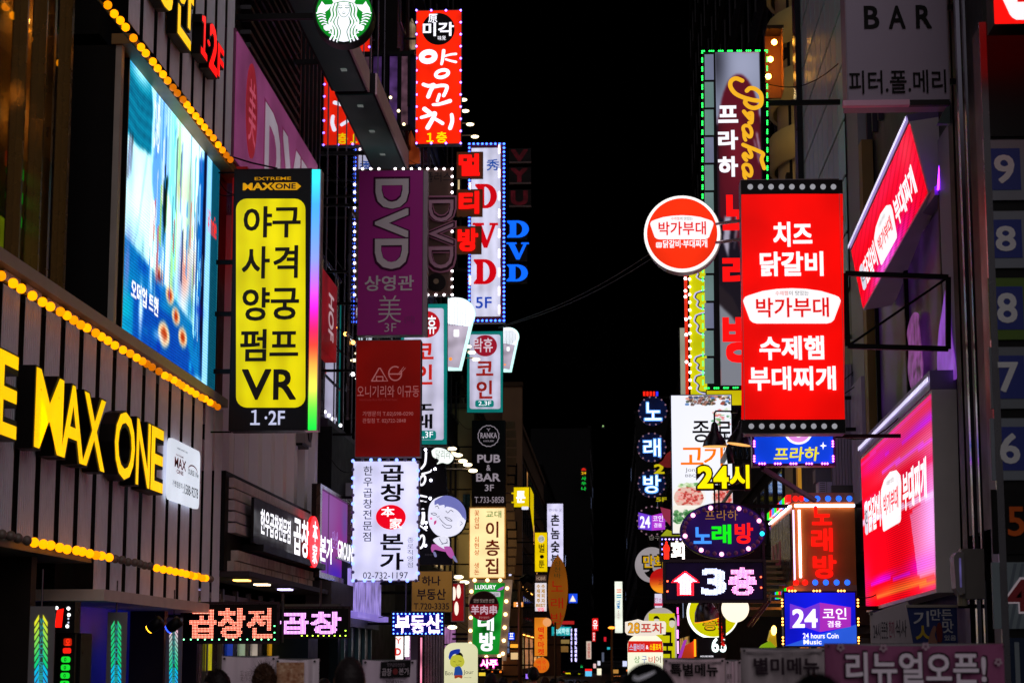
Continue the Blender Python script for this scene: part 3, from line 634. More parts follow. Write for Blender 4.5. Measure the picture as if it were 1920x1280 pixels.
for ch, x0, x1, za, zc, mt in (('종', 285, 325, zq(320, 30)+1.25, zq(320, 30), YF), ('안', 326, 360, zq(345, 80)+1.25, zq(345, 80), YF), ('１', 376, 388, zq(380, 25), zq(385, 112), RL), ('·', 388, 393, zq(391, 76), zq(391, 86), RL), ('2', 392, 407, zq(398, 45), zq(402, 141), RL), ('F', 408, 419, zq(412, 85), zq(414, 150), RL)):
    ua = ul.m(x0, 100, .15)[0]; ub = ul.m(x1, 100, .15)[0]
    v, f = glyphs(ch, .03); mb = MB(); mb.v = [(ua+(p[0]-v[:, 0].min())/np.ptp(v[:, 0])*(ub-ua), -.156-p[2], zc-ul.o.z+(p[1]-v[:, 1].min())/np.ptp(v[:, 1])*(za-zc)) for p in v]; mb.f = list(f); mb.build('letter_face', mt, ul.root)
    v, f = glyphs(ch, .05, .5); mb = MB(); mb.v = [(ua-.02+(p[0]-v[:, 0].min())/np.ptp(v[:, 0])*(ub-ua+.04), -(p[2]+.5)*.15, zc-.02-ul.o.z+(p[1]-v[:, 1].min())/np.ptp(v[:, 1])*(za-zc+.04)) for p in v]; mb.f = list(f); mb.build('letter_side', LB, ul.root)
# white franchise plate
pl = T('notice_plate', 'white rounded plate with franchise phone number 1588-9278 at the end of the yellow letters', 'sign', 340, 880, -6.44, 'L')
uu = [pl.m(x, 880)[0] for x in (312, 369)]; zz = [(pl.m(313, 820)[1]+pl.m(368, 845)[1])/2, (pl.m(313, 938)[1]+pl.m(366, 952)[1])/2]
def rr(x0, z0, x1, z1, r): return [(cx+r*math.cos(R(a+k*18)), cz+r*math.sin(R(a+k*18))) for cx, cz, a in ((x1-r, z1-r, 0), (x0+r, z1-r, 90), (x0+r, z0+r, 180), (x1-r, z0+r, 270)) for k in range(6)]
pl.shape('board', rr(uu[0], zz[1], uu[1], zz[0], .12), em('#e6eefc', .85, .08), 0, .05, uv=True)
def put(t, s, u0, v0, u1, v1, mt, bold=.01, d=.056, rot=0):
    v, f = glyphs(s, bold); X, Z = v[:, 0], v[:, 1]
    if rot == 90: X, Z = Z, -X
    mb = MB(); mb.v = [(float(u0+(x-X.min())/np.ptp(X)*(u1-u0)), float(-d-e), float(v0+(z-Z.min())/np.ptp(Z)*(v1-v0))) for x, z, e in zip(X, Z, v[:, 2])]; mb.f = list(f); return mb.build('lettering', mt, t.root)
wu = uu[1]-uu[0]; hz = zz[0]-zz[1]; U = lambda a: uu[0]+wu*a; V_ = lambda a: zz[1]+hz*a
REDP = su('#b01028', .5, 0, 0); INK = su('#22202a', .5, 0, 0)
put(pl, 'MAX', U(.13), V_(.55), U(.5), V_(.72), REDP, .03); put(pl, 'ONE', U(.2), V_(.46), U(.42), V_(.53), REDP, .02); put(pl, 'EXTREME', U(.18), V_(.745), U(.42), V_(.775), REDP)
put(pl, 'OURSE 1Ne', U(.58), V_(.53), U(.94), V_(.62), INK); put(pl, '가맹점문의', U(.08), V_(.23), U(.4), V_(.33), INK); put(pl, ':1588-9278', U(.42), V_(.17), U(.94), V_(.34), INK)
put(pl, 'www.ourse1.com', U(.2), V_(.86), U(.55), V_(.9), GREY)
mb = MB(); mb.ribbon([(U(.58)+wu*.16*(1-math.cos(a)), V_(.6)+hz*.1*math.sin(a)) for a in np.linspace(.3, 2.9, 12)], .02, -.056); mb.build('arc_mark', REDP, pl.root)

# big screen
scr = T('led_screen', 'large bright LED screen showing a bluish advert in a black frame on the arcade wall', 'screen', 320, 500, -6.5, 'L')
y0s = scr.m(231, 365)[0]+scr.o.y; y1s = scr.m(404, 515)[0]+scr.o.y; z1s = (scr.m(240, 105)[1]+scr.m(411, 290)[1])/2+scr.o.z; z0s = (scr.m(222, 625)[1]+scr.m(395, 735)[1])/2+scr.o.z
def sw(X0, X1, Ya, Yb, za, zb_, mt, nm): return wb(scr, X0, X1, Ya, Yb, za, zb_, mt, nm)
sw(-7.2, -6.52, 25.45, 33.0, 5.93, 9.66, su('#050506', .35), 'housing'); sw(-6.52, -6.47, y1s+.0, y1s+.12, z0s, z1s, IRON, 'frame'); sw(-6.52, -6.44, y0s-.1, y1s+.1, z0s-.04, z0s-.005, su('#50483c', .4, .5), 'frame'); sw(-6.52, -6.46, y0s-.05, y0s-.0, z0s, z1s, su('#1c1814', .3, .4), 'frame')
c = Canvas(230, 150, '#c8f0ff')
c.poly([(0, 0), (1, 0), (1, 1), (0, 1)], '#b6e4f8').soft(.5, .4, .3, .6, '#ffffff', .8)
c.poly([(.26, 0), (.52, 0), (.52, 1), (.2, 1)], '#7aa8d8').poly([(.30, 0), (.42, 0), (.42, .55), (.33, .4)], '#a8c8ec')
c.poly([(.42, 0), (.55, .0), (.60, .6), (.40, .7)], '#9fe8e8').poly([(.36, .3), (.44, .42), (.46, 1), (.34, 1)], '#ffffff').poly([(.35, .35), (.40, .3), (.39, .5), (.36, .6)], '#183a28')
c.poly([(.48, .05), (.78, .02), (.74, .9), (.50, .9)], '#f4ffff').soft(.6, .3, .07, .18, '#e8f4b0', .7).soft(.66, .5, .05, .2, '#fbd0c0', .6).soft(.55, .62, .03, .12, '#5080c0', .7)
for k in range(16):
    x = random.uniform(.42, .8); y = random.uniform(.05, .8); c.soft(x, y, random.uniform(.008, .03), random.uniform(.04, .18), random.choice(['#ffffff', '#70b8e8', '#f0a090', '#c8e060', '#205898', '#30a8a8']), .55)
c.poly([(.8, 0), (.835, 0), (.83, 1), (.79, 1)], '#0a2848').poly([(.835, 0), (.9, 0), (.9, 1), (.83, 1)], '#a8d0f0').poly([(.9, 0), (1, 0), (1, 1), (.9, 1)], '#12606e')
c.poly([(.74, .1), (.8, .08), (.79, .8), (.72, .9)], '#2878b8')
# person seen from behind in the picture: knitted cap, pale coat
c.poly([(0, .28), (.2, .28), (.28, .5), (.34, .8), (.33, 1), (0, 1)], '#dff4f4').soft(.1, .5, .1, .12, '#f6ffff', .8).soft(.05, .72, .05, .12, '#6a80b8', .7).soft(.2, .85, .06, .1, '#b09ae0', .6).soft(.14, .75, .03, .1, '#58a8b8', .5)
c.ell(.09, .14, .14, .17, '#0e7f96').poly([(-.02, .15), (.225, .15), (.225, .29), (.1, .315), (-.02, .3)], '#0c8aa0')
for k in range(5): c.line([(0, .1+.045*k), (.1, .125+.045*k), (.225, .11+.045*k)], .008, '#08566c')
c.soft(.1, .04, .1, .05, '#d8f8ff', .9).soft(.03, .01, .04, .03, '#1838c0', .7)
c.line([(.05, .3), (.04, .42)], .02, '#3c2a2c').line([(.03, .3), (.015, .46)], .012, '#58403c').line([(.19, .3), (.12, .6), (.03, .8)], .004, '#285868')
# lower counter with plates
c.poly([(0, .66), (.4, .72), (.8, .8), (.83, 1), (0, 1)], '#1070a8', .85).poly([(.1, .80), (.6, .82), (.78, 1), (.1, 1)], '#0c50a0', .7).soft(.03, .9, .06, .12, '#20c0c0', .7)
for x, y, r in ((.34, .70, .05), (.45, .74, .045), (.52, .8, .045), (.6, .86, .05), (.4, .9, .06)): c.ell(x, y, r, r*.75, '#f8c8a0').ell(x, y, r*.55, r*.4, '#c05030')
c.soft(.6, .6, .05, .12, '#f04828', .5).blur(1)
for k in range(90):
    x = random.uniform(.22, .8); y = random.uniform(.02, .7); w_ = random.uniform(.003, .02); h_ = random.uniform(.03, .3); c.poly([(x, y), (x+w_, y-.02), (x+w_*.8, y+h_), (x-w_*.2, y+h_*.9)], random.choice(['#ffffff', '#e8fff8', '#5898d0', '#183860', '#e87060', '#b8d050', '#2890a0', '#f8e0d0', '#7080c8']), random.uniform(.35, .85))
for k in range(14): x = random.uniform(0, .8); y = random.uniform(.7, .98); c.soft(x, y, random.uniform(.01, .06), random.uniform(.01, .05), random.choice(['#60d8f0', '#0838a0', '#ffffff', '#1080b0', '#3048b0']), .5)
for k in range(10): x = random.uniform(.02, .2); y = random.uniform(.34, .95); c.soft(x, y, random.uniform(.008, .03), random.uniform(.03, .12), random.choice(['#8098c0', '#b8d8d8', '#9088c0', '#ffffff', '#70a0a8']), .6)
c.a = np.clip((c.a-.5)*1.3+.42, 0, 1); c.a = c.a*np.array((.86, .97, 1.0)); c.noise(.06)
for t_, bx in (('오더업 트윈', (.08, .79, .34, .86)),):
    mk = tri_mask(t_, int((bx[2]-bx[0])*230), int((bx[3]-bx[1])*150), .03); yy, xx = int(bx[1]*150), int(bx[0]*230); c.a[yy:yy+mk.shape[0], xx:xx+mk.shape[1]][mk] = 1
for t_, bx, col in (('DVD', (.245, .08, .31, .26), (.88, .93, 1)), ('AD', (.23, .45, .29, .7), (.9, .95, 1)), ('Vinnie', (.86, .26, .98, .36), (.9, .15, .1))):
    mk = tri_mask(t_, int((bx[2]-bx[0])*230), int((bx[3]-bx[1])*150), .02); yy, xx = int(bx[1]*150), int(bx[0]*230); c.a[yy:yy+mk.shape[0], xx:xx+mk.shape[1]][mk] = col
xA = y0s-scr.o.y; xB = y1s-scr.o.y; zA = z1s-scr.o.z; zB = z0s-scr.o.z
grid_picture('screen_picture', c.a, lambda u, v: (xA+(xB-xA)*u, -.03, zA+(zB-zA)*v), painted(1.4, .045), scr.root)

# chevron banners, strength tester, spotlights under the arcade ledge
def chevron(label, x0, x1, yt, yb, at, c0, c1):
    t = T('arrow_banner', label, 'banner', (x0+x1)/2, yb, at, group='grey arrow banners under the arcade ledge'); t.rect('board', x0, yt, x1, yb, su('#8a8488', .5), 0, .02); t.layer = .024
    w = x1-x0; n = int((yb-yt-18)/(w*.30)); a = np.array(hx(c0)); b = np.array(hx(c1))
    for k in range(n):
        y = yt+16+k*w*.33; f = k/max(1, n-1); mid = np.array((0, .85, .55)) if f < .5 else np.array((0, .8, .95)); g = a*(1-2*f)+mid*2*f if f < .5 else mid*(2-2*f)+b*(2*f-1)
        cc = '#%02x%02x%02x' % tuple(int(255*q) for q in np.clip(g, 0, 1)); mt = em(cc, .9, 0)
        for s in (-1, 1):
            cx = (x0+x1)/2; pts = [(cx+s*w*.10, y), (cx+s*w*.30, y+w*.34), (cx+s*w*.30, y+w*.54), (cx+s*w*.10, y+w*.2)]; t.shape('arrow', pts, mt, .02, .028)
    t.vtext('WWWWourse1.com', (x0+x1)/2-w*.05, yt+22, (x0+x1)/2+w*.05, yb-8, em('#30b0b0', .6, 0), d=.026)
    tl2 = t.m((x0+x1)/2, yt); MB().tube([(tl2[0], .0, tl2[1]), (tl2[0], 0, tl2[1]+.4)], .01).build('hanger', STEEL, t.root)
chevron('grey hanging banner with yellow to blue arrows, leftmost of the three', 58, 98, 1136, 1330, 21.6, '#f0f030', '#6080f0')
chevron('grey hanging banner with green to cyan arrows in front of the blue wall', 203, 234, 1147, 1330, 25.4, '#30d080', '#20b0f0')
chevron('grey hanging banner with pink to violet arrows beside the two spotlights', 313, 339, 1157, 1330, 29.2, '#ffd0e0', '#a060f0')
st = T('punch_machine', 'tall punching machine with red digit and stacked green lights under the ledge', 'arcade machine', 128, 1300, 22.2, floor=True)
st.rect('head', 103, 1128, 150, 1186, su('#0a0a0c', .3), 0, .25); st.layer = .254; st.shape('red_display', [(119, 1144), (131, 1141), (127, 1176), (114, 1176)], em('#ff1408', 1.6, .05))
st.bulbs([(118, 1140), (112, 1152), (109, 1174), (140, 1141), (141, 1153), (138, 1174)], 3.2, em('#ffffff', 3, 0), .26, 'lamp'); st.bulbs([(111, 1163), (140, 1160), (140, 1167)], 1.7, em('#c0c8e0', 1.2, 0), .26, 'lamp')
st.layer = .1; st.rect('column', 118, 1187, 142, 1300, su('#1a1614', .3), 0, .1); st.rrect('goal_lamp', 124, 1196, 139, 1210, 3, em('#c02008', .9, .1)); st.text('오', 128, 1197, 136, 1209, em('#ff3010', 1.5, 0)); st.rrect('goal_lamp', 123, 1214, 138, 1224, 3, em('#ff2010', 1.1, .1))
for k in range(6): st.rrect('power_lamp', 120-k*.6, 1230+k*15, 137-k*.6, 1241+k*15, 4, em('#18d830', 1.1, .1)); st.text('0', 126-k*.6, 1232+k*15, 130-k*.6, 1239+k*15, su('#083810', .5, 0, 0), d=.125)
p = st.m(128, 1186); MB().box(p[0]-.14, .02, 0, p[0]+.14, .5, p[1]).build('stand', su('#0c0c10', .3), st.root)
for x, col, lab in ((277, '#ffb020', 'black spotlight can with amber lens under the ledge'), (313, '#2040ff', 'black spotlight can with blue lens under the ledge, right of the amber one')):
    t = T('spotlight', lab, 'spotlight', x+12, 1172, 27.5 if x < 300 else 28.2, group='spotlights under the arcade ledge'); q = t.m(x, 1178); MB().lathe([(0, -.01), (.07, 0), (.085, .05), (.08, .2), (0, .21)], (q[0]+.03, 0, q[1]), 16, (.78, -.25, .55)).build('can', su('#141416', .35, .4), t.root, True)
    MB().lathe([(0, -.016), (.062, -.016), (.066, .0)], (q[0]+.028, 0, q[1]), 16, (.78, -.25, .55)).build('lens', em(col, 6, 0), t.root); r = t.m(x+14, 1150); MB().tube([(r[0], 0, r[1]), (r[0], 0, q[1]+.06)], .012).build('yoke', BLK, t.root)

# ---- yellow vertical sign
S = T('projecting_sign', 'tall yellow lightbox listing 야구 사격 양궁 펌프 VR with a rainbow lit edge', 'sign', 508, 806, 31.8)
S.cabinet(440, 318, 577, 806, .42, su('#121114', .4), su('#17161a', .4, .2), .01, False); S.layer = .016
S.rrect('yellow_face', 443, 373, 573, 764, 20, tube('#f6e400', .74, .36, .22, 'X'))
S.text('EXTREME', 478, 333, 546, 338, em('#d09000', .7, 0)); S.text('MAX', 456, 344, 512, 357, em('#d89a08', .8, 0), .05)
S.shape('logo_arrow', [(516, 343), (557, 343), (565, 350), (557, 357), (516, 357), (509, 350)], em('#d89a08', .8, 0)); S.text('ONE', 517, 345, 555, 355, INK, .04)
DK = su('#2a2014', .5, 0, 0)
for t_, x0, x1, y0, y1 in (('야', 458, 510, 388, 446), ('구', 512, 564, 390, 446), ('사', 455, 506, 463, 523), ('격', 514, 559, 461, 522), ('양', 456, 506, 540, 602), ('궁', 509, 561, 541, 600), ('펌', 452, 500, 618, 678), ('프', 507, 560, 622, 668), ('V', 455, 509, 693, 750), ('R', 514, 556, 693, 750)):
    S.text(t_, x0, y0, x1, y1, DK, .028)
S.text('１·2F', 471, 769, 535, 797, em('#c8ccea', .85, 0), .02)
ra = np.zeros((60, 2, 3)); cs = [('#30f0f0', 0), ('#40a0ff', .14), ('#8090ff', .35), ('#c060ff', .45), ('#ff20d0', .54), ('#ff2060', .62), ('#ff4030', .68), ('#ffa040', .75), ('#e8e850', .84), ('#60f040', .92), ('#10e040', 1)]
for i in range(60):
    f = i/59
    for (c0, f0), (c1, f1) in zip(cs, cs[1:]):
        if f0 <= f <= f1: g = (f-f0)/(f1-f0); ra[i] = np.array(hx(c0))*(1-g)+np.array(hx(c1))*g
S.rect('edge_housing', 577.5, 318, 595, 806, su('#b8a8b0', .3, .4), -.3, -.01); S.picture('rainbow_strip', 584, 318, 593, 806, ra, painted(1.5), d=.005)
S.arms('L', (.35, .55, .77), .035, -6.9); S.arms('L', (.0, 1.0), .012, -6.6)

# ---- pink signboard on the second building
P = T('wall_signboard', 'faded pink board with red oval 美 and big grey DVD letters on the wall above', 'sign', 520, 300, -6.5, 'L')
wy = lambda px: P.m(px, 300, .2)[0]; za = 12.15-P.o.z; zb2 = 9.95-P.o.z
MB().box(wy(438), 0, zb2, wy(594), -.22, za).build('board', tube('#8c4272', .55, 3, .25, 'X'), P.root); MB().box(wy(437), .0, zb2-.05, wy(595), -.20, za+.05).build('trim', su('#7a3a60', .4), P.root)
P.shape('oval', [(wy(467)+.52*math.cos(a), (za+zb2)/2+.1+.85*math.sin(a)) for a in np.linspace(0, 2*math.pi, 40, False)], em('#a82838', .5, .2), .22, .235, uv=True)
put(P, '美', wy(467)-.33, zb2+.6, wy(467)+.35, za-.45, em('#c05068', .7, 0), 0, .24)
for ch, a, b in (('D', 492, 522), ('V', 526, 560), ('D', 562, 586)): put(P, ch, wy(a), zb2+.25, wy(b), za-.45, em('#a89aa8', .62, .1), .06, .24)
for ch, a, b in (('D', 490, 524), ('V', 524, 562), ('D', 560, 588)): put(P, ch, wy(a), zb2+.2, wy(b), za-.4, em('#802858', .5, .1), .09, .232)
P2 = T('wall_signboard', 'red wall board with white vertical letters behind the rainbow edge', 'sign', 600, 670, -6.35, 'L')
a = P2.m(588, 505); b = P2.m(612, 505); MB().box(P2.m(430, 600)[0], 0, 8.15-P2.o.z, b[0], -.25, 9.85-P2.o.z).build('board', em('#8a1014', .55, .3), P2.root)
put(P2, 'HOF', P2.m(594, 600)[0], 8.5-P2.o.z, P2.m(604, 600)[0], 9.5-P2.o.z, em('#c8a8b0', .7, 0), .03, .256, 90)
a = P2.m(430, 600)[0]; b = P2.m(445, 600)[0]

# ---- roundel
S = T('round_sign', 'round green and white lightbox with crowned long-haired woman high above the street', 'sign', 645, 79, 33.2)
S.disc('drum', 643, 26, 57, 57, su('#15181a', .4), -.35, -.01, 48); S.disc('ring', 645, 25, 54.5, 54.5, su('#1e3a2c', .4), 0, .01, 48)
S.disc('green_face', 645, 25, 52.5, 52.5, em('#00861e', 1.0, .06), n=48)
WH = em('#f4f4ff', 1.15, .03); GN = em('#007a30', .8, 0)
def blob(pts, mt=None, smooth=True, name='emblem_piece'):
    q = [S.m(*p) for p in pts]
    if smooth: q = spline(q+[q[0]], 4)[:-1]
    S.shape(name, q, mt or WH, uv=True)
def s8(pts): return [(560+x/8, y/8) for x, y in pts]
base = S.layer
def blob8(pts, mt=None, smooth=False, d=None):
    if d: S.layer = d
    blob(s8(pts), mt, smooth)
mbw = MB()
for sgn in (-1, 1):
    X = lambda x: 680+sgn*x
    # tails
    blob8([(X(-(-330)), 25), (X(285), 80), (X(180), 75), (X(230), 150), (X(300), 200), (X(400), 190), (X(385), 120), (X(350), 70)] if sgn > 0 else [(X(330), 25), (X(285), 80), (X(180), 75), (X(230), 150), (X(300), 200), (X(400), 190), (X(385), 120), (X(350), 70)], d=.014)
    # tail scales
    for k in range(10):
        t0 = k/9; ax = 405-10*k-4.2*k*k*.55; ay = 205+42*k; ix = ax-120+9*k
        S.stroke(s8([(X(ax), ay), (X((ax+ix)/2), ay-(14 if k < 6 else -4)), (X(ix), ay+(6 if k < 6 else 26))]), (3.1-.16*k, 2.9-.16*k), None, d=.0175, mb=mbw)
    # arm
    blob8([(X(190), 330), (X(225), 375), (X(305), 395), (X(300), 440), (X(270), 470), (X(215), 462), (X(170), 420)], d=.0155)
    # hair strands
    for k, off in enumerate((0, 48, 96)):
        S.stroke(s8([(X(70+off*.9), 62+off*.05), (X(92+off), 150), (X(82+off*1.0), 240), (X(128+off*.95), 340), (X(80+off*.95), 440), (X(70+off*1.0), 520), (X(100+off*1.1), 632-off*.36)]), 3.7, None, d=.0205, mb=mbw)
mbw.build('emblem_line', WH, S.root)
blob8([(590, 70), (620, 42), (680, 36), (740, 42), (770, 70), (765, 620), (680, 636), (590, 620), (600, 480), (560, 340), (600, 240)], None, False, .0185)
blob8([(600, 130), (615, 60), (680, 40), (745, 60), (765, 130), (750, 190), (715, 245), (680, 260), (645, 245), (612, 190)], None, True, .024)
blob8([(500, 0), (530, 60), (680, 28), (830, 60), (860, 0), (850, -60), (510, -60)], None, False, .024)
mg = MB()
for pts, w in (([(612, 62), (590, 110), (600, 190), (640, 250), (680, 266), (722, 250), (760, 190), (772, 110), (750, 62)], 1.1), ([(605, 98), (628, 88), (655, 98)], .9), ([(700, 98), (728, 88), (757, 98)], .9), ([(606, 126), (630, 132), (655, 126)], 1.6), ([(702, 126), (728, 132), (757, 126)], 1.6), ([(668, 178), (680, 182), (692, 178)], .7), ([(660, 206), (680, 216), (702, 206)], 1.3), ([(540, 60), (680, 28), (820, 60)], 1.0),
               ([(605, 262), (582, 350), (612, 430), (632, 500), (588, 640)], 1.5), ([(755, 262), (778, 350), (748, 430), (728, 500), (772, 640)], 1.5)):
    S.stroke(s8(pts), w, None, d=.028, mb=mg)
mg.build('emblem_line', GN, S.root)
S.ca, S.cb, S.cdp = S.m(590, -30), S.m(700, 79), .35; S.arms('L', (.5,), .05, -6.5)

# ---- red lamb skewer sign
S = T('projecting_sign', 'bright red vertical lightbox reading 양꼬치 with black disc on top and tiny blue lamps', 'sign', 822, 270, 62.0)
S.cabinet(780, 20, 865, 270, .35, tube('#ff2200', 1.05, .5, .12), su('#5a4a50', .4, .3), .02)
S.disc('black_disc', 822, 55, 30.5, 30, su('#120c10', .5)); W1 = em('#f6f4ff', 1.3, .03)
S.text('原', 803, 27, 820, 43, W1, .02); S.text('미각', 793, 43, 851, 68, W1, .04); S.text('味覺', 821, 68, 836, 76, W1, .0)
mb = MB(); D = S.nd()
ST = lambda p, w: S.stroke(p, w, None, d=D, mb=mb)
# 양
ring = lambda cx, cy, rx, ry, ro=0: [(cx+rx*math.cos(a)*math.cos(ro)-ry*math.sin(a)*math.sin(ro), cy+rx*math.cos(a)*math.sin(ro)+ry*math.sin(a)*math.cos(ro)) for a in np.linspace(0, 2*math.pi, 13)]
ST(ring(803, 107, 12.5, 8.5, -.15), 11); ST([(832, 96), (830, 112), (828, 121)], (7, 5)); ST([(834, 106), (845, 103), (855, 102)], (4, 5)); ST([(836, 112), (846, 115), (855, 117)], (4, 5)); ST(ring(829, 139, 12, 6.5, -.25), 7)
# 꼬
ST([(794, 159), (804, 162), (814, 160), (808, 170), (803, 182)], (7, 8)); ST([(816, 163), (829, 161), (838, 163), (836, 172), (832, 180)], (7, 7)); ST([(824, 178), (820, 190)], 6); ST([(812, 197), (824, 196), (844, 190)], (5, 8))
# 치
ST([(796, 205), (803, 210), (808, 214)], (9, 8)); ST([(790, 221), (804, 217), (816, 213), (810, 226), (802, 240)], (6, 9)); ST([(813, 222), (822, 227), (830, 232)], (6, 7)); ST([(847, 216), (848, 228), (844, 241)], (7, 8))
mb.build('brush_lettering', W1, S.root); S.text('１층', 800, 248, 838, 268, em('#ffd800', 1.1, 0), .04)
VB = em('#7060ff', 9, 0)
S.leds([(781, 20), (864, 20), (864, 269), (781, 269)], .42, .035, VB, .02); S.arms('L', (.2, .8), .03, -6.6)

# ---- stacked red glyph plates
S = T('projecting_sign', 'three brown square plates with glowing red 멀 티 방 one under another', 'sign', 880, 477, 58.0)
for ch, x0, y0, x1, y1 in (('멀', 857, 287, 906, 336), ('티', 857, 357, 905, 407), ('방', 855, 426, 903, 477)):
    S.rect('plate', x0, y0, x1, y1, su('#7a4416', .5, .3), 0, .12); S.text(ch, x0+4, y0+4, x1-6, y1-4, em('#ff0c06', 1.3, .05), .07, .13, ext=.03)
a = S.m(862, 287); b = S.m(862, 477); MB().box(a[0], .01, b[1], a[0]+.06, .07, a[1]).build('pole', IRON, S.root); S.ca, S.cb, S.cdp = a, S.m(905, 477), .08; S.arms('L', (.25, .62), .03, -6.6)

# ---- blue bordered white sign with serif letters
def slabD(t, x0, y0, x1, y1, mat, d, name='letter'):
    w = x1-x0; h = y1-y0; outer = [(x0, y0), (x0+.5*w, y0)]+[(x0+.5*w+.5*w*math.sin(a), y0+h/2-h/2*math.cos(a)) for a in np.linspace(.15, math.pi-.15, 12)]+[(x0+.5*w, y1), (x0, y1), (x0, y1-.1*h), (x0+.13*w, y1-.1*h), (x0+.13*w, y0+.1*h), (x0, y0+.1*h)]
    inner = [(x0+.42*w, y0+.12*h)]+[(x0+.42*w+.28*w*math.sin(a), y0+h/2-.38*h*math.cos(a)) for a in np.linspace(.25, math.pi-.25, 8)]+[(x0+.42*w, y1-.12*h)]
    o = [t.m(*p) for p in outer]; i = [t.m(*p) for p in inner]
    # ring built as quads between matched samples
    N = 40
    def samp(c, cl):
        import itertools
        P = [Vector(p) for p in c]+[Vector(c[0])]; L = [0]
        for a, b in zip(P, P[1:]): L.append(L[-1]+(b-a).length)
        return P, L
    cx = sum(p[0] for p in i)/len(i); cy = sum(p[1] for p in i)/len(i)
    def at_angle(c, ang):
        best = None; dx, dy = math.cos(ang), math.sin(ang)
        for a, b in zip(c, c[1:]+[c[0]]):
            ex, ey = b[0]-a[0], b[1]-a[1]; den = dx*ey-dy*ex
            if abs(den) < 1e-9: continue
            tt = ((a[0]-cx)*ey-(a[1]-cy)*ex)/den; uu_ = ((a[0]-cx)*dy-(a[1]-cy)*dx)/den
            if tt > 0 and -1e-6 <= uu_ <= 1+1e-6 and (best is None or tt > best): best = tt
        return (cx+dx*(best or 0), cy+dy*(best or 0))
    mb = MB(); N = 72
    for c in (o, i):
        for k in range(N): q = at_angle(c, 2*math.pi*k/N); mb.v.append((q[0], -d, q[1]))
    for k in range(N): mb.f.append((k, (k+1) % N, N+(k+1) % N, N+k))
    return mb.build(name, mat, t.root)
def slabV(t, x0, y0, x1, y1, mat, d, name='letter'):
    w = x1-x0; h = y1-y0; P = [(0, 0), (.45, 0), (.45, .1), (.36, .1), (.56, .68), (.76, .1), (.66, .1), (.66, 0), (1, 0), (1, .1), (.9, .1), (.58, 1), (.44, 1), (.09, .1), (0, .1)]
    return t.shape(name, [(x0+a*w, y0+b*h) for a, b in P], mat, d-.002, d)
S = T('projecting_sign', 'tall white lightbox with red serif DVD letters, maroon rim and dashed blue lamps', 'sign', 910, 602, 75.0)
S.cabinet(877, 268, 947, 604, .4, su('#8a1040', .4), su('#3a1430', .4), .01, False); S.layer = .012; S.rect('white_panel', 884, 278, 938, 593, tube('#d8d8f2', .95, .35, .14), .002, .014); S.layer = .016
RD = em('#d00010', .95, .03); BL = em('#1848c0', .8, 0)
S.text('秀', 912, 299, 936, 320, em('#1050b0', .8, 0), .02); slabD(S, 891, 345, 932, 391, RD, .02); slabV(S, 886, 418, 934, 465, RD, .02); slabD(S, 888, 486, 931, 533, RD, .02); S.text('5F', 892, 557, 922, 578, BL, .02)
S.leds([(880, 270), (945, 270), (945, 601), (880, 601)], .16, .045, em('#3060ff', 7, 0), .02); 
mb = MB()
for x, ys in ((936, (275, 320, 362, 395, 432, 470, 505, 540, 575)), (881, (345, 520))):
    for y in ys: q = S.m(x, y); mb.box(q[0]-.03, -.03, q[1]-.28, q[0]+.03, -.006, q[1]+.05)
mb.build('lit_tubes', em('#fff0e8', 4, 0), S.root, kind='stuff'); S.arms('L', (.3, .7), .04, -6.6)

# ---- blue letters and dark letters
S = T('projecting_letters', 'three glowing blue serif letters DVD stacked in the dark sky', 'sign letters', 971, 530, 84.0)
BB = em('#0a66ff', 1.15, .05)
slabD(S, 951, 415, 992, 447, BB, .16, 'blue_letter'); slabV(S, 950, 456, 992, 488, BB, .16, 'blue_letter'); slabD(S, 950, 497, 990, 529, BB, .16, 'blue_letter')
for y0, y1 in ((414, 449), (455, 490), (496, 532)): S.rect('housing', 953, y0+2, 989, y1, su('#14101c', .4), 0, .13)
a = S.m(948, 410); b = S.m(948, 532); MB().box(a[0], 0, b[1], a[0]+.05, .06, a[1]).build('pole', IRON, S.root); S.ca, S.cb, S.cdp = a, b, .06; S.arms('L', (.2, .8), .03, -6.6)
S = T('projecting_letters', 'unlit maroon letter boxes stacked above the glowing blue letters', 'sign letters', 975, 388, 92.0)
MR = em('#38040c', .8, .3, 4)  # unlit letters: weak emission painted in so they show
for ch, y0, y1 in (('V', 280, 306), ('Y', 315, 345), ('U', 357, 388)):
    S.rect('housing', 954, y0, 996, y1, su('#14060a', .4), 0, .15); S.text(ch, 958, y0+2, 990, y1-2, MR, .06, .16); S.rect('edge', 955, y1-1, 996, y1+1, su('#806060', .4), 0, .17)
a = S.m(950, 280); b = S.m(950, 388); MB().box(a[0], 0, b[1], a[0]+.05, .06, a[1]).build('pole', IRON, S.root); S.ca, S.cb, S.cdp = a, b, .06; S.arms('L', (.3, .7), .03, -6.6)

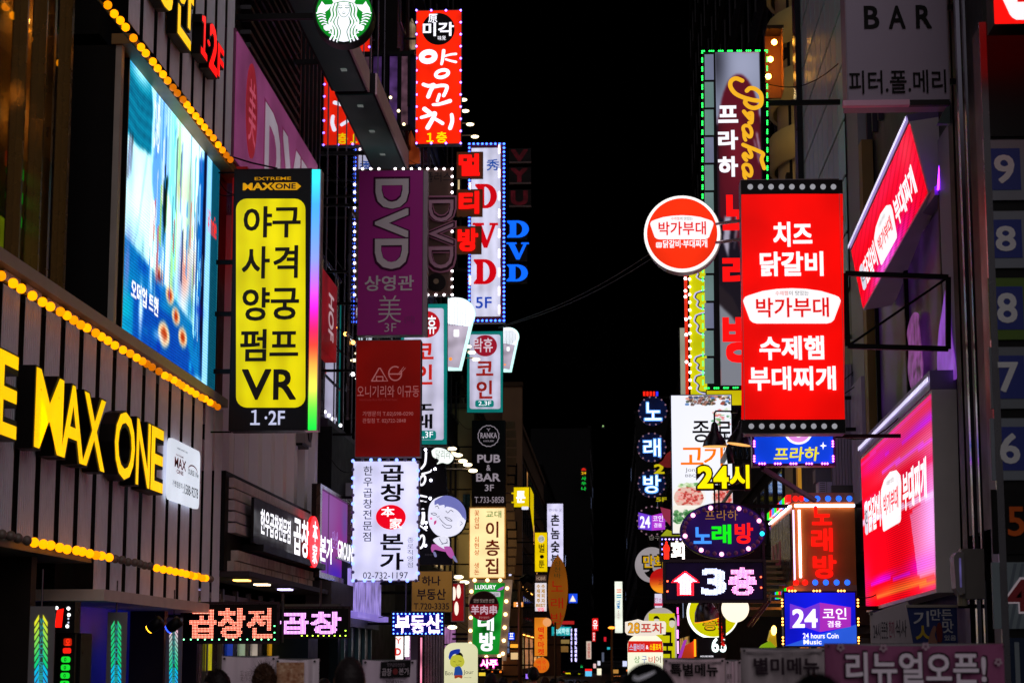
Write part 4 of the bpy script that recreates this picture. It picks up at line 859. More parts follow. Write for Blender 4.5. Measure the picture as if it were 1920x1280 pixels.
# ---- purple sign
def brd(t, x0, y0, x1, y1, side=True):
    pass
GRL = su('#f0ecf8', .5, 0, .05)
S = T('projecting_sign', 'dark purple vertical lightbox with DVD set sideways and 상영관 below', 'sign', 733, 628, 46.0)
S.cabinet(673, 320, 792, 628, .35, su('#c410a8', .5, 0, .12, 1), su('#6a5870', .35, .4), .012)
S.text('DVD', 700, 332, 768, 508, su('#500848', .5, 0, 0), .07, rot=90); S.text('DVD', 704, 336, 765, 504, GRL, .035, rot=90)
S.text('상영관', 684, 517, 776, 545, GRL, .025); S.text('美', 709, 554, 752, 605, GRL, -.008); S.text('3F', 721, 606, 743, 622, GRL, -.005); S.text('[미]', 759, 592, 777, 606, su('#a03098', .5, 0, 0), 0)
a = S.m(790, 320); b = S.m(796, 628); MB().box(a[0]+.05, .02, b[1], b[0]+.05, .33, a[1]).build('side_rail', su('#9a8a98', .3, .5), S.root); S.arms('L', (.2, .8), .03, -6.9)
# ---- red onigiri sign
S = T('projecting_sign', 'deep red vertical lightbox with rice ball and bowl drawing under the purple sign', 'sign', 727, 856, 46.0)
S.cabinet(668, 638, 788, 856, .35, em('#840a04', .45, .2, .9), su('#8a7880', .35, .4), .012)  # dim face: weak emission stands in for street light on it
LR = em('#c07070', .45, 0); k = (S.nd())
mb = MB()
for p in ([(697, 714), (711, 690), (713, 690), (727, 714), (697, 714)], [(706, 713), (706, 706), (718, 706), (718, 713)]): mb.ribbon([S.m(*q) for q in p], .03, -k)
mb.ribbon([S.m(729+12+12*math.cos(a), 700+13*math.sin(a)) for a in np.linspace(-.3, 5.2, 20)], .03, -k); mb.ribbon([S.m(729, 701), S.m(752, 701)], .03, -k); mb.ribbon([S.m(746, 702), S.m(757, 688)], .015, -k); mb.ribbon([S.m(749, 702), S.m(760, 690)], .015, -k)
mb.build('drawing', LR, S.root)
S.text('오니기리와 이규동', 670, 723, 786, 744, LR, .0); S.text('Handmade Rice Ball & Beef Bowl', 674, 747, 745, 751, em('#a03030', .4, 0), 0); S.text('가맹문의 T.02)598-0290', 680, 771, 775, 781, LR, .0); S.text('관철점 T. 02)722-2848', 680, 784, 761, 794, LR, .0); S.arms('L', (.25, .8), .03, -6.9)
# ---- white restaurant sign with lamp border
S = T('projecting_sign', 'white vertical lightbox reading 곱창 본가 with red disc and blue lamp border', 'sign', 724, 1088, 45.5)
S.cabinet(662, 864, 784, 1088, .35, tube('#dcdcff', 1.0, .45, .12), su('#b8a8b8', .35, .4), .012)
IK = su('#101020', .5, 0, 0)
S.vtext('곱창', 713, 868, 758, 942, IK, .035); S.vtext('본가', 712, 997, 757, 1070, IK, .035); S.vtext('한우곱창전문점', 681, 872, 698, 1016, IK, .005); S.vtext('종로직영점', 763, 1006, 776, 1064, IK, -.01); S.text('02-732-1197', 681, 1072, 765, 1084, IK, .0)
S.disc('red_disc', 733, 969, 28, 23, em('#e8001c', 1.0, .02)); S.text('本', 715, 950, 740, 968, em('#ffffff', 1.2, 0), .03); S.text('家', 731, 971, 754, 991, em('#ffffff', 1.2, 0), .02)
BBu = em('#7088ff', 3.4, 0); BO = su('#8a88a8', .3, 0, 0)
bp = [(662, 864+16.0*k) for k in range(15)]+[(784, 866+16*k) for k in range(14)]+[(664+16*k, 862) for k in range(1, 8)]+[(668+16*k, 1088) for k in range(8)]
S.bulbs(bp, 3.3, [BBu, BO, BBu, BBu, BO, BBu, BO], .03); S.arms('L', (.3, .8), .03, -6.6)

# ---- brown framed board with white lamps
S = T('projecting_sign', 'brown board framed by white square lamps, behind and right of the purple sign', 'sign', 740, 555, 47.6)
S.cabinet(668, 318, 848, 553, .3, su('#5a4038', .6, .1, .5, 4), su('#4a3a34', .4), .01, False); 
S.leds([(665, 317), (848, 317), (848, 553), (665, 553)], .2, .033, em('#fff0f8', 6, 0), .02, skip=lambda i: i % 17 == 5)
S.text('플러스', 797, 323, 846, 341, INK, .0); MRN = su('#7a3a5a', .4, .2)
S.text('DVD', 799, 368, 856, 512, su('#b06a90', .3, .2, 0), .07, .05, rot=90, name='channel_letter'); S.text('DVD', 801, 371, 853, 509, su('#3a1428', .4, 0, 0), .04, .056, rot=90, name='channel_letter'); S.text('DVD', 804, 376, 850, 504, su('#d0a0c0', .3, 0, 0), .0, .062, rot=90, name='tube'); S.disc('ring', 818, 530, 18, 17, su('#1a1416', .4), 0, .05); S.disc('ring_hole', 818, 528, 5, 5, su('#9a8a70', .5), .05, .055)
S.arms('L', (.2, .8), .03, -7.0)
# ---- teal framed karaoke signs with microphones
def mic(label, x0, y0, x1, y1, at, k):
    t = T('microphone_sign', label, 'sign', x0+2, y1, at, group='microphone shaped lightboxes'); w = x1-x0; h = y1-y0
    cx = x0+w*.28; r = w*.70; hd = [(x0, y0+r*.22)]+[(cx+r*math.sin(a)*1.0, y0+r*.88-r*.88*math.cos(a)) for a in np.linspace(-.5, 2.0, 16)]
    hd = [(max(x0, x), y) for x, y in hd]; xs = hd[-1]
    t.shape('halo', [(x0, y0-1)]+[(x+2.0, y-.5) for x, y in hd[1:]]+[(x0+w*.45+2.5, y1+2), (x0, y1+2)], em('#c8fff8', 1.3, .1), -.10, 0)
    t.shape('head', hd+[(x0+w*.80, y0+h*.40), (x0, y0+h*.36)], em('#f0f6ff', 1.3, .08), 0, .06); t.shape('body', [(x0, y0+h*.365), (x0+w*.78, y0+h*.405), (x0+w*.42, y1-2), (x0, y1-4)], em('#c8bcd0', .8, .25, 2), 0, .05)
    mb = MB()
    for i in range(9):
        for j in range(13):
            x = x0+3+i*w/10; y = y0+6+j*h*.028+(i % 2)*h*.012
            if (x-cx)**2+(y-(y0+r*.88))**2 < (r*.82)**2: q = t.m(x, y); mb.ball((q[0], -.062, q[1]), .011*at/45, 5, 3)
    mb.build('grille_dots', su('#6a7890', .5, 0, 0), t.root, kind='stuff'); t.rrect('switch', x0+w*.22, y0+h*.45, x0+w*.42, y0+h*.55, 2, em('#ffffff', 1.2, 0), .05, .065); t.disc('amber_lamp', x0+w*.1, y0+h*.86, w*.06, w*.06, em('#ff9030', 1.2, 0), .05, .06)
    return t
TEAL = su('#0c8a88', .45, 0, .1); CW = tube('#cfcbe6', .85, .4, .2)
def coin(label, x0, y0, x1, y1, at, half=False):
    S = T('projecting_sign', label, 'sign', (x0+x1)/2, y1, at); S.cabinet(x0, y0, x1, y1, .3, em('#0a8c86', .6, .1), su('#3a4a4c', .4), .008); w = x1-x0; h = y1-y0
    S.rrect('white_face', x0+w*.07, y0+w*.09, x1-w*.07, y1-w*.1, 4, CW); return S
RC = em('#b02018', .7, .2); 
S = coin('teal framed white lightbox reading 코인 노래, half hidden behind the red sign', 752, 570, 838, 833, 57)
S.disc('red_disc', 800, 608, 25, 25, em('#c81020', .8, .1)); S.text('락휴', 784, 592, 818, 626, em('#2a1418', .5, 0), .05); S.text('락휴', 784, 592, 818, 626, W1, .01); S.vtext('코인', 776, 638, 814, 724, em('#d02018', .8, .1), .04); S.vtext('노래', 776, 744, 814, 805, IK, .04); S.rrect('floor_tab', 778, 807, 818, 824, 5, em('#0a8c86', .7, 0)); S.text('2,3F', 784, 809, 812, 822, W1, .0); S.arms('L', (.2, .8), .03, -6.6)
mic('big glowing microphone shape on the edge of the half hidden teal framed sign', 840, 558, 890, 692, 56.6, 1)
S = coin('teal framed white lightbox reading 코인 2,3F below the serif letter sign', 876, 621, 943, 773, 80)
S.disc('red_disc', 910, 648, 22, 20, em('#a81830', .75, .1)); S.text('락휴', 888, 634, 924, 660, em('#e0d0e0', .9, 0), .01); S.vtext('코인', 892, 672, 926, 750, RC, .04); S.rrect('floor_tab', 891, 750, 926, 763, 4, em('#0a8c86', .7, 0)); S.text('2,3F', 897, 752, 921, 761, W1, .0); S.arms('L', (.3, .8), .03, -6.6)
mic('smaller glowing microphone shape beside the teal framed 2,3F sign', 944, 614, 972, 695, 79.6, 2)

# ---- gooseneck lamps: rows on brackets
def gooserow(label, pts, at, n=1):
    t = T('lamp_row', label, 'lamp row', pts[0][0]-25, pts[0][1], at, group='rows of slim bracket lamps')
    for x, y in pts:
        q = t.m(x, y); MB().tube([(q[0]-.9, .1, q[1]+.02), (q[0], 0, q[1])], .02).build('arm', su('#c8b8a8', .4, .4), t.root); MB().ball((q[0]+.05, 0, q[1]-.05), .13, 10, 6, 1.1, .6, .45).build('lamp_head', em('#ffe8b8', 4, 0), t.root, True)
gooserow('row of slim bracket lamps stepping down beside the red lamb skewer sign', [(866, 185), (870, 206), (879, 231), (888, 254)], 70)
gooserow('row of slim bracket lamps crossing the teal framed sign', [(874, 647), (882, 658), (890, 671)], 70)
gooserow('row of slim bracket lamps on the olive wall above the cartoon boy', [(845, 838), (847, 848), (856, 850), (865, 861), (874, 868), (884, 879)], 62)
gooserow('row of slim bracket lamps above the red poster box', [(857, 1078), (868, 1088), (845, 1172)], 60)
# ---- pub sign
S = T('projecting_sign', 'black vertical lightbox reading PUB & BAR 3F with round badge', 'sign', 916, 948, 84)
S.cabinet(885, 788, 947, 948, .6, su('#1d1a20', .5), su('#54483c', .5), .006)
LG = em('#a89ca8', .65, 0); S.text('PUB', 895, 852, 938, 867, LG, .03); S.text('&', 912, 871, 920, 882, LG, .01); S.text('BAR', 893, 887, 938, 902, LG, .03); S.text('3F', 909, 908, 926, 920, LG, .01); S.text('T.733-5858', 890, 931, 945, 942, LG, .0)
mb = MB(); k = S.nd(); mb.ribbon([S.m(916+(19+1*(i % 2))*math.cos(i*math.pi/16), 817+(19+1*(i % 2))*math.sin(i*math.pi/16)) for i in range(33)], .03, -k); mb.build('badge_ring', LG, S.root); S.text('RANKA', 901, 811, 932, 821, LG, .02); S.text('HOUSE', 907, 825, 926, 828, LG, 0); S.text('Y', 912, 803, 920, 808, LG, 0); S.arms('L', (.3, .8), .03, -6.6)
S = T('projecting_sign', 'warm cream vertical lightbox reading 이층집 under the pub sign', 'sign', 914, 1083, 83.5)
S.cabinet(880, 951, 947, 1083, .6, em('#ffe2a4', 1.15, .08), em('#d8903c', .6, .2), .03)
OB = em('#7a2008', .55, 0); S.text('교대', 911, 957, 940, 970, em('#309040', .7, 0), .012); S.vtext('이층집', 909, 975, 938, 1078, OB, .03); S.vtext('꽃삼겹 심현상 생돈', 889, 955, 899, 1078, em('#d06020', .7, 0), .012); S.arms('L', (.3, .8), .03, -6.6)
# curved mesh banner behind them
t = T('rippled_screen', 'rippled brown mesh screen hanging behind the pub sign', 'screen panel', 962, 1080, 86, group=None)
mb = MB()
for i in range(18):
    for z_ in range(1): pass
    y = 790+17*i; a = t.m(948+1.5*math.sin(i*.6)+i*.25, y); b = t.m(966+3*math.sin(i*.6), y+15); mb.box(a[0], -.05-.05*(i % 2), a[1], b[0], .05, b[1]+.03)
mb.build('slat_panel', su('#7a5a38', .6, 0, .3, 5), t.root)
# ---- green sign with bulb frame
S = T('projecting_sign', 'green LUXURY karaoke lightbox in a pale frame studded with warm bulbs', 'sign', 915, 1238, 78)
a = S.m(880, 1086); b = S.m(953, 1238)
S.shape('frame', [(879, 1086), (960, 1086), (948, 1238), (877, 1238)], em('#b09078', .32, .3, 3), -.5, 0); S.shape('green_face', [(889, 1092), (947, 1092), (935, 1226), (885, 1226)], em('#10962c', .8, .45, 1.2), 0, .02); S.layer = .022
S.text('LUXURY', 891, 1096, 930, 1104, W1, .02); S.shape('leaf', [(931, 1106), (938, 1101), (946, 1098), (943, 1104), (936, 1107)], em('#c060d0', .8, 0)); S.text('래', 896, 1145, 926, 1182, W1, .05); S.text('방', 899, 1184, 928, 1220, W1, .06); S.rrect('tag', 916, 1109, 938, 1118, 2, em('#d8d0e0', .8, 0)); S.text('락세리', 918, 1111, 935, 1117, INK, 0)
S.bulbs([(890+i*24, 1087) for i in range(3)]+[(951-i*1.6, 1102+i*24.5) for i in range(6)]+[(884-.6*i, 1108+24.5*i) for i in range(5)]+[(912, 1231), (936, 1229)], 3.4, em('#ffd890', 5, 0), .03)
S.ca, S.cb, S.cdp = S.m(879, 1086), S.m(960, 1238), .4; S.arms('L', (.3, .8), .03, -6.6)
S = T('round_sign', 'dim round sign with white 羊肉串 on red in front of the green karaoke lightbox', 'sign', 907, 1162, 66)
S.disc('drum', 907, 1135, 28, 28, su('#8a6a60', .4, .3), -.25, 0); S.disc('upper_face', 907, 1135, 26.5, 26.5, su('#4a2c28', .5, 0, .5, 6)); S.shape('red_half', [(907+26.5*math.cos(a), 1135+26.5*math.sin(a)) for a in np.linspace(-.12, math.pi+.12, 26)], em('#a01020', .5, .2)); S.text('羊肉串', 883, 1134, 932, 1151, em('#d8b8c8', .8, 0), .03); S.text('한번 맛보면 반함', 888, 1122, 927, 1129, em('#c0a8a0', .5, 0), 0); S.text('중국식양꼬치', 898, 1155, 917, 1159, em('#d0a0a0', .6, 0), 0)
S.ca, S.cb, S.cdp = S.m(880, 1108), S.m(934, 1162), .25; S.arms('L', (.5,), .03, -6.6)
# ---- brown estate agent board, blue LED panel
S = T('projecting_sign', 'brown board reading 하나 부동산 with phone number under the white restaurant sign', 'sign', 808, 1145, 52)
S.cabinet(772, 1070, 848, 1147, .2, em('#7a5420', .75, .25, 1), su('#5a3c24', .5), .01); DB = su('#2a1c2c', .5, 0, 0)
S.text('하나', 791, 1079, 826, 1097, DB, .03); S.text('부동산', 782, 1103, 836, 1124, DB, .03); S.text('T.720-3335', 776, 1130, 842, 1142, DB, .01); S.arms('L', (.3,), .03, -6.9)
def ledpanel(label, x0, y0, x1, y1, at, depth=.15, back='#060409'):
    t = T('led_sign', label, 'LED sign', (x0+x1)/2, y1, at); a = t.m(x0, y0); b = t.m(x1, y1); MB().box(a[0], 0, a[1], b[0], depth, b[1]).build('cabinet', su(back, .4, 0, .1), t.root)
    mb = MB(); q = .02
    for r in ((a[0]-q, a[1]-q, b[0]+q, a[1]+q), (a[0]-q, b[1]-q, b[0]+q, b[1]+q), (a[0]-q, b[1]+q, a[0]+q, a[1]-q), (b[0]-q, b[1]+q, b[0]+q, a[1]-q)): mb.box(r[0], -.03, r[1], r[2], -.001, r[3])
    mb.build('rim', su('#3a3038', .3, .5), t.root); t.ca, t.cb, t.cdp = a, b, depth; return t
S = ledpanel('blue edged LED panel with white lit 부동산 below the brown board', 735, 1147, 832, 1190, 50)
m = tri_mask('부동산', 44, 17, .05); matrix(S, m, 741, 1151, 827, 1186, em('#f0d0ff', 4, 0), .92); S.rect('blue_glow_film', 736, 1148, 831, 1189, em('#1018a0', .35, .3), 0, .004); S.leds([(738, 1150), (829, 1150), (829, 1187), (738, 1187)], .1, .018, em('#5080ff', 9, 0), .015)
MB().tube([(-.3, .05, S.ca[1]), (-.3, .05, S.ca[1]+1.5)], .02).build('hanging_rod', STEEL, S.root); S.arms('L', (.5,), .03, -6.9)
S = ledpanel('LED dot panel showing red-orange 곱창전, left of the pink one', 342, 1130, 521, 1204, 31.0)
m = tri_mask('곱창전', 58, 20, .05); matrix(S, m, 356, 1139, 511, 1196, em('#ff7050', 3.2, 0), .74); matrix(S, m, 356, 1139, 511, 1196, em('#ffd8c8', 3, 0), .34, .014)
S.leds([(345, 1198), (517, 1198)], .11, .012, em('#80ffb0', 5, 0), .015, close=False); S.leds([(515, 1198), (515, 1160)], .09, .012, em('#60ff90', 5, 0), .015, close=False); S.text('곱창전문점 · 영업중', 466, 1201, 492, 1203, GREY, 0)
q = S.m(522, 1204); MB().tube([(q[0]+.05, .05, q[1]), (q[0]+.05, .05, q[1]+.75)], .02).build('hanging_rod', STEEL, S.root); q = S.m(350, 1130); MB().tube([(q[0]+.05, .05, q[1]), (q[0]+.05, .05, q[1]+.4)], .02).build('hanging_rod', STEEL, S.root)
S = ledpanel('LED dot panel showing pink 곱창, right of the red-orange one', 522, 1138, 655, 1194, 36.5)
m = tri_mask('곱창', 46, 20, .05); matrix(S, m, 523, 1146, 640, 1188, em('#f080ff', 2.6, 0), .85); matrix(S, m, 523, 1146, 640, 1188, em('#fff0ff', 2.6, 0), .45, .014)
S.leds([(566, 1191), (648, 1191), (648, 1172)], .1, .013, em('#c0ff40', 5, 0), .015, close=False)
q = S.m(600, 1138); MB().tube([(q[0], .05, q[1]), (q[0], .05, q[1]+.5)], .02).build('hanging_rod', STEEL, S.root)
t = T('light_trough', 'violet glowing strip of light above the pink LED panel', 'lamp', 560, 1145, 38.0); t.rect('lit_panel', 525, 1137, 640, 1150, em('#d090ff', 1.4, .3, 6), 0, .05); t.rect('housing', 525, 1132, 640, 1137, STEEL, -.1, .1)
t.rect('back_plate', 527, 1150, 640, 1152, STEEL, -.05, .02)
# ---- canopy letters and screen box
t = T('raised_lettering', 'small white brush letters 한우곱창전문점 곱창 본가 with a red oval on the stone canopy', 'sign letters', 550, 1060, -6.1, 'L')
def pl_text(t, s, xa, xb, zlo, zhi, mt, bold=.03, d=.05, side=True):
    a = t.m(xa, 1040)[0]; b = t.m(xb, 1040)[0]; put(t, s, a, zlo-t.o.z, b, zhi-t.o.z, mt, bold, d)
WL = em('#f8f8ff', 1.4, 0)
pl_text(t, '한우곱창전문점', 482, 539, 3.78, 4.22, WL, .03); pl_text(t, '곱창', 545, 574, 3.62, 4.35, WL, .04); pl_text(t, '본가', 595, 619, 3.66, 4.22, WL, .04)
a = t.m(584, 1040)[0]; t.shape('red_oval', [(a+.78*math.cos(x), 4.0-t.o.z+.52*math.sin(x)) for x in np.linspace(0, 2*math.pi, 32, False)], em('#ff1010', 1.2, 0), 0, .06, uv=True); put(t, '本', a-.3, 4.0-t.o.z, a+.35, 4.42-t.o.z, WL, .03, .066); put(t, '家', a-.3, 3.56-t.o.z, a+.35, 3.96-t.o.z, WL, .02, .066)
MB().box(t.m(480, 1040)[0], .05, 3.62-t.o.z, t.m(584, 1040)[0], .1, 4.4-t.o.z).build('backing', su('#141216', .5), t.root)
t = T('poster_case', 'framed wall case with glossy pink violet poster at the end of the stone canopy', 'display case', 620, 1090, -6.25, 'L')
xa, xb = t.m(592, 1000)[0], t.m(651, 1000)[0]; zl, zh = t.m(592, 1082)[1], t.m(592, 905)[1]
MB().box(xa, .0, zl, xb, .1, zh).build('case', su('#2c2422', .4, .3), t.root); mb = MB()
for r in ((xa, zl, xb, zl+.12), (xa, zh-.08, xb, zh), (xa, zl+.12, xa+.25, zh-.08), (xb-.08, zl+.12, xb, zh-.08)): mb.box(r[0], -.09, r[1], r[2], -.001, r[3])
mb.build('frame', su('#6a5a50', .25, .7), t.root)
c = Canvas(40, 60, '#8a4a90'); c.soft(.3, .2, .4, .4, '#9a60b0', .8).soft(.9, .7, .3, .5, '#b02090', .8).soft(.6, .95, .4, .15, '#4020c8', .8).soft(.9, .3, .12, .3, '#4a60b0', .5).poly([(.32, 0), (.34, 0), (.34, 1), (.32, 1)], '#402040')
grid_picture('poster', c.a, lambda u, v: (xa+.25+(xb-xa-.33)*u, -.01, zh-.08-(zh-zl-.2)*v), painted(.85), t.root); put(t, '인생', xa+2.4, zl+.75, xa+3.3, zl+1.15, em('#b080e0', .7, 0), 0, .015)
t = T('raised_lettering', 'white narrow letters GROUND COFFEE on the violet lit shop front', 'sign letters', 690, 1130, -5.98, 'L')
for s_, xa, xb, zl, zh in (('GROUND', 628, 661, 3.82, 4.2), ('COFFEE', 662, 692, 3.78, 4.42)): pl_text(t, s_, xa, xb, zl, zh, WL, .03, .06)
MB().box(t.m(628, 1130)[0], 0, 3.8-t.o.z, t.m(692, 1130)[0], -.03, 3.84-t.o.z).build('letter_rail', STEEL, t.root)
# ---- black board with brush strokes, lamps, cartoon boy
S = T('projecting_sign', 'black board with white brush lettering and white point lamps behind the cartoon boy', 'sign', 820, 1058, 52.5)
S.shape('board', [(765, 838), (832, 838), (848, 1058), (765, 1058)], su('#0c0a10', .4), -.25, 0); S.layer = .004; mb = MB(); D = S.nd()
for p, w in (([(799, 848), (797, 868), (790, 878)], (4, 4)), ([(792, 888), (806, 884), (809, 880)], (4, 2)), (ring(792, 900, 5, 9, .3), 4), ([(785, 928), (800, 931)], (4, 3)), ([(785, 938), (799, 940)], (3, 2)), ([(793, 955), (794, 968), (792, 980)], (6, 7)), ([(788, 985), (800, 994)], (3, 2)), (ring(790, 1015, 5, 12, .2), 4)): S.stroke(p, w, None, d=D, mb=mb)
mb.build('brush_lettering', W1, S.root); S.bulbs([(798, 843), (816, 879), (808, 900), (807, 934), (799, 979), (799, 988), (798, 1022)], 2.6, em('#e8e8ff', 10, 0), .03, 'lamp')
S.text('seoul-', 797, 1036, 822, 1041, GREY, 0); S.ca, S.cb, S.cdp = S.m(765, 838), S.m(848, 1058), .25; S.arms('L', (.3, .8), .03, -6.9)
def cut(t, name, pts, mt, d0, d1, sm=True):
    q = [t.m(*p) for p in pts]; q = spline(q+[q[0]], 4)[:-1] if sm else q; t.shape(name, q, mt, d0, d1, uv=True)
S = T('speech_bubble_sign', 'white speech bubble with handwriting above the cartoon boy', 'sign', 830, 868, 51.5)
cut(S, 'bubble_edge', [(808, 845), (818, 837), (836, 841), (850, 852), (851, 864), (840, 872), (830, 869), (817, 872), (822, 864), (811, 857)], BLK, -.12, 0); cut(S, 'bubble', [(809, 845), (818, 839), (835, 842), (849, 853), (849, 862), (840, 869), (829, 867), (819, 870), (823, 862), (812, 856)], em('#f4fff8', 1.1, .03), 0, .01); S.text('달리라', 817, 843, 845, 860, INK, -.01)
S.rect('stay', 830, 868, 832, 880, IRON, -.1, -.05)
S = T('cartoon_cutout_sign', 'lit cutout of a big headed cartoon boy with blue hair and pink trousers', 'sign', 835, 1050, 51.0)
hp = [(803, 960), (806, 945), (816, 934), (835, 929), (856, 935), (870, 950), (874, 970), (868, 990), (855, 1002), (838, 1006), (820, 1003), (808, 990), (803, 975)]
cut(S, 'edge', [(838+(x-838)*1.05, 968+(y-968)*1.05) for x, y in hp], BLK, -.2, -.01); cut(S, 'head', hp, em('#e6e6fa', 1.0, .05), 0, .01); S.layer = .012
cut(S, 'hair', [(815, 938), (835, 928.5), (857, 935), (871, 951), (874, 968), (871, 975), (862, 961), (852, 953), (838, 949), (834, 952), (833, 946), (824, 947), (821, 944), (815, 946)], em('#7478c0', .85, .1), .01, .014); cut(S, 'ear', [(861, 974), (868, 970), (872, 976), (868, 986), (861, 988), (859, 980)], em('#e6e6fa', 1.0, .05), .01, .02)
S.layer = .02; mb = MB(); D = S.nd()
for p, w in (([(816, 950), (820, 948), (823, 953)], 1), ([(836, 957), (840, 961), (845, 956), (850, 959)], 1), ([(808, 962), (814, 961), (819, 964), (813, 965), (808, 962)], 1), ([(834, 969), (842, 971), (848, 976), (841, 975), (834, 969)], 1), ([(824, 971), (830, 978), (838, 984), (846, 985), (845, 989), (836, 989), (829, 983)], 1), ([(819, 967), (821, 969), (824, 967)], .8), ([(864, 977), (867, 981), (863, 984)], .8)): S.stroke(p, w, None, d=D, mb=mb)
mb.build('face_line', em('#303048', .6, 0), S.root); cut(S, 'cheek', [(808, 969), (811, 971), (809, 974), (806, 972)], em('#ff80c0', 1, 0), .01, .02); cut(S, 'tongue', [(814, 977), (818, 975), (818, 980), (814, 983)], em('#c03880', 1, 0), .01, .02)
cut(S, 'torso', [(821, 1006), (840, 1006), (843, 1022), (839, 1030), (823, 1023), (812, 1012)], em('#e8e8f8', .95, .05), 0, .02); cut(S, 'left_leg', [(810, 1020), (824, 1020), (845, 1026), (842, 1034), (826, 1032), (815, 1030), (811, 1035), (808, 1028)], em('#b858a8', .9, .1), 0, .018)
cut(S, 'right_leg', [(832, 1024), (845, 1025), (852, 1042), (846, 1046), (838, 1038)], em('#b858a8', .9, .1), 0, .025); cut(S, 'shoe', [(812, 1034), (816, 1034), (819, 1042), (815, 1043)], em('#8080b0', .8, 0), 0, .03); cut(S, 'shoe', [(848, 1044), (852, 1041), (858, 1053), (853, 1052)], em('#8080b0', .8, 0), 0, .03)
mb = MB(); D = .032
for p in ([(824, 1009), (830, 1018), (840, 1017)], [(838, 1010), (838, 1016), (828, 1020)]): S.stroke(p, 1, None, d=D, mb=mb)
mb.build('arm_line', em('#505070', .6, 0), S.root); S.ca, S.cb, S.cdp = S.m(803, 929), S.m(874, 1006), .3; S.arms('L', (.35,), .03, -6.9)
# ---- standing arched board with a cartoon boy
S = T('standing_lightbox', 'cream arched standing lightbox with a boy in blue beret reading BON JOUR', 'sign', 863, 1400, 30, floor=True)
bz = S.m(863, 1204)[1]; a = S.m(833, 1204)[0]; b = S.m(895, 1204)[0]; r = (b-a)/2*.62
arch = [(a, .35), (b, .35)]+[(b-r+r*math.cos(x), bz-r*.8+r*.8*math.sin(x)) for x in np.linspace(0, math.pi/2, 8)]+[(a+r+r*math.cos(x), bz-r*.8+r*.8*math.sin(x)) for x in np.linspace(math.pi/2, math.pi, 8)]
S.shape('lightbox', arch, em('#e8e6b8', .85, .1), -.12, 0, uv=True); MB().box(a, -.1, 0, b, .25, .35).build('base', su('#404448', .5), S.root); S.layer = .003
cut(S, 'hat', [(841, 1231), (844, 1221), (852, 1217), (862, 1216), (862, 1222), (858, 1225), (850, 1226), (844, 1236)], em('#1838b0', .7, 0), .0, .004); cut(S, 'hair', [(855, 1226), (862, 1222), (867, 1226), (867, 1232), (852, 1232)], BLK, 0, .0035); cut(S, 'face', [(844, 1237), (848, 1229), (858, 1227), (867, 1230), (871, 1240), (866, 1249), (854, 1251), (845, 1246)], em('#c8c83c', .8, 0), 0, .006)
cut(S, 'jacket', [(853, 1250), (862, 1248), (867, 1258), (866, 1266), (852, 1266), (852, 1258)], em('#2050a8', .7, 0), 0, .008); cut(S, 'trousers', [(852, 1265), (866, 1265), (866, 1271), (860, 1269), (853, 1271)], em('#b04020', .7, 0), 0, .01); S.text('Bon', 835, 1257, 849, 1265, INK, -.005); S.text('Jour', 869, 1255, 888, 1265, INK, -.005); S.text('Premium Coffee', 870, 1268, 884, 1270, GREY, 0)
mb = MB(); S.stroke([(850, 1239), (854, 1240)], .7, None, d=.012, mb=mb); S.stroke([(860, 1238), (865, 1239)], .7, None, d=.012, mb=mb); S.stroke([(855, 1245), (858, 1246), (862, 1245)], .6, None, d=.012, mb=mb); mb.build('face_line', em('#403818', .5, 0), S.root)
# ---- more distant left signs
def flat(label, x0, y0, x1, y1, at, face, frame='#2a2428', arm=True, name='projecting_sign', cat='sign', rim=.03, depth=.3, wall=-6.6):
    S = T(name, label, cat, (x0+x1)/2, y1, at); S.cabinet(x0, y0, x1, y1, depth, face, su(frame, .5), rim)
    if arm: S.arms('L', (.25, .8), .04, wall)
    return S
S = T('neon_sign', 'pink neon 사주 under the green karaoke lightbox', 'neon sign', 918, 1254, 62); S.rect('plate', 895, 1231, 941, 1254, su('#1a1018', .5), -.1, 0); S.text('사주', 900, 1234, 934, 1252, em('#ff50c0', 2.2, 0), .09, .02); S.text('사주', 902, 1236, 932, 1250, em('#ffe0f8', 3, 0), .01, .03); S.ca, S.cb, S.cdp = S.m(895, 1231), S.m(941, 1254), .1; S.arms('L', (.5,), .03, -6.6)
S = flat('yellow lightbox reading 툰 on the brown building', 958, 912, 993, 951, 104, em('#f0d000', .95, .1)); S.text('툰', 968, 920, 985, 942, W1, .05); S.shape('side_panel', [(994, 912), (1000, 925), (1000, 995), (994, 951)], em('#e8c800', .8, .1), -.5, -.02)
S.rrect('phone_tab', 978, 949, 991, 955, 2, em('#e8e8ff', 1, 0))
S = flat('white vertical lightbox reading 촌놈숯 with black letters', 1025, 943, 1057, 1062, 125, tube('#e0dcff', 1.0, .8, .1)); S.vtext('촌놈숯불', 1032, 962, 1050, 1062, IK, .04); S.text('만나는 곳', 1029, 953, 1053, 958, GREY, 0)
S = flat('yellow vertical lightbox reading 벌툰 with a small bee', 1002, 997, 1027, 1072, 112, em('#f0cc00', 1.0, .08)); S.text('벌', 1010, 1019, 1021, 1035, IK, .02); S.text('툰', 1010, 1050, 1021, 1064, IK, .02); S.disc('bee', 1016, 1043, 4, 3.5, IK); S.disc('badge', 1015, 1010, 6, 7, em('#d8d8d0', .8, 0)); S.text('만화', 1010, 1006, 1020, 1014, IK, 0)
S = T('surfboard_sign', 'upright surfboard shaped brown sign with red brush letters 노래방', 'sign', 1046, 1180, 95)
cut(S, 'board', [(1046, 1040), (1058, 1058), (1064, 1090), (1064, 1120), (1058, 1155), (1046, 1180), (1034, 1160), (1028, 1130), (1028, 1090), (1034, 1058)], em('#a85c10', .5, .2, .5), -.12, 0); RR = em('#b01c08', .6, 0)
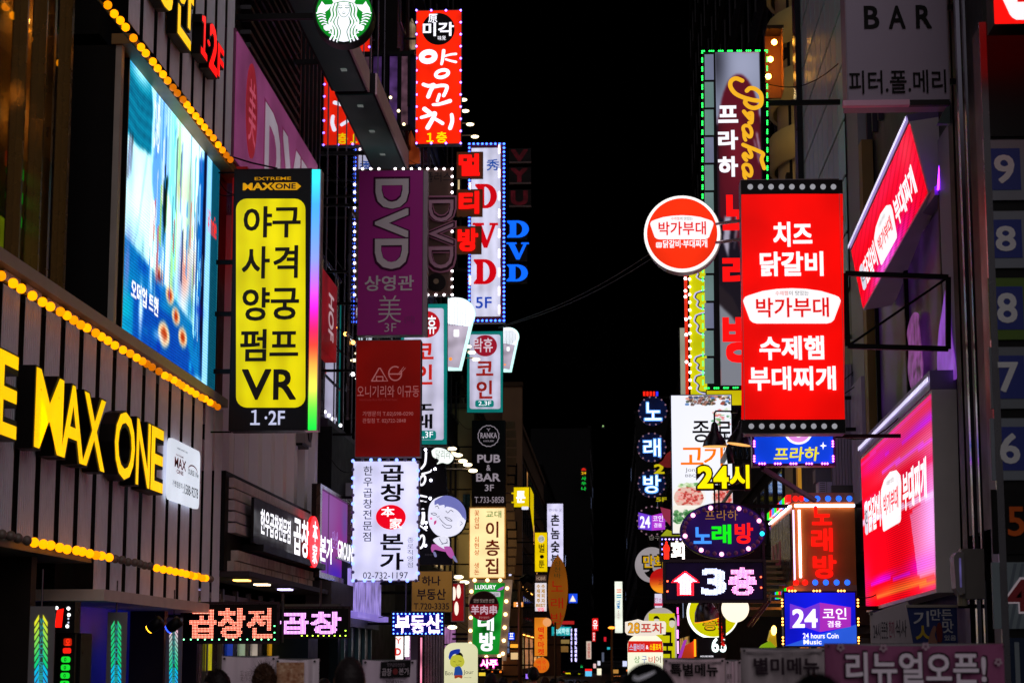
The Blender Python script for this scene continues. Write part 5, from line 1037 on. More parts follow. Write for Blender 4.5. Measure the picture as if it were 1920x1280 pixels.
S.layer = .004; S.text('노', 1033, 1088, 1056, 1108, RR, 0); S.text('래', 1033, 1120, 1056, 1140, RR, 0); S.text('방', 1033, 1148, 1056, 1170, RR, 0); S.vtext('신천바', 1038, 1050, 1052, 1084, em('#4a4018', .5, 0), 0)
q = S.m(1041, 1178); MB().tube([(q[0], 0, q[1]+.3), (q[0], 0, -S.o.z)], .05).build('post', STEEL, S.root)
S = flat('small dark header sign above the yellow and white menu lightbox', 1003, 1076, 1026, 1090, 99, em('#584038', .5, .2)); S.text('HOBAR', 1006, 1080, 1023, 1087, em('#c8a890', .7, 0), 0)
S = flat('white lightbox with yellow 수제맥주 피자 letters', 1002, 1091, 1026, 1150, 98, em('#e8e0e8', .95, .05)); YM = em('#c09000', .8, 0); S.vtext('수제맥주', 1006, 1094, 1013, 1130, YM, .05); S.vtext('수제피자', 1015, 1094, 1022, 1130, YM, .05); S.text('BEST', 1005, 1131, 1023, 1137, YM, .05); S.text('맛집', 1008, 1138, 1020, 1145, em('#ff3050', 1, 0), .03); S.rect('hazard_strip', 1002, 1145, 1026, 1150, IK)
S = flat('orange lightbox with red 맥주마켓 letters', 1001, 1156, 1027, 1230, 97, em('#f08c20', .85, .15, .8)); S.vtext('맥주마켓', 1008, 1174, 1021, 1228, em('#d81808', .9, 0), .03); S.disc('side_lamp', 1026, 1166, 8, 8, em('#ffb070', .8, .1), .05, .2)
S = T('round_sign', 'round orange sign reading 맥주창고 behind the pedestrian heads', 'sign', 1015, 1260, 92); S.disc('disc', 1015, 1246, 14.5, 14.5, em('#f07818', .8, .15), -.2, 0); S.layer = .004; S.text('맥주', 1006, 1237, 1025, 1245, em('#e02810', .9, 0), 0); S.text('창고', 1007, 1247, 1024, 1255, em('#e02810', .9, 0), 0); q = S.m(1005, 1246); MB().tube([(q[0], .1, q[1]), (-6.6-S.o.x, .1, q[1])], .03).build('arm', IRON, S.root)
S = T('street_lamp', 'slim post with dark curved arm in front of the brown building', 'street lamp', 975, 1280, 80, floor=True)
q = [S.m(*p) for p in ((975, 1280), (974, 1110), (977, 1090), (988, 1082), (1001, 1088))]; MB().tube([(q[0][0], 0, 0)]+[(a, 0, b) for a, b in q[1:]], .07).build('post', su('#b08050', .35, .6), S.root, True); MB().tube([(q[2][0], 0, q[2][1]), (q[3][0], 0, q[3][1]), (q[4][0], 0, q[4][1])], .16).build('hood', IRON, S.root, True)
# red poster box, striped shutter, glowing signs low on the left
S = flat('red poster box with white plates beside the brown board', 846, 1092, 871, 1165, 56, em('#a81018', .6, .2), '#c8a8a8'); 
for x, y in ((851, 1112), (860, 1108), (856, 1140)): S.disc('plate_drawing', x, y, 4, 13, em('#f8e8d8', 1.2, .1))
S = T('shutter', 'metal ribbed shutter with reflections of shop lights below the blue LED panel', 'shutter', 810, 1300, 49, floor=True)
for k in range(9): a = S.m(786+5.2*k, 1190); MB().box(a[0], 0, 0, a[0]+.05, .06, a[1]).build('slat', su('#8a7a80', .25, .8), S.root); 
a = S.m(783, 1190); b = S.m(833, 1190); MB().box(a[0], .08, 0, b[0], .12, a[1]).build('backing', su('#4a2030', .4), S.root)
S = T('pillar', 'grey concrete pillar left of the striped shutter', 'pillar', 778, 1300, 50.8, floor=True); a = S.m(770, 1150); b = S.m(786, 1150); MB().box(a[0], 0, 0, b[0], .3, a[1]).build('shaft', su('#8a7a84', .7, 0, .3), S.root)
S = flat('narrow white strip light turning pink and red before the shutter', 786, 1192, 793, 1330, 48, em('#ff90b0', 1.5, .5, 1.2), arm=False)
S = flat('white lit poster with red V and D letters below the blue LED panel', 740, 1190, 758, 1238, 53, em('#ffece8', 1.3, .05), arm=False); S.text('Y', 741, 1195, 753, 1206, em('#d01808', .9, 0), .0); S.text('D', 741, 1214, 752, 1228, em('#d01808', .9, 0), .05); S.rect('white_tube', 760, 1192, 766, 1230, em('#ffffff', 4, 0), -.1, .05)
a = S.m(744, 1238); MB().box(a[0], .05, -S.o.z, a[0]+.1, .15, 0).build('stand', IRON, S.root)
for lab, x0, y0, x1, y1, c, at in (('orange blinking lamp box low beside the pink neon', 920, 1256, 926, 1261, '#ff7020', 70), ('second orange lamp box low beside the pink neon', 935, 1255, 942, 1262, '#ff8020', 70), ('blue shop sign with white letter under the roof beam', 952, 1184, 966, 1200, '#1040e0', 82), ('small white and orange F tag on the brown building', 962, 1127, 982, 1138, '#e89040', 100), ('small yellow board low beside the arched lightbox', 896, 1258, 912, 1268, '#d8b830', 60)):
    S = flat(lab, x0, y0, x1, y1, at, em(c, 1.4, .1), arm=True)
    if 'blue shop' in lab: S.text('프', x0+3, y0+2, x1-3, y1-3, W1, .03)
    if 'tag' in lab: S.text('2F', x0+6, y0+2, x1-4, y1-2, W1, .05)
S = flat('thin vertical sign with lit white strokes seen edge on beside the green lightbox', 953, 1065, 960, 1100, 92, em('#e0e0ff', 1.2, .3, 6)); 
S = flat('lower thin vertical sign with lit blue strokes seen edge on', 950, 1105, 956, 1225, 90, em('#8098d0', .5, .7, 5))

# ================================================================== DISTANT SIGNS AT THE STREET END
def far(label, x0, y0, x1, y1, at, col, s=1.2, txt=None, tcol='#ffffff', vert=False, wall=-6.8, rot=0):
    S = T('distant_sign', label, 'sign', (x0+x1)/2, y1, at); S.cabinet(x0, y0, x1, y1, .4, em(col, s, .1), DARK, .02)
    if txt:
        w = x1-x0; h = y1-y0
        if vert: S.vtext(txt, x0+w*.2, y0+h*.08, x1-w*.2, y1-h*.08, em(tcol, s, 0), .03)
        else: S.text(txt, x0+w*.12, y0+h*.15, x1-w*.12, y1-h*.15, em(tcol, s, 0), .03, rot=rot)
    S.arms('L' if wall < 0 else 'R', (.5,), .05, wall); return S
S = far('small blue lit sign with a white triangle over the street end', 1066, 1112, 1083, 1130, 200, '#1848e0', 1.1); S.shape('triangle', [(1074, 1115), (1080, 1127), (1068, 1127)], em('#f0e8d8', 1.2, .2))
far('teal lit sign high on the distant left side', 1034, 1174, 1072, 1191, 180, '#18a8b0', 1.0, '의외학원', '#c8ffff')
S = far('small red sign with white fin above the teal sign', 1052, 1163, 1077, 1170, 185, '#b02020', 1.0)
for x0, w_, lab in ((1077, 5, 'tall strip of white lit characters at the street end'), (1070, 3, 'narrower strip of white lit characters left of the tall one')):
    S = T('neon_lettering', lab, 'sign letters', x0+2, 1240, 170); S.rect('rail', x0-1, 1176, x0+w_+1, 1240, DARK, -.2, 0); S.vtext('청춘극장노래주점', x0, 1177, x0+w_, 1240, em('#c8c0ff', 2.2, 0), .05); S.ca, S.cb, S.cdp = S.m(x0, 1176), S.m(x0+w_, 1240), .2; S.arms('L', (.5,), .05, -6.8)
far('red vertical sign with white emblem down the street', 1110, 1158, 1122, 1182, 230, '#e01818', 1.1, '유', wall=-6.8); far('lower half of the distant red vertical sign, narrower', 1110, 1183, 1117, 1202, 232, '#d81414', 1.0, '아파트', vert=True)
far('tiny red sign by the far street lamp', 1132, 1193, 1137, 1202, 240, '#e02030', .9, wall=2.4)
S = T('long_lightbox', 'tall white vertical lightbox with sideways YBM lettering on the far right side', 'sign', 1160, 1187, 150); S.cabinet(1152, 1089, 1168, 1186, .8, tube('#e8eede', 1.15, 1.2, .08), su('#9aa48c', .5), .02); S.text('YBM', 1156, 1124, 1163, 1140, em('#2080c0', .8, 0), .03, rot=90); S.text('어학원', 1157, 1142, 1162, 1160, em('#a07080', .8, 0), 0, rot=90)
for y, c in ((1104, '#f06030'), (1108, '#f06030'), (1114, '#20a0c0'), (1118, '#20a0c0')): S.rect('logo_bar', 1156, y, 1165, y+2, em(c, .9, 0))
S.arms('R', (.3, .8), .06, 4.2)
far('cream vertical sign with small red letters far down the street', 1099, 1201, 1109, 1235, 240, '#e0c8b8', .8, '삼겹살집', '#c04030', True)
S = far('blue and white sign with red top low at the street end', 1097, 1257, 1110, 1272, 200, '#60c0f0', 1.1); S.rect('red_top', 1097, 1253, 1110, 1257, em('#ff2020', 1.2, 0))
for lab, x0, y0, x1, y1, c in (('small round white and red sign low in the distance', 1112, 1243, 1118, 1252, '#e0b8b8'), ('warm glowing bottle shaped sign low in the distance', 1119, 1252, 1128, 1268, '#f8f0d0'), ('white shop light right of the dark gap', 1167, 1238, 1176, 1249, '#d0d8ff'), ('orange light by the cap wearer', 1174, 1254, 1178, 1258, '#ff8030'), ('yellow sign low at the street end, left', 1040, 1262, 1054, 1269, '#e0d000'), ('yellow sign low at the street end, right', 1060, 1260, 1070, 1270, '#e8d810'), ('small yellow pennant by the far crossing', 1084, 1261, 1088, 1270, '#a0a010'), ('white lettered lightbox below the surfboard sign', 1028, 1229, 1043, 1246, '#c8d0e0'), ('cream lantern right of the white lettered lightbox', 1046, 1198, 1068, 1206, '#b89858')):
    far(lab, x0, y0, x1, y1, 215, c, 1.1 if 'cream' not in lab else .5, wall=-6.8 if x0 < 1150 else 2.4)
for lab, x0, y0, x1, y1, at, c, s in (('pale boxed shop sign around the blue letter under the roof beam', 940, 1172, 951, 1204, 84, '#b8a8b8', .6), ('amber lit shop awning beside the street post', 956, 1206, 974, 1214, 100, '#ffa830', 1.3), ('warm white shop window below the amber awning', 957, 1222, 972, 1236, 105, '#f0c890', .9), ('small violet lit sign under the orange round sign', 985, 1262, 992, 1272, 120, '#a070ff', 1.2), ('tiny red lamp box at the street end near the yellow signs', 1056, 1258, 1059, 1262, 230, '#ff3020', 1.5), ('pair of warm lit upper windows below the teal sign', 1040, 1210, 1066, 1222, 190, '#9a7038', .55), ('small pale window strip far down the street', 1128, 1222, 1133, 1240, 250, '#707890', .5), ('tiny cyan sign left of the long white lightbox', 1138, 1212, 1144, 1217, 250, '#30c0d0', .9), ('faint warm shop light under the thin street lamp', 1146, 1254, 1160, 1264, 240, '#c08840', .9), ('small white lightbox low beside the far red sign', 1120, 1238, 1126, 1247, 245, '#e0e0f0', 1.0), ('small green pharmacy style light low in the distance', 1088, 1246, 1093, 1251, 245, '#20c060', 1.1), ('orange lit stall light low before the dark gap', 1150, 1266, 1164, 1273, 200, '#ff9040', 1.2)):
    far(lab, x0, y0, x1, y1, at, c, s, wall=-6.8 if x0 < 1120 else 2.4)
S = T('vertical_neon', 'tiny green 사우나 sign with red flame on the black tower', 'neon sign', 1094, 919, 298); 
for ch, y0, y1, c in (('24', 884, 889, '#e8b010'), ('사', 893, 900, '#10c840'), ('우', 903, 909, '#10c840'), ('나', 912, 919, '#10c840'), ('♨', 877, 882, '#e02010')): S.text(ch, 1090, y0, 1099, y1, em(c, .9, 0), .04, .1)
MB().box(S.m(1088, 880)[0], 0, S.m(1090, 919)[1], S.m(1101, 880)[0], .2, S.m(1090, 876)[1]).build('plate', DARK, S.root)
S = T('street_lamp', 'thin far street lamp with an orange head', 'street lamp', 1147, 1290, 160, floor=True); q = S.m(1147, 1176); MB().tube([(q[0], 0, 0), (q[0], 0, q[1])], .09).build('post', su('#7a5228', .5, .3), S.root); MB().ball((q[0], 0, q[1]), .3, 10, 6, 1, 1, .35).build('lamp_head', em('#ff9030', 3, 0), S.root, True)
S = T('window_light', 'single faint lit window on the distant tower', 'window', 1131, 800, 299); S.rect('pane', 1129.5, 797, 1132, 800, em('#a0d080', .8, 0), 0, .1); S.rect('frame', 1128, 796, 1134, 803, su('#202428', .5), -.2, -.05)

# ================================================================== RIGHT SIGNS
def badge(S, x0, y0, x1, y1):
    w, h = x1-x0, y1-y0
    pts = [(x0+w*u, y0+h*v) for u, v in ((.0, .35), (.02, .25), (.06, .2), (.2, .08), (.35, .02), (.5, 0), (.65, .02), (.8, .08), (.94, .2), (.98, .25), (1, .35), (.99, .45), (.93, .9), (.9, .97), (.86, 1), (.14, 1), (.1, .97), (.07, .9), (.01, .45))]
    S.shape('badge', pts, W2)
    S.text('수제햄', x0+w*.33, y0+h*.08, x0+w*.46, y0+h*.2, em('#e04020', .8, 0), 0); S.text('이 맛있는', x0+w*.47, y0+h*.08, x0+w*.67, y0+h*.2, INK, 0); S.text('박가부대', x0+w*.13, y0+h*.28, x0+w*.88, y0+h*.82, em('#e00a08', 1.0, 0), .025)
W2 = em('#f2f0f2', 1.1, .03); WS = em('#f4f2f6', 1.15, .02)
S = T('projecting_sign', 'large red vertical lightbox reading 치즈닭갈비 and 수제햄 부대찌개 with rows of grey dots', 'sign', 1486, 812, 23.6)
S.cabinet(1388, 338, 1585, 812, .32, BLK, su('#7c7478', .35, .5), .006, False); S.layer = .008
S.shape('red_face', [(1390, 364), (1580, 364), (1584, 786), (1390, 786)], tube('#ff0400', .9, 1.05, .16), .004, .012); S.layer = .013
S.rect('black_band', 1389, 340, 1580, 363, em('#050306', .1, 0)); S.rect('black_band', 1390, 787, 1585, 811, em('#050306', .1, 0))
for x0, y in ((1406.5, 351), (1408.5, 799)):
    for k in range(9): S.disc('dot', x0+k*19.5, y, 5.2, 5.2, em('#b4b4bc', .62, .05), .012, .02, 16)
S.text('치즈', 1449, 417, 1523, 463, WS, .05); S.text('닭갈비', 1424, 473, 1544, 518, WS, .05); badge(S, 1393, 541, 1576, 607); S.text('수제햄', 1423, 631, 1545, 675, WS, .045); S.text('부대찌개', 1403, 688, 1567, 732, WS, .045)
# bracket frame to the wall
mb = MB(); q0 = S.m(1588, 508); q1 = S.m(1782, 515); q2 = S.m(1592, 645); q3 = S.m(1782, 650)
for a, b in ((q0, q1), (q2, q3), (q0, q2), (q1, q3)): mb.tube([(a[0], .16, a[1]), (b[0], .16, b[1])], .042, 4)
mb.tube([(q1[0], .16, q1[1]), (q2[0], .16, q2[1])], .02, 4); mb.build('bracket', IRON, S.root)
# round sign
S = T('round_sign', 'round red lightbox with white rim and 박가부대 badge left of the large red sign', 'sign', 1279, 512, 24.0)
S.disc('drum', 1282, 440, 71, 71, su('#d8d0cc', .4), -.22, -.01, 56); S.disc('white_rim', 1279, 438.5, 71.5, 71.5, em('#fffaf6', 1.2, .04), -.008, .004, 56); S.layer = .005; S.disc('red_face', 1279, 438, 66, 66, tube('#ff3008', .95, 1.0, .2), n=56)
badge(S, 1219, 404, 1338, 449); S.rrect('tab', 1230, 455, 1241, 465, 2, W2); S.text('치즈', 1231, 456, 1240, 464, em('#e02010', .8, 0), 0); S.text('닭갈비·부대찌개', 1243, 451, 1326, 465, WS, .03)
q = S.m(1350, 420); w_ = S.m(1390, 420); MB().tube([(q[0]-.05, -.0, q[1]), (w_[0], -.2, w_[1])], .02, 6).build('bracket', su('#c0b0c8', .3, .6), S.root); q = S.m(1350, 455); MB().tube([(q[0]-.05, 0, q[1]), (S.m(1390, 455)[0], -.2, q[1])], .02, 6).build('bracket', su('#c0b0c8', .3, .6), S.root)
# Praha picture sign
S = T('projecting_sign', 'very tall green lamp edged picture sign with yellow Praha script and white 프라하', 'sign', 1378, 728, 34.5)
S.cabinet(1318, 98, 1438, 726, .35, su('#0c0c14', .4), su('#1a1c20', .4), .01, False); S.layer = .012
c = Canvas(66, 340, '#15101c'); c.poly([(0, 0), (1, 0), (1, .22), (0, .22)], '#8a90a8').soft(.6, .04, .5, .08, '#a8acc8', .8).soft(0, .03, .25, .1, '#30303c', .9)
c.ell(.52, .24, .46, .17, '#5c1020').poly([(.05, .2), (1, .2), (1, .6), (.05, .5)], '#4c0e1c').poly([(.15, .2), (.95, .22), (.98, .5), (.85, .6), (.55, .64), (.3, .5), (.1, .4)], '#56101e').soft(.45, .3, .2, .1, '#7a1828', .8).soft(.75, .42, .15, .08, '#481020', .7)
c.line([(.9, .25), (.98, .32)], .006, '#c0b0c8').line([(.84, .27), (.95, .34)], .004, '#b0a0b8').poly([(.15, .5), (.3, .5), (.22, .62), (.12, .58)], '#a8a0b4').poly([(.4, .48), (.5, .5), (.35, .6)], '#7a6878').poly([(0, .68), (1, .7), (1, 1), (0, 1)], '#17121c').poly([(0, .73), (.2, .76), (.5, .84), (1, .92), (.8, 1), (0, 1)], '#80828c').poly([(.0, .76), (.3, .8), (.9, .93), (.7, .86), (.3, .74), (0, .7)], '#241c22').poly([(.6, 1), (1, .95), (1, 1)], '#b02018')
for k in range(4): c.line([(.05+.07*k, .82+.005*k), (.2+.07*k, .83)], .003, '#b0b0bc')
c.blur(1); S.picture('picture_panel', 1341, 99, 1436, 722, c.a, painted(.95), d=.014)
for k in range(12): S.rect('pane', 1321, 103+51.7*k, 1338.5, 103+51.7*k+47, em('#7f9c9c' if k % 3 else '#868cac', .55, .12), .0, .016)
S.layer = .018
GR = em('#20ff50', 5, 0)
S.leds([(1316.5, 97), (1438, 96), (1440, 726), (1318, 728)], .033, .0145, GR, .03, skip=lambda i: i % 5 in (3, 4))
D = .024; mb = MB(); YG = em('#f0b020', 1.05, .05)
ZS = lambda p, w: S.stroke([(1160+x/3, y/3) for x, y in p], w/3, None, d=D, mb=mb)
ZS = lambda p, w: S.stroke([(1340+x/5.82, 130+y/5.82) for x, y in p], w/5.2, None, d=D, mb=mb)
ZS([(300, 130), (230, 105), (178, 135), (172, 195), (220, 265), (300, 308), (400, 338), (470, 348)], 44); ZS([(350, 240), (385, 212), (445, 222), (500, 275), (510, 350), (490, 405), (430, 428), (372, 412), (332, 370), (345, 335)], 44)
ZS([(318, 465), (345, 500), (385, 545)], 40); ZS([(350, 500), (400, 480), (408, 530), (400, 585), (375, 588)], 38)
for dy in (0, 425): ZS([(335, 618), (380, 632), (402, 690), (388, 742), (350, 722), (315, 675), (312, 635), (335, 618)], 36); ZS([(318, 700), (322, 745), (336, 778)], 34) if dy == 0 else None
ZS([(335, 1043), (380, 1057), (402, 1115), (388, 1167), (350, 1147), (315, 1100), (312, 1060), (335, 1043)], 36); ZS([(318, 1125), (322, 1170), (336, 1195)], 34)
ZS([(310, 828), (380, 858), (450, 885), (525, 925), (515, 965), (512, 1000), (540, 1085)], 40); ZS([(375, 880), (400, 935), (392, 965), (355, 950), (330, 925), (312, 945), (325, 975), (345, 998)], 36)
mb.build('script_lettering', YG, S.root); ow = em('#f4f2fa', 1.1, 0)
for ch, y0, y1 in (('프', 199, 231), ('라', 245, 281), ('하', 294, 332)): S.text(ch, 1346, y0, 1384, y1, ow, .06, .022)
RDG = em('#ff0c0c', 1.05, .05)
for ch, y0, y1 in (('노', 366, 432), ('래', 478, 542), ('방', 590, 680)): S.text(ch, 1354, y0, 1420, y1, RDG, .07, .024)
S.arms('R', (.15, .5, .85), .04, 4.3)
S = T('projecting_sign', 'yellow header board peeping out under the tall picture sign', 'sign', 1400, 742, 33.8); S.cabinet(1324, 731, 1440, 760, .2, em('#d8c800', .75, .1), DARK, .01); S.arms('R', (.5,), .03, 4.3)
# yellow and red sign with white lamps
S = T('projecting_sign', 'yellow vertical sign with red side and dashed white lamps left of the green framed sign', 'sign', 1305, 742, 41.0)
a = S.m(1293, 500); b = S.m(1340, 742); S.ca, S.cb, S.cdp = S.m(1284, 500), b, .4
S.rect('yellow_face', 1293, 490, 1345, 742, em('#d8d400', .8, .12), -.4, 0); S.rect('red_side', 1283, 490, 1291.5, 742, em('#e83010', .85, .12), -.3, .02); S.layer = .004
for y, h in ((500, 22), (548, 28), (590, 34), (668, 26), (704, 30)):
    for g, mt in ((5, em('#c8c4f0', .9, 0)), (2.2, su('#2a3038', .5, 0, 0)), (0, em('#dcd810', .85, 0))):
        d_ = S.nd(); cut(S, 'glyph', [(1308-g, y+3-g*.5), (1320, y-g), (1345, y-g), (1345, y+h+g), (1318, y+h+g), (1310-g, y+h*.9), (1312-g, y+h*.6), (1305-g, y+h*.35)], mt, d_-.004, d_)
S.leds([(1292.5, 495), (1294, 742)], .16, .028, em('#ffffff', 7, 0), .03, close=False); S.bulbs([(1285, 523), (1285, 546), (1285, 557), (1286, 599), (1286.5, 628), (1287, 679)], 2.8, em('#ffffff', 6, 0), .05); S.arms('R', (.4, .8), .03, 4.3)
S = T('projecting_sign', 'dim cream vertical lightbox peeping out left of the red and yellow sign', 'sign', 1278, 745, 44.0); S.cabinet(1273, 613, 1287, 745, .25, em('#b8b8a4', .6, .15), DARK, .02); S.arms('R', (.5,), .03, 4.3)
# BBQ menu sign
S = T('projecting_sign', 'white menu lightbox reading 종로 고기 with meat and vegetable pictures', 'sign', 1316, 1000, 33.2)
S.cabinet(1257, 740, 1376, 1000, .3, tube('#e8ecff', 1.05, .5, .08), su('#202028', .4), .012)
c = Canvas(140, 300, '#eef0ff'); c.soft(.5, .4, .6, .4, '#f8f8ff', .8)
for k in range(60): x = random.uniform(.25, 1); y = random.uniform(0, .07); c.ell(x, y, .035, .01, random.choice(['#a04838', '#d88870', '#304028', '#182838', '#c8b090', '#4070b0', '#604030']), .8)
for k in range(14): c.line([(.3+.025*k, .01), (.34+.025*k, .065)], .006, '#383030')
for k in range(50): x = random.uniform(.68, 1); y = random.uniform(.09, .21)+.05*(1-x); c.ell(x, y, random.uniform(.02, .06), random.uniform(.003, .009), random.choice(['#60b060', '#c0e0b0', '#e07070', '#f0f0e8', '#e8a0a0', '#308040']), .7)
def dish(cx, cy, r): 
    c.ell(cx, cy, r, r*.36, '#f4f0ec').ell(cx, cy+.005, r*.85, r*.3, '#e0b8a8')
    for k in range(120): a = random.uniform(0, 6.3); q = random.uniform(0, .8)*r; c.ell(cx+q*math.cos(a), cy+q*.33*math.sin(a), .025, .008, random.choice(['#c84038', '#e88078', '#f0b0a8', '#b03028']), .8)
    for k in range(30): c.ell(cx+random.uniform(-.5, .5)*r, cy-r*.3+random.uniform(-.012, .012), .04, .008, random.choice(['#60a050', '#c0d8a0', '#e8f0d8']), .7)
dish(.27, .74, .29); dish(.86, .74, .22)
c.poly([(0, .8), (1, .8), (1, 1), (0, 1)], '#f4eee4')
for k in range(70): c.ell(random.uniform(.02, .42), random.uniform(.84, .93), .04, .012, random.choice(['#205828', '#408848', '#a0c890', '#e8e8d8', '#307838']), .7)
for k in range(40): c.ell(random.uniform(.62, 1), random.uniform(.84, .95), .04, .012, random.choice(['#d0a040', '#b04830', '#408040', '#f0e0b0']), .6)
S.picture('menu_picture', 1259, 742, 1374, 998, c.a, painted(1.05), d=.01); S.layer = .014
OR = em('#ff7800', 1.0, 0)
S.text('종', 1298, 789, 1331, 829, IK, .01); S.text('로', 1345, 790, 1372, 824, IK, .02); S.text('고', 1276, 839, 1319, 871, OR, .02); S.text('기', 1319, 838, 1356, 874, OR, .02); S.text('Jongro', 1285, 877, 1322, 886, IK, -.01); S.text('BBQ', 1285, 889, 1306, 895, IK, -.01); S.arms('R', (.25, .8), .03, 4.3)
# pendant bell lamps on a bracket
for (x, y, lab) in ((1340, 812, 'black bell shaped lamp hanging before the white menu sign'), (1385, 808, 'second black bell shaped lamp, half behind the large red sign')):
    t = T('bell_lamp', lab, 'lamp', x, y, 26.5, group='black bell lamps on goosenecks'); q = t.m(x, y); ax = (0, 0, 1) if x < 1360 else (.15, 0, 1)
    sc = 26.5/FPX
    MB().lathe([(23*sc, 20*-sc*0), (23*sc, 1*sc), (20*sc, 11*sc), (13*sc, 22*sc), (8*sc, 30*sc), (6*sc, 42*sc), (3*sc, 46*sc), (0, 46*sc)], (q[0]-.0, 0, q[1]-25*sc), 24, ax).build('shade', su('#2a2430', .25, .5, .1), t.root, True)
    MB().lathe([(0, .01), (21*sc, .012), (22.5*sc, -.002)], (q[0], 0, q[1]-25*sc), 24, ax).build('reflector', em('#ffb868', 1.0, .1), t.root)
    c0 = (q[0]+(0 if x < 1360 else .05), 0, q[1]+20*sc); MB().tube([c0, (c0[0], 0, c0[2]+18*sc), (c0[0]+3*sc, 0, c0[2]+22*sc), (c0[0]+38*sc, .1, c0[2]+23*sc)], .012, 8).build('gooseneck', IRON, t.root, True); MB().lathe([(0, 0), (.05, 0), (.04, .05), (0, .06)], (c0[0]+38*sc, .1, c0[2]+20*sc), 12).build('wall_plate', IRON, t.root)
t = T('spotlight', 'slim black floodlight pointing down in front of the menu sign', 'spotlight', 1370, 880, 30.5); q = t.m(1370, 850); MB().lathe([(0, 0), (.05, 0), (.055, .2), (.03, .28), (0, .3)], (q[0], 0, q[1]-.15), 14, (-.12, 0, 1)).build('can', su('#22262c', .3, .4), t.root, True); MB().tube([(q[0]-.0, 0, q[1]+.12), (q[0]-.06, 0, q[1]+.3), (q[0]-.1, 0, q[1]+.05)], .008, 6).build('cable', IRON, t.root); MB().box(q[0]-.02, .0, q[1]+.1, q[0]+.05, 2.6, q[1]+.16).build('mast', IRON, t.root)
# blue Praha board
S = T('projecting_sign', 'blue lightbox with yellow 프라하 and magenta lamps tucked under the large red sign', 'sign', 1488, 874, 27.0)
S.cabinet(1410, 806, 1567, 872, .3, tube('#0a48f0', .95, .8, .3), su('#5a2a70', .35, .4), .03); S.layer = .01
S.disc('pink_disc_rim', 1497, 806, 27, 27, em('#ffffff', 1.1, 0)); S.disc('pink_disc', 1497, 806, 23, 23, em('#e890e8', .95, 0)); S.disc('white_disc', 1497, 806, 9, 14, em('#ffffff', 1.0, 0)); YP = em('#f0e420', 1.0, 0); S.text('프라하', 1450, 838, 1536, 864, YP, .03, shear=.12); S.shape('sparkle', [(1543, 828), (1544, 834), (1550, 835.5), (1544, 837), (1543, 843), (1542, 837), (1537, 835.5), (1542, 834)], em('#ffffff', 1.6, 0))
mg = em('#ff60ff', 9, 0); S.leds([(1414, 869), (1566, 869)], .035, .013, mg, .02, close=False, skip=lambda i: i % 6 in (0, 1, 2)); S.leds([(1414, 818), (1414, 869)], .035, .013, mg, .02, close=False, skip=lambda i: i % 6 in (0, 1, 2)); S.leds([(1561, 818), (1562, 869)], .035, .013, mg, .02, close=False, skip=lambda i: i % 6 in (0, 1, 2)); S.arms('R', (.15,), .025, 4.15)
a = S.m(1430, 876); mb = MB(); mb.tube([(a[0], .1, a[1]), (S.m(1545, 925)[0], 1.2, S.m(1545, 925)[1])], .04, 4); mb.build('stay', su('#3a1a40', .5, .1), S.root)
# 24 hours letters
S = T('raised_lettering', 'yellow outlined block letters 24시 above the violet oval sign', 'sign letters', 1357, 918, 28.0)
for ch, x0, x1 in (('2', 1307, 1337), ('4', 1337, 1366), ('시', 1367, 1405)):
    y0 = 874 if ch != '시' else 872; y1 = 916
    S.text(ch, x0, y0, x1, y1, em('#ffe800', 1.15, .04), .05, .07, name='letter_face')
    v, f = glyphs(ch, .105, .5); a = S.m(x0-3, y0-3.5); b = S.m(x1+3, y1+3.5); mb = MB(); mb.v = [(float(a[0]+(p[0]-v[:, 0].min())/np.ptp(v[:, 0])*(b[0]-a[0])), -.005-float(p[2]+.5)*.055, float(b[1]+(p[1]-v[:, 1].min())/np.ptp(v[:, 1])*(a[1]-b[1]))) for p in v]; mb.f = list(f); mb.build('letter_body', su('#3a2010', .4), S.root)
a = S.m(1308, 915); b = S.m(1404, 915); MB().box(a[0], .03, a[1]-.02, b[0], .07, a[1]+.05).build('rail', IRON, S.root)
mb = MB(); 
for x in (1340, 1348): q = S.m(x, 918); mb.tube([(q[0], .05, q[1]+.1), (q[0], .05, q[1]-.3)], .012, 6)
mb.build('post', IRON, S.root); S.ca, S.cb, S.cdp = a, b, .05
q = S.m(1385, 900); MB().box(q[0]-.02, .05, q[1]-.02, q[0]+.02, 5.2, q[1]+.02).build('bracket', IRON, S.root)
# oval sign
S = T('oval_sign', 'violet oval sign with coloured 노래방 neon and ring of round lamps', 'sign', 1356, 1045, 29.0)
S.disc('drum', 1357, 994, 82, 53, su('#2a2028', .35, .3), -.22, 0, 56); S.disc('violet_face', 1356, 994, 80, 51, em('#2c0e60', .5, .35, 2), 0, .006, 56); S.layer = .01
PKB = em('#ff9ac8', 3.2, 0); OFFB = su('#8a5a90', .25, 0, 0); CY = em('#20e0ff', 2.5, 0); n = 34
for i in range(n):
    a = 2*math.pi*i/n-.05; p = (1356+73.5*math.cos(a), 994+44.5*math.sin(a)); mt = CY if i == 1 else PKB if i in (5, 9, 12, 16, 21, 24, 28, 32) else OFFB; S.bulbs([p], 4.3, mt, .02, squash=.6)
GD = em('#c08838', .75, .1); S.text('프라하', 1322, 956, 1383, 975, GD, -.01)
mb = MB()
for nm, ch, x0, y0, x1, y1, c in (('blue', '노', 1300, 988, 1334, 1019, '#4090ff'), ('green', '래', 1334, 983, 1371, 1019, '#10e818'), ('red', '방', 1377, 980, 1412, 1019, '#ff1818')): S.text(ch, x0, y0, x1, y1, em(c, 1.15, 0), .05, ext=.02, name=nm+'_neon')
for x in (1400,): q = S.m(x, 950); MB().box(q[0], .2, q[1]-.3, q[0]+.06, 7.2, q[1]-.24).build('bracket', IRON, S.root)
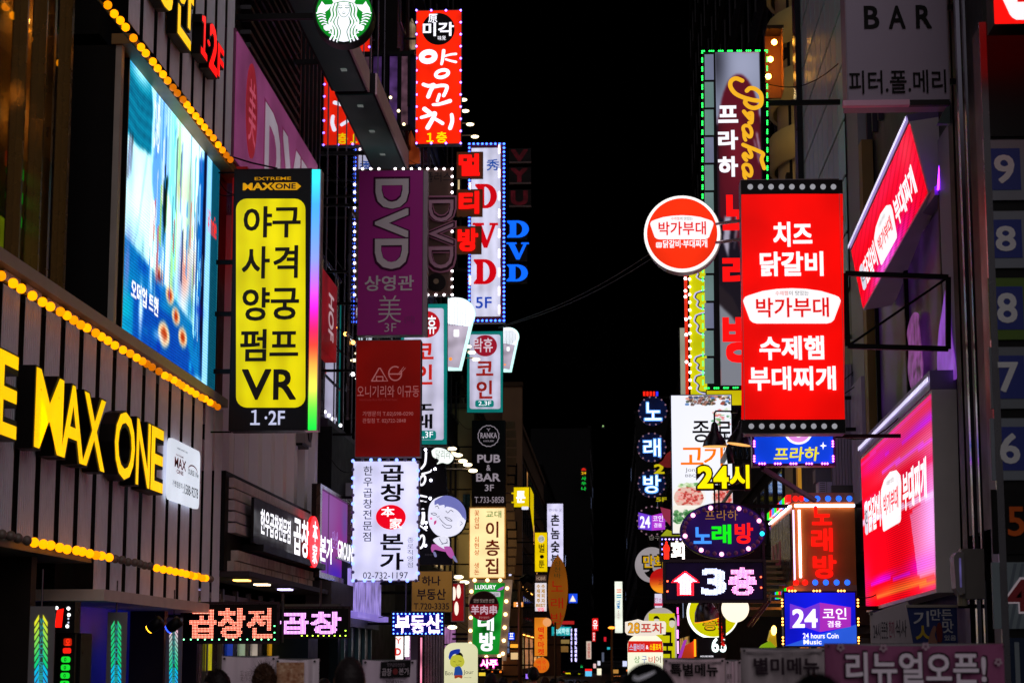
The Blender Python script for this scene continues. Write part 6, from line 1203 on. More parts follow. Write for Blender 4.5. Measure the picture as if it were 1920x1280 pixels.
# LED boards
S = ledpanel('large LED board with red arrow, 3 and pink 층 under the oval sign', 1245, 1051, 1435, 1127, 28.0, .18, '#0a0516')
MB().box(S.ca[0]+.03, -.004, S.ca[1]-.03, S.cb[0]-.03, 0, S.cb[1]+.03).build('film', em('#1a0a34', .35, .4, 3), S.root)
H = 24; Wd = 20; am = np.zeros((H, Wd), bool); ai = am.copy()
for r in range(H):
    hw = min(10, r*.95) if r < 12 else 5.6
    for q in range(Wd):
        d_ = abs(q+.5-10); am[r, q] = d_ < hw; ai[r, q] = (d_ < hw-1.6) and r > 1.5 and r < H-1 and not (10.4 < r < 12 and d_ > 4.5)
matrix(S, am & ~ai, 1258, 1068, 1312, 1116, em('#ff2030', 4, 0), .8); matrix(S, ai, 1258, 1068, 1312, 1116, em('#f0d8ff', 4.5, 0), .75)
matrix(S, tri_mask('3', 20, 24, .05), 1314, 1065, 1362, 1115, em('#c8d0ff', 4.5, 0), .75); m = tri_mask('층', 22, 24, .05); matrix(S, m, 1365, 1063, 1419, 1115, em('#ff60c8', 3.2, 0), .85); matrix(S, m, 1365, 1063, 1419, 1115, em('#fff0ff', 4, 0), .42, .014)
m = np.ones((32, 74), bool); matrix(S, m, 1250, 1054, 1430, 1124, su('#2c2440', .4, 0, 0), .45, .008, 'unlit_dots')
S.bulbs([(1251.5, 1089), (1251.5, 1108), (1426.5, 1081), (1427, 1101)], 1.7, em('#ff5030', 6, 0), .02, 'lamp'); S.text('www.led.co.kr', 1256, 1124, 1290, 1126, GREY, 0)
q = S.m(1420, 1082); MB().box(q[0], .15, q[1]-.05, q[0]+.06, 8, q[1]).build('bracket', IRON, S.root)
S = ledpanel('small LED board showing red figures and white 회, behind the large one', 1238, 1007, 1432, 1050, 31.0, .15, '#0c0810')
matrix(S, tri_mask('술', 9, 20, .08), 1243, 1013, 1256, 1049, em('#ff2818', 4, 0), .8); matrix(S, tri_mask('회', 15, 20, .08), 1258, 1013, 1284, 1050, em('#fff0e8', 4, 0), .8)
m = np.ones((18, 60), bool); m[:, :0] = False; matrix(S, m, 1286, 1010, 1430, 1048, su('#3a2c30', .4, 0, 0), .45, .008, 'unlit_dots')
S.leds([(1241, 1010), (1283, 1010)], .06, .014, em('#c0a0ff', 5, 0), .015, close=False); S.leds([(1241, 1010), (1241, 1048)], .08, .014, em('#8080ff', 5, 0), .015, close=False); q = S.m(1420, 1030); MB().box(q[0], .12, q[1]-.05, q[0]+.06, 5, q[1]).build('bracket', IRON, S.root)
# corner box with red neon syllables
S = T('corner_sign_box', 'brown corner sign box with red neon 노래방, white tubes and rows of red and blue lamps', 'sign', 1540, 1096, 33.0)
a = S.m(1485, 942); b = S.m(1606, 1096)
MB().box(a[0], .0, b[1], b[0], 4.5, a[1]).build('box', su('#c8681c', .5, .1, .4, 1.5), S.root); MB().box(a[0], -.03, a[1]-.0, b[0], .05, a[1]+.16).build('top_rail', su('#a07860', .4, .3), S.root); MB().box(a[0], -.03, b[1]-.16, b[0], .05, b[1]).build('bottom_rail', su('#a07860', .4, .3), S.root)
WT = em('#f0ecff', 6, 0); MB().tube([(a[0]+.04, -.03, a[1]-.05), (b[0], -.03, a[1]-.05)], .022, 6).build('tube', WT, S.root)
for x in (1498,): q = S.m(x, 950); MB().tube([(q[0], -.02, a[1]-.12), (q[0], -.02, b[1]+.12)], .018, 6).build('tube', WT, S.root)
for x in (1487,): q = S.m(x, 950); MB().tube([(q[0], -.02, a[1]-.12), (q[0], -.02, b[1]+.06)], .014, 6).build('tube', em('#c8b8e8', 2.5, 0), S.root)
for ch, x0, y0, x1, y1 in (('노', 1521, 948, 1559, 984), ('래', 1520, 990, 1561, 1034), ('방', 1523, 1040, 1568, 1084)): S.text(ch, x0, y0, x1, y1, em('#ff1408', 1.25, .04), .045, .05, ext=.02, name='neon_letter')
RB = em('#ff1a10', 1.4, 0); BB2 = em('#2868ff', 1.5, 0)
S.bulbs([(1491, 934.5), (1502, 934.5)]+[(1502+20*k-0, 934.5) for k in ()], 5.2, RB, .05, squash=.5); S.bulbs([(1512+10*0+20*k, 934.5) for k in range(5)], 5.4, BB2, .05, squash=.5); S.bulbs([(1492, 1091.5), (1509, 1091.5)], 5.4, RB, .05, squash=.5); S.bulbs([(1528+20*k, 1091.5) for k in range(4)], 5.4, BB2, .05, squash=.5)
# side face running away with coloured lamps
for z, zz in ((a[1]+.08, 'upper'), (b[1]-.08, 'lower')):
    cols = ['#ff1818', '#10e020', '#4080ff', '#ff1818', '#10e020', '#4080ff', '#ff1818', '#10e020']
    for k in range(8): MB().box(a[0]-.07, .1+.55*k, z-.06, a[0]-.005, .1+.55*k+.5, z+.06).build('lamp_block', em(cols[k], 1.3, 0), S.root)
MB().tube([(a[0]-.03, .05, a[1]-.05), (a[0]-.03, 4.4, a[1]-.05)], .02, 6).build('tube', WT, S.root); MB().box(a[0]-.02, .3, b[1]+.1, a[0]-.003, 4.3, a[1]-.15).build('side_face', su('#3a3038', .25, .5), S.root)
for k in range(3): MB().box(a[0]-.03, 2.2+.7*k, b[1]+.4, a[0]-.021, 2.6+.7*k, a[1]-.5).build('side_poster', em('#501820', .6, .8, 6), S.root)  # reflections on the side posters painted as patchy emission
# air conditioner, corrugated wall
S = T('air_conditioner', 'pale violet lit outdoor air conditioner above the corner sign box', 'air conditioner', 1547, 928, 35.0); a = S.m(1535, 903); b = S.m(1561, 928); MB().box(a[0], 0, b[1], b[0], .5, a[1]).build('case', su('#b0a0cc', .4), S.root); mb = MB()
for k in range(6): mb.box(a[0]+.02, -.006, b[1]+.03+.035*k, a[0]+.11, 0, b[1]+.045+.035*k)
mb.build('grille', GREY, S.root); MB().box(a[0]+.13, -.005, b[1], a[0]+.14, 0, a[1]).build('seam', GREY, S.root); MB().box(a[0]-.02, 0, b[1]-.04, 4.3-S.o.x, .5, b[1]).build('shelf', IRON, S.root); MB().box(a[0]-.05, .02, a[1], b[0]-.02, .5, a[1]+.22).build('upper_case', su('#5a5468', .5), S.root)
S = T('corrugated_wall', 'violet tinted corrugated metal wall right of the blue Praha board', 'wall', 1580, 1100, 34.6, floor=True)
for k in range(9): a = S.m(1560+5.6*k, 780); MB().box(a[0], 0, 4.6, a[0]+.042, .06, 6.7).build('rib', su('#a494b4', .4, .4, .2, 2), S.root)
a = S.m(1558, 780); b = S.m(1612, 780); MB().box(a[0], .06, 4.6, b[0], .1, 6.7).build('sheet', su('#7a7088', .4, .4), S.root); MB().box(a[0]-.02, -.02, 4.4, b[0], .12, 4.6).build('sill', STEEL, S.root)
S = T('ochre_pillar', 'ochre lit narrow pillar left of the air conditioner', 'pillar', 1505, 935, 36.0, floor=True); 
for x0, x1, c in ((1497, 1503, '#c88a28'), (1494, 1496, '#8a5a20')): a = S.m(x0, 900); b = S.m(x1, 900); MB().box(a[0], 0, 4.6, b[0], .1, 5.9).build('strip', em(c, .75, .2), S.root)  # lit look of the pillar painted as emission in two tones
# blue 24 coin sign
S = T('projecting_sign', 'blue lightbox with violet ribbon reading 24 코인 겸용 framed by orange lamps', 'sign', 1540, 1212, 30.0)
S.cabinet(1468, 1108, 1608, 1212, .3, tube('#0818e8', .9, .9, .35), su('#2a2438', .4, .3), .02); S.layer = .009
S.shape('lower_wave', [(1471, 1210), (1530, 1190), (1606, 1170), (1606, 1210)], em('#2a60e8', .9, .1)); S.shape('ribbon', [(1481, 1131), (1509, 1140), (1537, 1129), (1537, 1184), (1509, 1175), (1481, 1178)], em('#7838e0', .85, .05)); S.shape('ribbon_half', [(1537, 1129), (1595, 1138), (1595, 1174), (1537, 1184)], em('#b030c8', .85, .05))
S.text('24', 1485, 1141, 1533, 1176, W1, .04); S.text('코인', 1542, 1139, 1587, 1160, W1, .01); S.text('겸용', 1551, 1163, 1577, 1175, W1, .01); S.text('24 hours Coin', 1505, 1186, 1572, 1196, W1, .02); S.text('Music', 1506, 1198, 1540, 1207, W1, .02)
om = em('#ffa040', 8, 0); S.leds([(1468, 1107), (1606, 1107)], .045, .015, om, .02, close=False, skip=lambda i: i % 8 in (0, 1, 2, 6, 7)); S.leds([(1466, 1112), (1468, 1212)], .045, .015, om, .02, close=False, skip=lambda i: i % 6 in (0, 1, 2)); S.leds([(1608, 1112), (1610, 1212)], .045, .015, om, .02, close=False, skip=lambda i: i % 6 in (0, 1, 2)); S.arms('R', (.3, .8), .03, 4.3)
# round blue karaoke signs far right column
for ch, x, y, r, lab in (('노', 1224, 770, 27, 'topmost'), ('래', 1222, 838, 27, 'second'), ('방', 1222, 906, 26, 'third')):
    t = T('round_sign', f'round dark blue lamp ringed sign with glowing {ch}, {lab} of the column', 'sign', x, y+r, 88, group='round signs in the column above the comic café disc'); t.disc('disc', x, y, r, r, em('#06184a', .35, .2), -.3, 0); t.text(ch, x-17, y-17, x+18, y+19, em('#60a0ff', 1.6, 0), .05, .02, name='glyph_halo'); t.text(ch, x-15, y-15, x+16, y+17, em('#d8ecff', 2.0, 0), .0, .04)
    t.bulbs([(x+r*.97*math.cos(a), y+r*.97*math.sin(a)) for a in np.linspace(0, 2*math.pi, 14, False)], 1.6, em('#a0788c', .7, 0), .03); q = t.m(x+r-2, y); MB().box(q[0], .1, q[1]-.05, 4.6-t.o.x, .2, q[1]+.05).build('bracket', IRON, t.root)
t = T('round_sign', 'round dark sign with violet ribbon reading 24 코인, lowest of the column', 'sign', 1222, 1004, 88, group='round signs in the column above the comic café disc'); t.disc('disc', 1222, 976, 28, 28, su('#14101c', .4), -.3, 0); t.layer = .004; t.shape('ribbon', [(1197, 960), (1222, 966), (1247, 960), (1247, 992), (1222, 994), (1197, 991)], em('#7840e0', .9, .05)); t.shape('ribbon_half', [(1222, 966), (1247, 960), (1247, 992), (1222, 994)], em('#b838d8', .9, .05)); t.text('24', 1200, 967, 1219, 989, W1, .03); t.text('코인', 1224, 966, 1243, 977, W1, .0); t.text('겸용', 1226, 980, 1241, 988, W1, 0); t.bulbs([(1222+27*math.cos(a), 976+27*math.sin(a)) for a in np.linspace(0, 2*math.pi, 16, False)], 1.6, em('#a0788c', .7, 0), .03); q = t.m(1248, 976); MB().box(q[0], .1, q[1]-.05, 4.6-t.o.x, .2, q[1]+.05).build('bracket', IRON, t.root)
S = T('led_strip_sign', 'short red and blue lamp bar on top of the round sign column', 'light string', 1222, 742, 88); 
for k in range(5): S.rect('lamp', 1206+6*k, 734, 1210+6*k, 742, em('#ff2010' if k < 4 else '#3030ff', 1.4, 0), 0, .05)
MB().box(S.m(1204, 742)[0], .01, S.m(1204, 742)[1]-.1, 4.6-S.o.x, .06, S.m(1204, 742)[1]-.02).build('bracket', IRON, S.root)
for lab, x, y, t_, c in (('yellow lit number half hidden left of the menu sign, upper', 1238, 880, '2', '#c8b810'), ('yellow lit 5F half hidden left of the menu sign, lower', 1242, 936, '5F', '#a89c10')):
    S = T('neon_lettering', lab, 'sign letters', x, y+8, 86); S.text(t_, x-12, y-10 if t_ == '2' else y-4, x+8, y+8 if t_ == '2' else y+4, em(c, 1, 0), .05, .05); q = S.m(x, y); MB().box(q[0]-.2, .02, q[1]-.05, 4.6-S.o.x, .08, q[1]+.05).build('bracket', IRON, S.root)
S = T('cartoon_fin_sign', 'dim red fish shaped sign half hidden left of the menu sign', 'sign', 1245, 872, 60); cut(S, 'body', [(1235, 868), (1243, 862), (1250, 850), (1262, 846), (1262, 872), (1248, 875)], em('#802020', .6, .3), -.1, 0); q = S.m(1250, 862); MB().box(q[0], .05, q[1]-.03, 4.6-S.o.x, .1, q[1]+.03).build('bracket', IRON, S.root)
S = T('pennant_sign', 'pink and lime triangular sign pieces behind the LED board', 'sign', 1246, 1010, 60); S.shape('pink_piece', [(1238, 950), (1257, 955), (1257, 985), (1244, 970)], em('#b03858', .6, .2), -.05, 0); S.shape('lime_piece', [(1238, 1005), (1250, 992), (1275, 1000), (1275, 1010), (1238, 1010)], em('#b8c020', .7, .2), -.05, 0); q = S.m(1257, 985); MB().box(q[0], .05, q[1]-.03, 4.6-S.o.x, .1, q[1]+.03).build('bracket', IRON, S.root)
S = T('round_sign', 'pale round sign reading 만화 with yellow letters and a black figure', 'sign', 1222, 1090, 56); S.disc('disc', 1222, 1058, 31.5, 33, em('#a8a0a4', .75, .1), -.2, 0); S.layer = .004; S.text('만화', 1203, 1038, 1250, 1068, su('#181410', .5, 0, 0), .07); S.text('만화', 1206, 1041, 1247, 1064, em('#d8a800', .85, 0), .03); cut(S, 'figure', [(1208, 1072), (1216, 1070), (1220, 1064), (1226, 1070), (1232, 1074), (1224, 1084), (1214, 1080)], BLK, 0, .01); q = S.m(1253, 1050); MB().box(q[0], .05, q[1]-.03, 4.6-S.o.x, .1, q[1]+.03).build('bracket', IRON, S.root)
S = T('round_sign', 'dark round sign with faint 당구 letters behind the violet ribbon sign', 'sign', 1232, 1030, 92); S.disc('disc', 1232, 1010, 18, 18, su('#1c181c', .4), -.2, 0); S.text('당구', 1217, 1004, 1238, 1012, em('#a09890', .6, 0), 0, .01); q = S.m(1240, 1016); MB().box(q[0], .05, q[1]-.03, 4.6-S.o.x, .1, q[1]+.03).build('bracket', IRON, S.root)
S = T('globe_lantern', 'round lantern glowing red above and orange below beside the LED board', 'lantern', 1241, 1110, 42); q = S.m(1241, 1088); r = 23*42/FPX
c = np.zeros((20, 2, 3)); 
def lant():
    rows = 16; cols = 24; arr = np.zeros((rows, cols, 3))
    for i in range(rows):
        f = i/(rows-1); a = np.array((.72, .06, .05)); b = np.array((1, .62, .12)); g = min(1, max(0, (f-.42)/.3)); arr[i] = a*(1-g)+b*g
    return arr
grid_picture('globe', lant(), lambda u, v: (q[0]+r*math.sin(math.pi*v)*math.cos(2*math.pi*u), -r*math.sin(math.pi*v)*math.sin(2*math.pi*u), q[1]+r*math.cos(math.pi*v)), painted(.95), S.root); S.text('고기', 1234, 1087, 1246, 1097, su('#601008', .5, 0, 0), .0, r+.01); MB().tube([(q[0], 0, q[1]+r), (q[0], 0, q[1]+r+.25), (4.3-S.o.x, 0, q[1]+r+.25)], .015).build('bracket', IRON, S.root)
S = flat('small white lightbox with red stripe under the red lantern', 1225, 1110, 1244, 1141, 45, em('#e0d8f0', .95, .1), wall=4.3, arm=False); S.rect('stripe', 1225, 1130, 1244, 1135, em('#d03050', .8, 0)); S.text('진심', 1227, 1120, 1242, 1128, em('#b03070', .8, 0), 0); S.arms('R', (.5,), .02, 4.3)
# yellow arch sign + beer sign
S = T('arched_sign', 'pale arched lightbox with yellow panel, two faces and big black 국 behind the beer sign', 'sign', 1238, 1240, 35); q = lambda x, y: S.m(x, y)
S.shape('board', [(1207+31+31*math.cos(a), 1168-30*math.sin(a)) for a in np.linspace(0, math.pi, 20)]+[(1207, 1245), (1269, 1245)], em('#b8aea8', .8, .1), -.2, 0); S.layer = .004; S.rect('yellow_panel', 1216, 1149, 1266, 1245, em('#d8d400', .8, .1)); S.text('국', 1240, 1184, 1262, 1240, IK, .03); 
for x, y in ((1231, 1160), (1260, 1163)): cut(S, 'hair', [(x-6, y), (x-4, y-5), (x+2, y-6), (x+6, y), (x, y-1)], BLK, .01, .014); cut(S, 'face', [(x-4, y), (x+4, y), (x+5, y+8), (x, y+13), (x-5, y+8)], em('#e0dcc8', .8, 0), .008, .012)
a = S.m(1207, 1245); b = S.m(1269, 1245); MB().box(a[0]+.1, 0, -S.o.z, b[0]-.1, .15, a[1]).build('stand', IRON, S.root)
S = T('beer_sign', 'cream domed lightbox reading 상구비어 with a 28포차 board on top', 'sign', 1210, 1262, 30)
S.shape('dome', [(1210+33*math.cos(a), 1208-22*math.sin(a)) for a in np.linspace(0, math.pi, 20)]+[(1177, 1275), (1243, 1275)], em('#f4f4d8', 1.05, .06), -.25, 0); S.layer = .004; S.shape('red_band', [(1178, 1201), (1242, 1201), (1243, 1222), (1177, 1222)], em('#d81c10', .95, .05)); S.text('스몰비어', 1180, 1206, 1208, 1219, em('#b8b8d8', 1, 0), .03); S.text('&', 1211, 1209, 1216, 1216, W1, 0); S.text('스몰포차', 1218, 1206, 1240, 1218, em('#ffe000', 1, 0), .03)
for ch, x0, x1, c in (('상', 1189, 1200, '#208820'), ('구', 1203, 1213, '#3050c0'), ('비', 1216, 1228, '#e03010'), ('어', 1229, 1239, '#604030')): S.text(ch, x0, 1229, x1, 1242, em(c, .8, 0), .0)
S.shape('top_board', [(1172, 1165), (1184, 1163), (1196, 1160), (1206, 1163), (1246, 1164), (1249, 1168), (1248, 1188), (1232, 1189), (1228, 1192), (1194, 1192), (1176, 1189), (1172, 1184)], em('#f4e8d8', .95, .06), -.1, .01); S.layer = .014; S.text('28', 1177, 1166, 1200, 1187, su('#603010', .5, 0, 0), .05); S.text('28', 1178, 1167, 1199, 1186, em('#f0a818', .95, 0), .02); S.text('포차', 1201, 1167, 1244, 1187, su('#701818', .5, 0, 0), .03); S.text('포차', 1202, 1168, 1243, 1186, em('#e04838', .9, 0), .005)
a = S.m(1180, 1275); b = S.m(1240, 1275); MB().box(a[0], 0, -S.o.z, b[0], .2, a[1]).build('stand', su('#303238', .5), S.root)
# yellow round sign with bell lamp; dark lit shop panel
S = T('round_sign', 'yellow round sign with glowing white rim partly behind a tilted metal lamp', 'sign', 1336, 1197, 37); S.disc('rim', 1337, 1148, 49, 49, em('#f8fff0', 1.6, .1), -.15, -.01, 48); S.disc('yellow_face', 1338, 1147, 46, 46, em('#dcd800', .85, .05), -.01, .006, 48); S.layer = .01
S.text('종', 1317, 1158, 1345, 1182, IK, .06); S.text('종', 1319, 1160, 1343, 1180, em('#e0a818', .9, 0), .03); S.text('로', 1320, 1128, 1350, 1146, IK, .04); q = S.m(1380, 1120); MB().box(q[0]-.1, .05, q[1], 4.3-S.o.x, .1, q[1]+.06).build('bracket', IRON, S.root)
t = T('bell_lamp', 'tilted polished bell lamp with orange lit rim in front of the yellow round sign', 'lamp', 1325, 1165, 30.2, group='black bell lamps on goosenecks'); q = t.m(1327, 1160); sc = 30.2/FPX; ax = (-.22, -.12, 1)
MB().lathe([(25*sc, 0), (24*sc, 4*sc), (21*sc, 16*sc), (14*sc, 28*sc), (7*sc, 35*sc), (0, 36*sc)], (q[0], 0, q[1]), 28, ax).build('shade', su('#4a4248', .22, .85, .1), t.root, True); MB().lathe([(0, .004), (24*sc, .002), (25.5*sc, -.012)], (q[0], 0, q[1]), 28, ax).build('rim', em('#ff9a20', 1.2, .1), t.root); MB().tube([(q[0]-.05, 0, q[1]+.22), (q[0]-.05, .1, q[1]+.5), (q[0]+.6, .3, q[1]+.55)], .012, 6).build('gooseneck', IRON, t.root)
t = T('globe_lamp', 'big glowing warm white globe lamp under the LED board', 'lamp', 1379, 1172, 29.4); q = t.m(1378.5, 1140); MB().ball((q[0], 0, q[1]), 25.5*29.4/FPX, 32, 20).build('globe', em('#fff0d4', 1.25, .0), t.root, True); MB().lathe([(0, 0), (.06, 0), (.05, .06), (0, .07)], (q[0], 0, q[1]+.17), 14).build('cap', IRON, t.root); MB().tube([(q[0], 0, q[1]+.2), (q[0], .02, q[1]+.34)], .012).build('stem', IRON, t.root)
t = T('support_frame', 'dark slanting bracket frame running from the LED board to the corner box', 'bracket frame', 1420, 1180, 29, 'F'); mb = MB(); 
for p0, p1 in (((1401, 1174), (1442, 1122)), ((1408, 1174), (1446, 1126)), ((1350, 1130), (1352, 1215)), ((1443, 1127), (1447, 1110))): a = t.m(*p0); b = t.m(*p1); mb.tube([(a[0], 0, a[1]), (b[0], .3, b[1])], .022, 4)
mb.build('bars', su('#4a3428', .4, .4), t.root, kind='stuff')
S = T('shop_panel', 'dark shop panel with glowing white rounded letters low behind the banners', 'sign', 1345, 1232, 33, face='F'); S.rect('panel', 1307, 1194, 1352, 1240, su('#201e22', .5), -.1, 0); S.text('66', 1334, 1195, 1362, 1222, em('#e8fff8', 2, 0), .04, .02); a = S.m(1307, 1240); b = S.m(1352, 1240); MB().box(a[0], .02, -S.o.z, b[0], .1, a[1]).build('stand', IRON, S.root); S.text('HOUSE BEER', 1313, 1228, 1338, 1231, W1, 0, .01)
S = T('lit_panel', 'orange and violet lit slanted shop panels behind the special menu banner', 'sign', 1290, 1236, 36); S.shape('orange_panel', [(1272, 1236), (1280, 1212), (1302, 1200), (1302, 1236)], em('#c83c18', .75, .3, 2), -.1, 0); S.shape('violet_strip', [(1270, 1236), (1282, 1200), (1288, 1198), (1276, 1236)], em('#a838b8', .9, .1), 0, .04); S.rect('amber_tube', 1301, 1198, 1305, 1230, em('#ff8010', 2.5, .1), 0, .06)
a = S.m(1272, 1236); b = S.m(1303, 1236); MB().box(a[0], .0, -S.o.z, b[0], .1, a[1]).build('stand', IRON, S.root)
S = T('neon_tube', 'pink neon tubes standing right of the yellow arched sign', 'neon sign', 1270, 1236, 37)
for x, y0, y1 in ((1269, 1138, 1150), (1270, 1152, 1172), (1269, 1180, 1196), (1269.5, 1201, 1224)): S.rect('tube', x, y0, x+3, y1, em('#ff50b0' if y0 < 1176 else '#ff90ff', 3, .1), 0, .05)
a = S.m(1268, 1136); b = S.m(1275, 1240); MB().box(a[0], .0, -S.o.z, b[0], .06, a[1]).build('housing', IRON, S.root)
S = T('green_cone_sign', 'lime green paper shade and yellow lamp shade below the timber canopy', 'lamp', 1440, 1214, 30); S.shape('green_shade', [(1425, 1214), (1430, 1208), (1444, 1201), (1456, 1214)], em('#90c010', .7, .2), -.3, 0); S.shape('yellow_shade', [(1441, 1200), (1446, 1180), (1454, 1176), (1457, 1212)], em('#c0a018', .7, .2), -.3, -.02); S.disc('lamp', 1451, 1181, 5, 9, em('#ffc860', 6, 0), -.02, .01); a = S.m(1440, 1214); MB().box(a[0], .05, -S.o.z, a[0]+.05, .1, a[1]).build('stand', IRON, S.root)
S = T('red_glitter_strip', 'hanging strip of glittering red sequins left of the timber canopy', 'decoration', 1350, 1210, 30.6); 
mb = MB()
for k in range(60): q = S.m(1346+8*k/60+random.uniform(-3, 3), 1162+50*k/60); mb.box(q[0], random.uniform(-.03, 0), q[1], q[0]+.03, 0.005, q[1]+.02)
mb.build('sequins', em('#c01008', .9, .8, 20), S.root, kind='stuff'); a = S.m(1344, 1160); b = S.m(1356, 1215); MB().tube([(a[0], .02, a[1]+.3), (b[0], .02, b[1])], .012).build('cord', IRON, S.root)  # glitter of the sequins painted as patchy emission
# ---- slanted red screens (solid boxes between measured corners)
def quad_screen(label, px, ys, depth, title_u, kind):
    """px: four image corners TL,TR,BR,BL; ys: distances of the far and near edge"""
    pts = [CAM+ray(*p)*(y/ray(*p).y) for p, y in zip(px, (ys[0], ys[1], ys[1], ys[0]))]
    root = bpy.data.objects.new('led_screen', None); COL.objects.link(root); root.location = pts[3]; tag(root, label, 'screen')
    L = [p-pts[3] for p in pts]; TL, TR, BR, BL = L; nrm = (TR-TL).cross(BL-TL).normalized()
    if nrm.x > 0: nrm = -nrm
    def at(u, v, d=0): return tuple((TL*(1-u)+TR*u)*(1-v)+(BL*(1-u)+BR*u)*v+nrm*d)
    mb = MB(); o = -nrm*depth
    mb.v = [tuple(Vector(at(a, b))+w) for w in (Vector((0, 0, 0)), o) for a, b in ((-.006, -.02), (1.006, -.02), (1.006, 1.02), (-.006, 1.02))]; mb.f = [(0, 3, 2, 1), (4, 5, 6, 7), (0, 1, 5, 4), (1, 2, 6, 5), (2, 3, 7, 6), (3, 0, 4, 7)]
    mb.build('housing', su('#ece6e6', .5, 0, .12), root)
    c = Canvas(150, 56, '#ff0018')
    if kind == 'low':
        c.soft(.6, .0, .5, .2, '#ff5090', .8).soft(.7, .22, .4, .05, '#ff70a0', .7).soft(1, .6, .18, .4, '#f0a0ff', .9).soft(.3, .1, .3, .05, '#e010e0', .6).soft(.95, .12, .3, .03, '#d030ff', .8).soft(.5, .33, .5, .03, '#e00040', .8).soft(0, .9, .1, .2, '#ff20a0', .6).soft(.85, .85, .2, .06, '#e000d0', .8).soft(.6, .92, .5, .03, '#ff6020', .9).soft(.3, .83, .2, .02, '#d000ff', .7)
        c.line([(.0, .43), (1, .52)], .03, '#ffd8ff', .85).line([(0, .04), (1, .02)], .02, '#ff40ff', .4).line([(.35, .20), (1, .24)], .022, '#ff50ff', .8).line([(.4, .12), (1, .14)], .012, '#e020ff', .7).line([(.0, .30), (1, .34)], .03, '#ff2060', .5).line([(.1, .84), (.7, .87)], .016, '#d010ff', .7).line([(.2, .93), (1, .95)], .02, '#ff8030', .8).poly([(.72, .55), (1, .5), (1, .92), (.8, .9)], '#f0b0f0', .55)
    else: c.soft(.6, .1, .5, .2, '#ff2050', .8).soft(.5, .9, .3, .2, '#e010c0', .8).soft(.8, .5, .3, .2, '#ff1060', .5).soft(.4, .95, .2, .1, '#ff80ff', .7).soft(.9, .2, .1, .3, '#ff5060', .5)
    grid_picture('screen_picture', c.a, lambda u, v: at(u, v, .01), painted(1.0, .03), root)
    def tx(s, u0, v0, u1, v1, mt, bold, d):
        v, f = glyphs(s, bold); mb = MB(); X, Z = v[:, 0], v[:, 1]
        mb.v = [at(float(u0+(x-X.min())/np.ptp(X)*(u1-u0)), float(v1-(z-Z.min())/np.ptp(Z)*(v1-v0)), float(d+e)) for x, z, e in zip(X, Z, v[:, 2])]; mb.f = [tuple(q) for q in f]; mb.build('lettering', mt, root)
    def pol(nm, P, mt, d): mb = MB(); mb.v = [at(a, b, d) for a, b in P]; mb.f = [tuple(range(len(P)))]; mb.build(nm, mt, root)
    u0, v0, u1, v1 = title_u; w, h = u1-u0, v1-v0
    bw = [(u0+w*(.31+.34*a), v0+h*(b*1.5-.3)) for a, b in ((0, .35), (.03, .2), (.2, .06), (.5, 0), (.8, .06), (.97, .2), (1, .35), (.94, .95), (.9, 1), (.1, 1), (.06, .95))]
    pol('badge', bw, W2, .016); tx('박가부대', u0+w*.36, v0+h*.22, u0+w*.60, v0+h*.8, em('#f01828', 1, 0), .03, .02); tx('수제햄이 맛있는', u0+w*.42, v0-h*.1, u0+w*.54, v0+h*.02, REDP, 0, .02)
    pol('tab', [(u0+w*(.0+.07*a), v0+h*b) for a, b in ((0, .1), (.3, 0), (.8, .0), (1, .1), (1, .9), (.8, 1), (.3, 1), (0, .9))], em('#d8d8e8', 1, 0), .016); tx('치즈', u0+w*.01, v0+h*.25, u0+w*.06, v0+h*.75, INK, .02, .02)
    tx('닭갈비', u0+w*.08, v0, u0+w*.30, v1, WS, .05, .018); tx('부대찌개', u0+w*.67, v0, u1, v1, WS, .05, .018)
    mb = MB()
    for k in range(70): p = Vector(at(k/69, -.075, .03)); e = .03; b0 = len(mb.v); mb.v += [tuple(p+Vector(q)*e) for q in ((-.4, -1, -1), (-.4, 1, -1), (-.4, 1, 1), (-.4, -1, 1))]; mb.f.append((b0, b0+1, b0+2, b0+3))
    mb.build('edge_lamps', em('#e8e0ff', 1.5, .1), root, kind='stuff')
    mb = MB(); mb.v = [at(-.006, -.12, .02), at(1.006, -.12, .02), at(1.006, -.022, .02), at(-.006, -.022, .02), at(-.006, -.12, -depth), at(1.006, -.12, -depth), at(1.006, -.022, -depth), at(-.006, -.022, -depth)]; mb.f = [(0, 3, 2, 1), (4, 5, 6, 7), (0, 1, 5, 4), (1, 2, 6, 5), (2, 3, 7, 6), (3, 0, 4, 7)]; mb.build('light_rail', su('#8a78b0', .4, .3), root)
    return root
quad_screen('upper slanted red LED screen with white 부대찌개 letters on the right building', [(1597, 470), (1706, 232), (1740, 362), (1619, 578)], (29.8, 25.6), .45, (.06, .42, .92, .82), 'up')
quad_screen('lower larger red and pink LED screen with white 부대찌개 letters on the right building', [(1615, 862), (1746, 738), (1755, 1103), (1625, 1141)], (31.6, 24.5), .3, (.04, .30, .94, .52), 'low')
t = T('window_poster', 'narrow violet lit poster of a standing figure in the window between the two red screens', 'poster', 1718, 740, 4.2, 'R')
def poster_shape(t, pts, mt): t.shape('figure', spline([t.m(*p) for p in pts]+[t.m(*pts[0])], 4)[:-1], mt, .01, .02, uv=True)
poster_shape(t, [(1708, 600), (1716, 586), (1725, 590), (1726, 612), (1730, 650), (1733, 690), (1728, 740), (1716, 742), (1705, 700), (1706, 650), (1703, 625)], em('#9a48a8', .45, .6, 5))  # violet light on both poster figures painted as weak emission
t2 = T('window_poster', 'broad violet lit poster shape cut off by the dark column between the two red screens', 'poster', 1775, 710, 4.2, 'R')
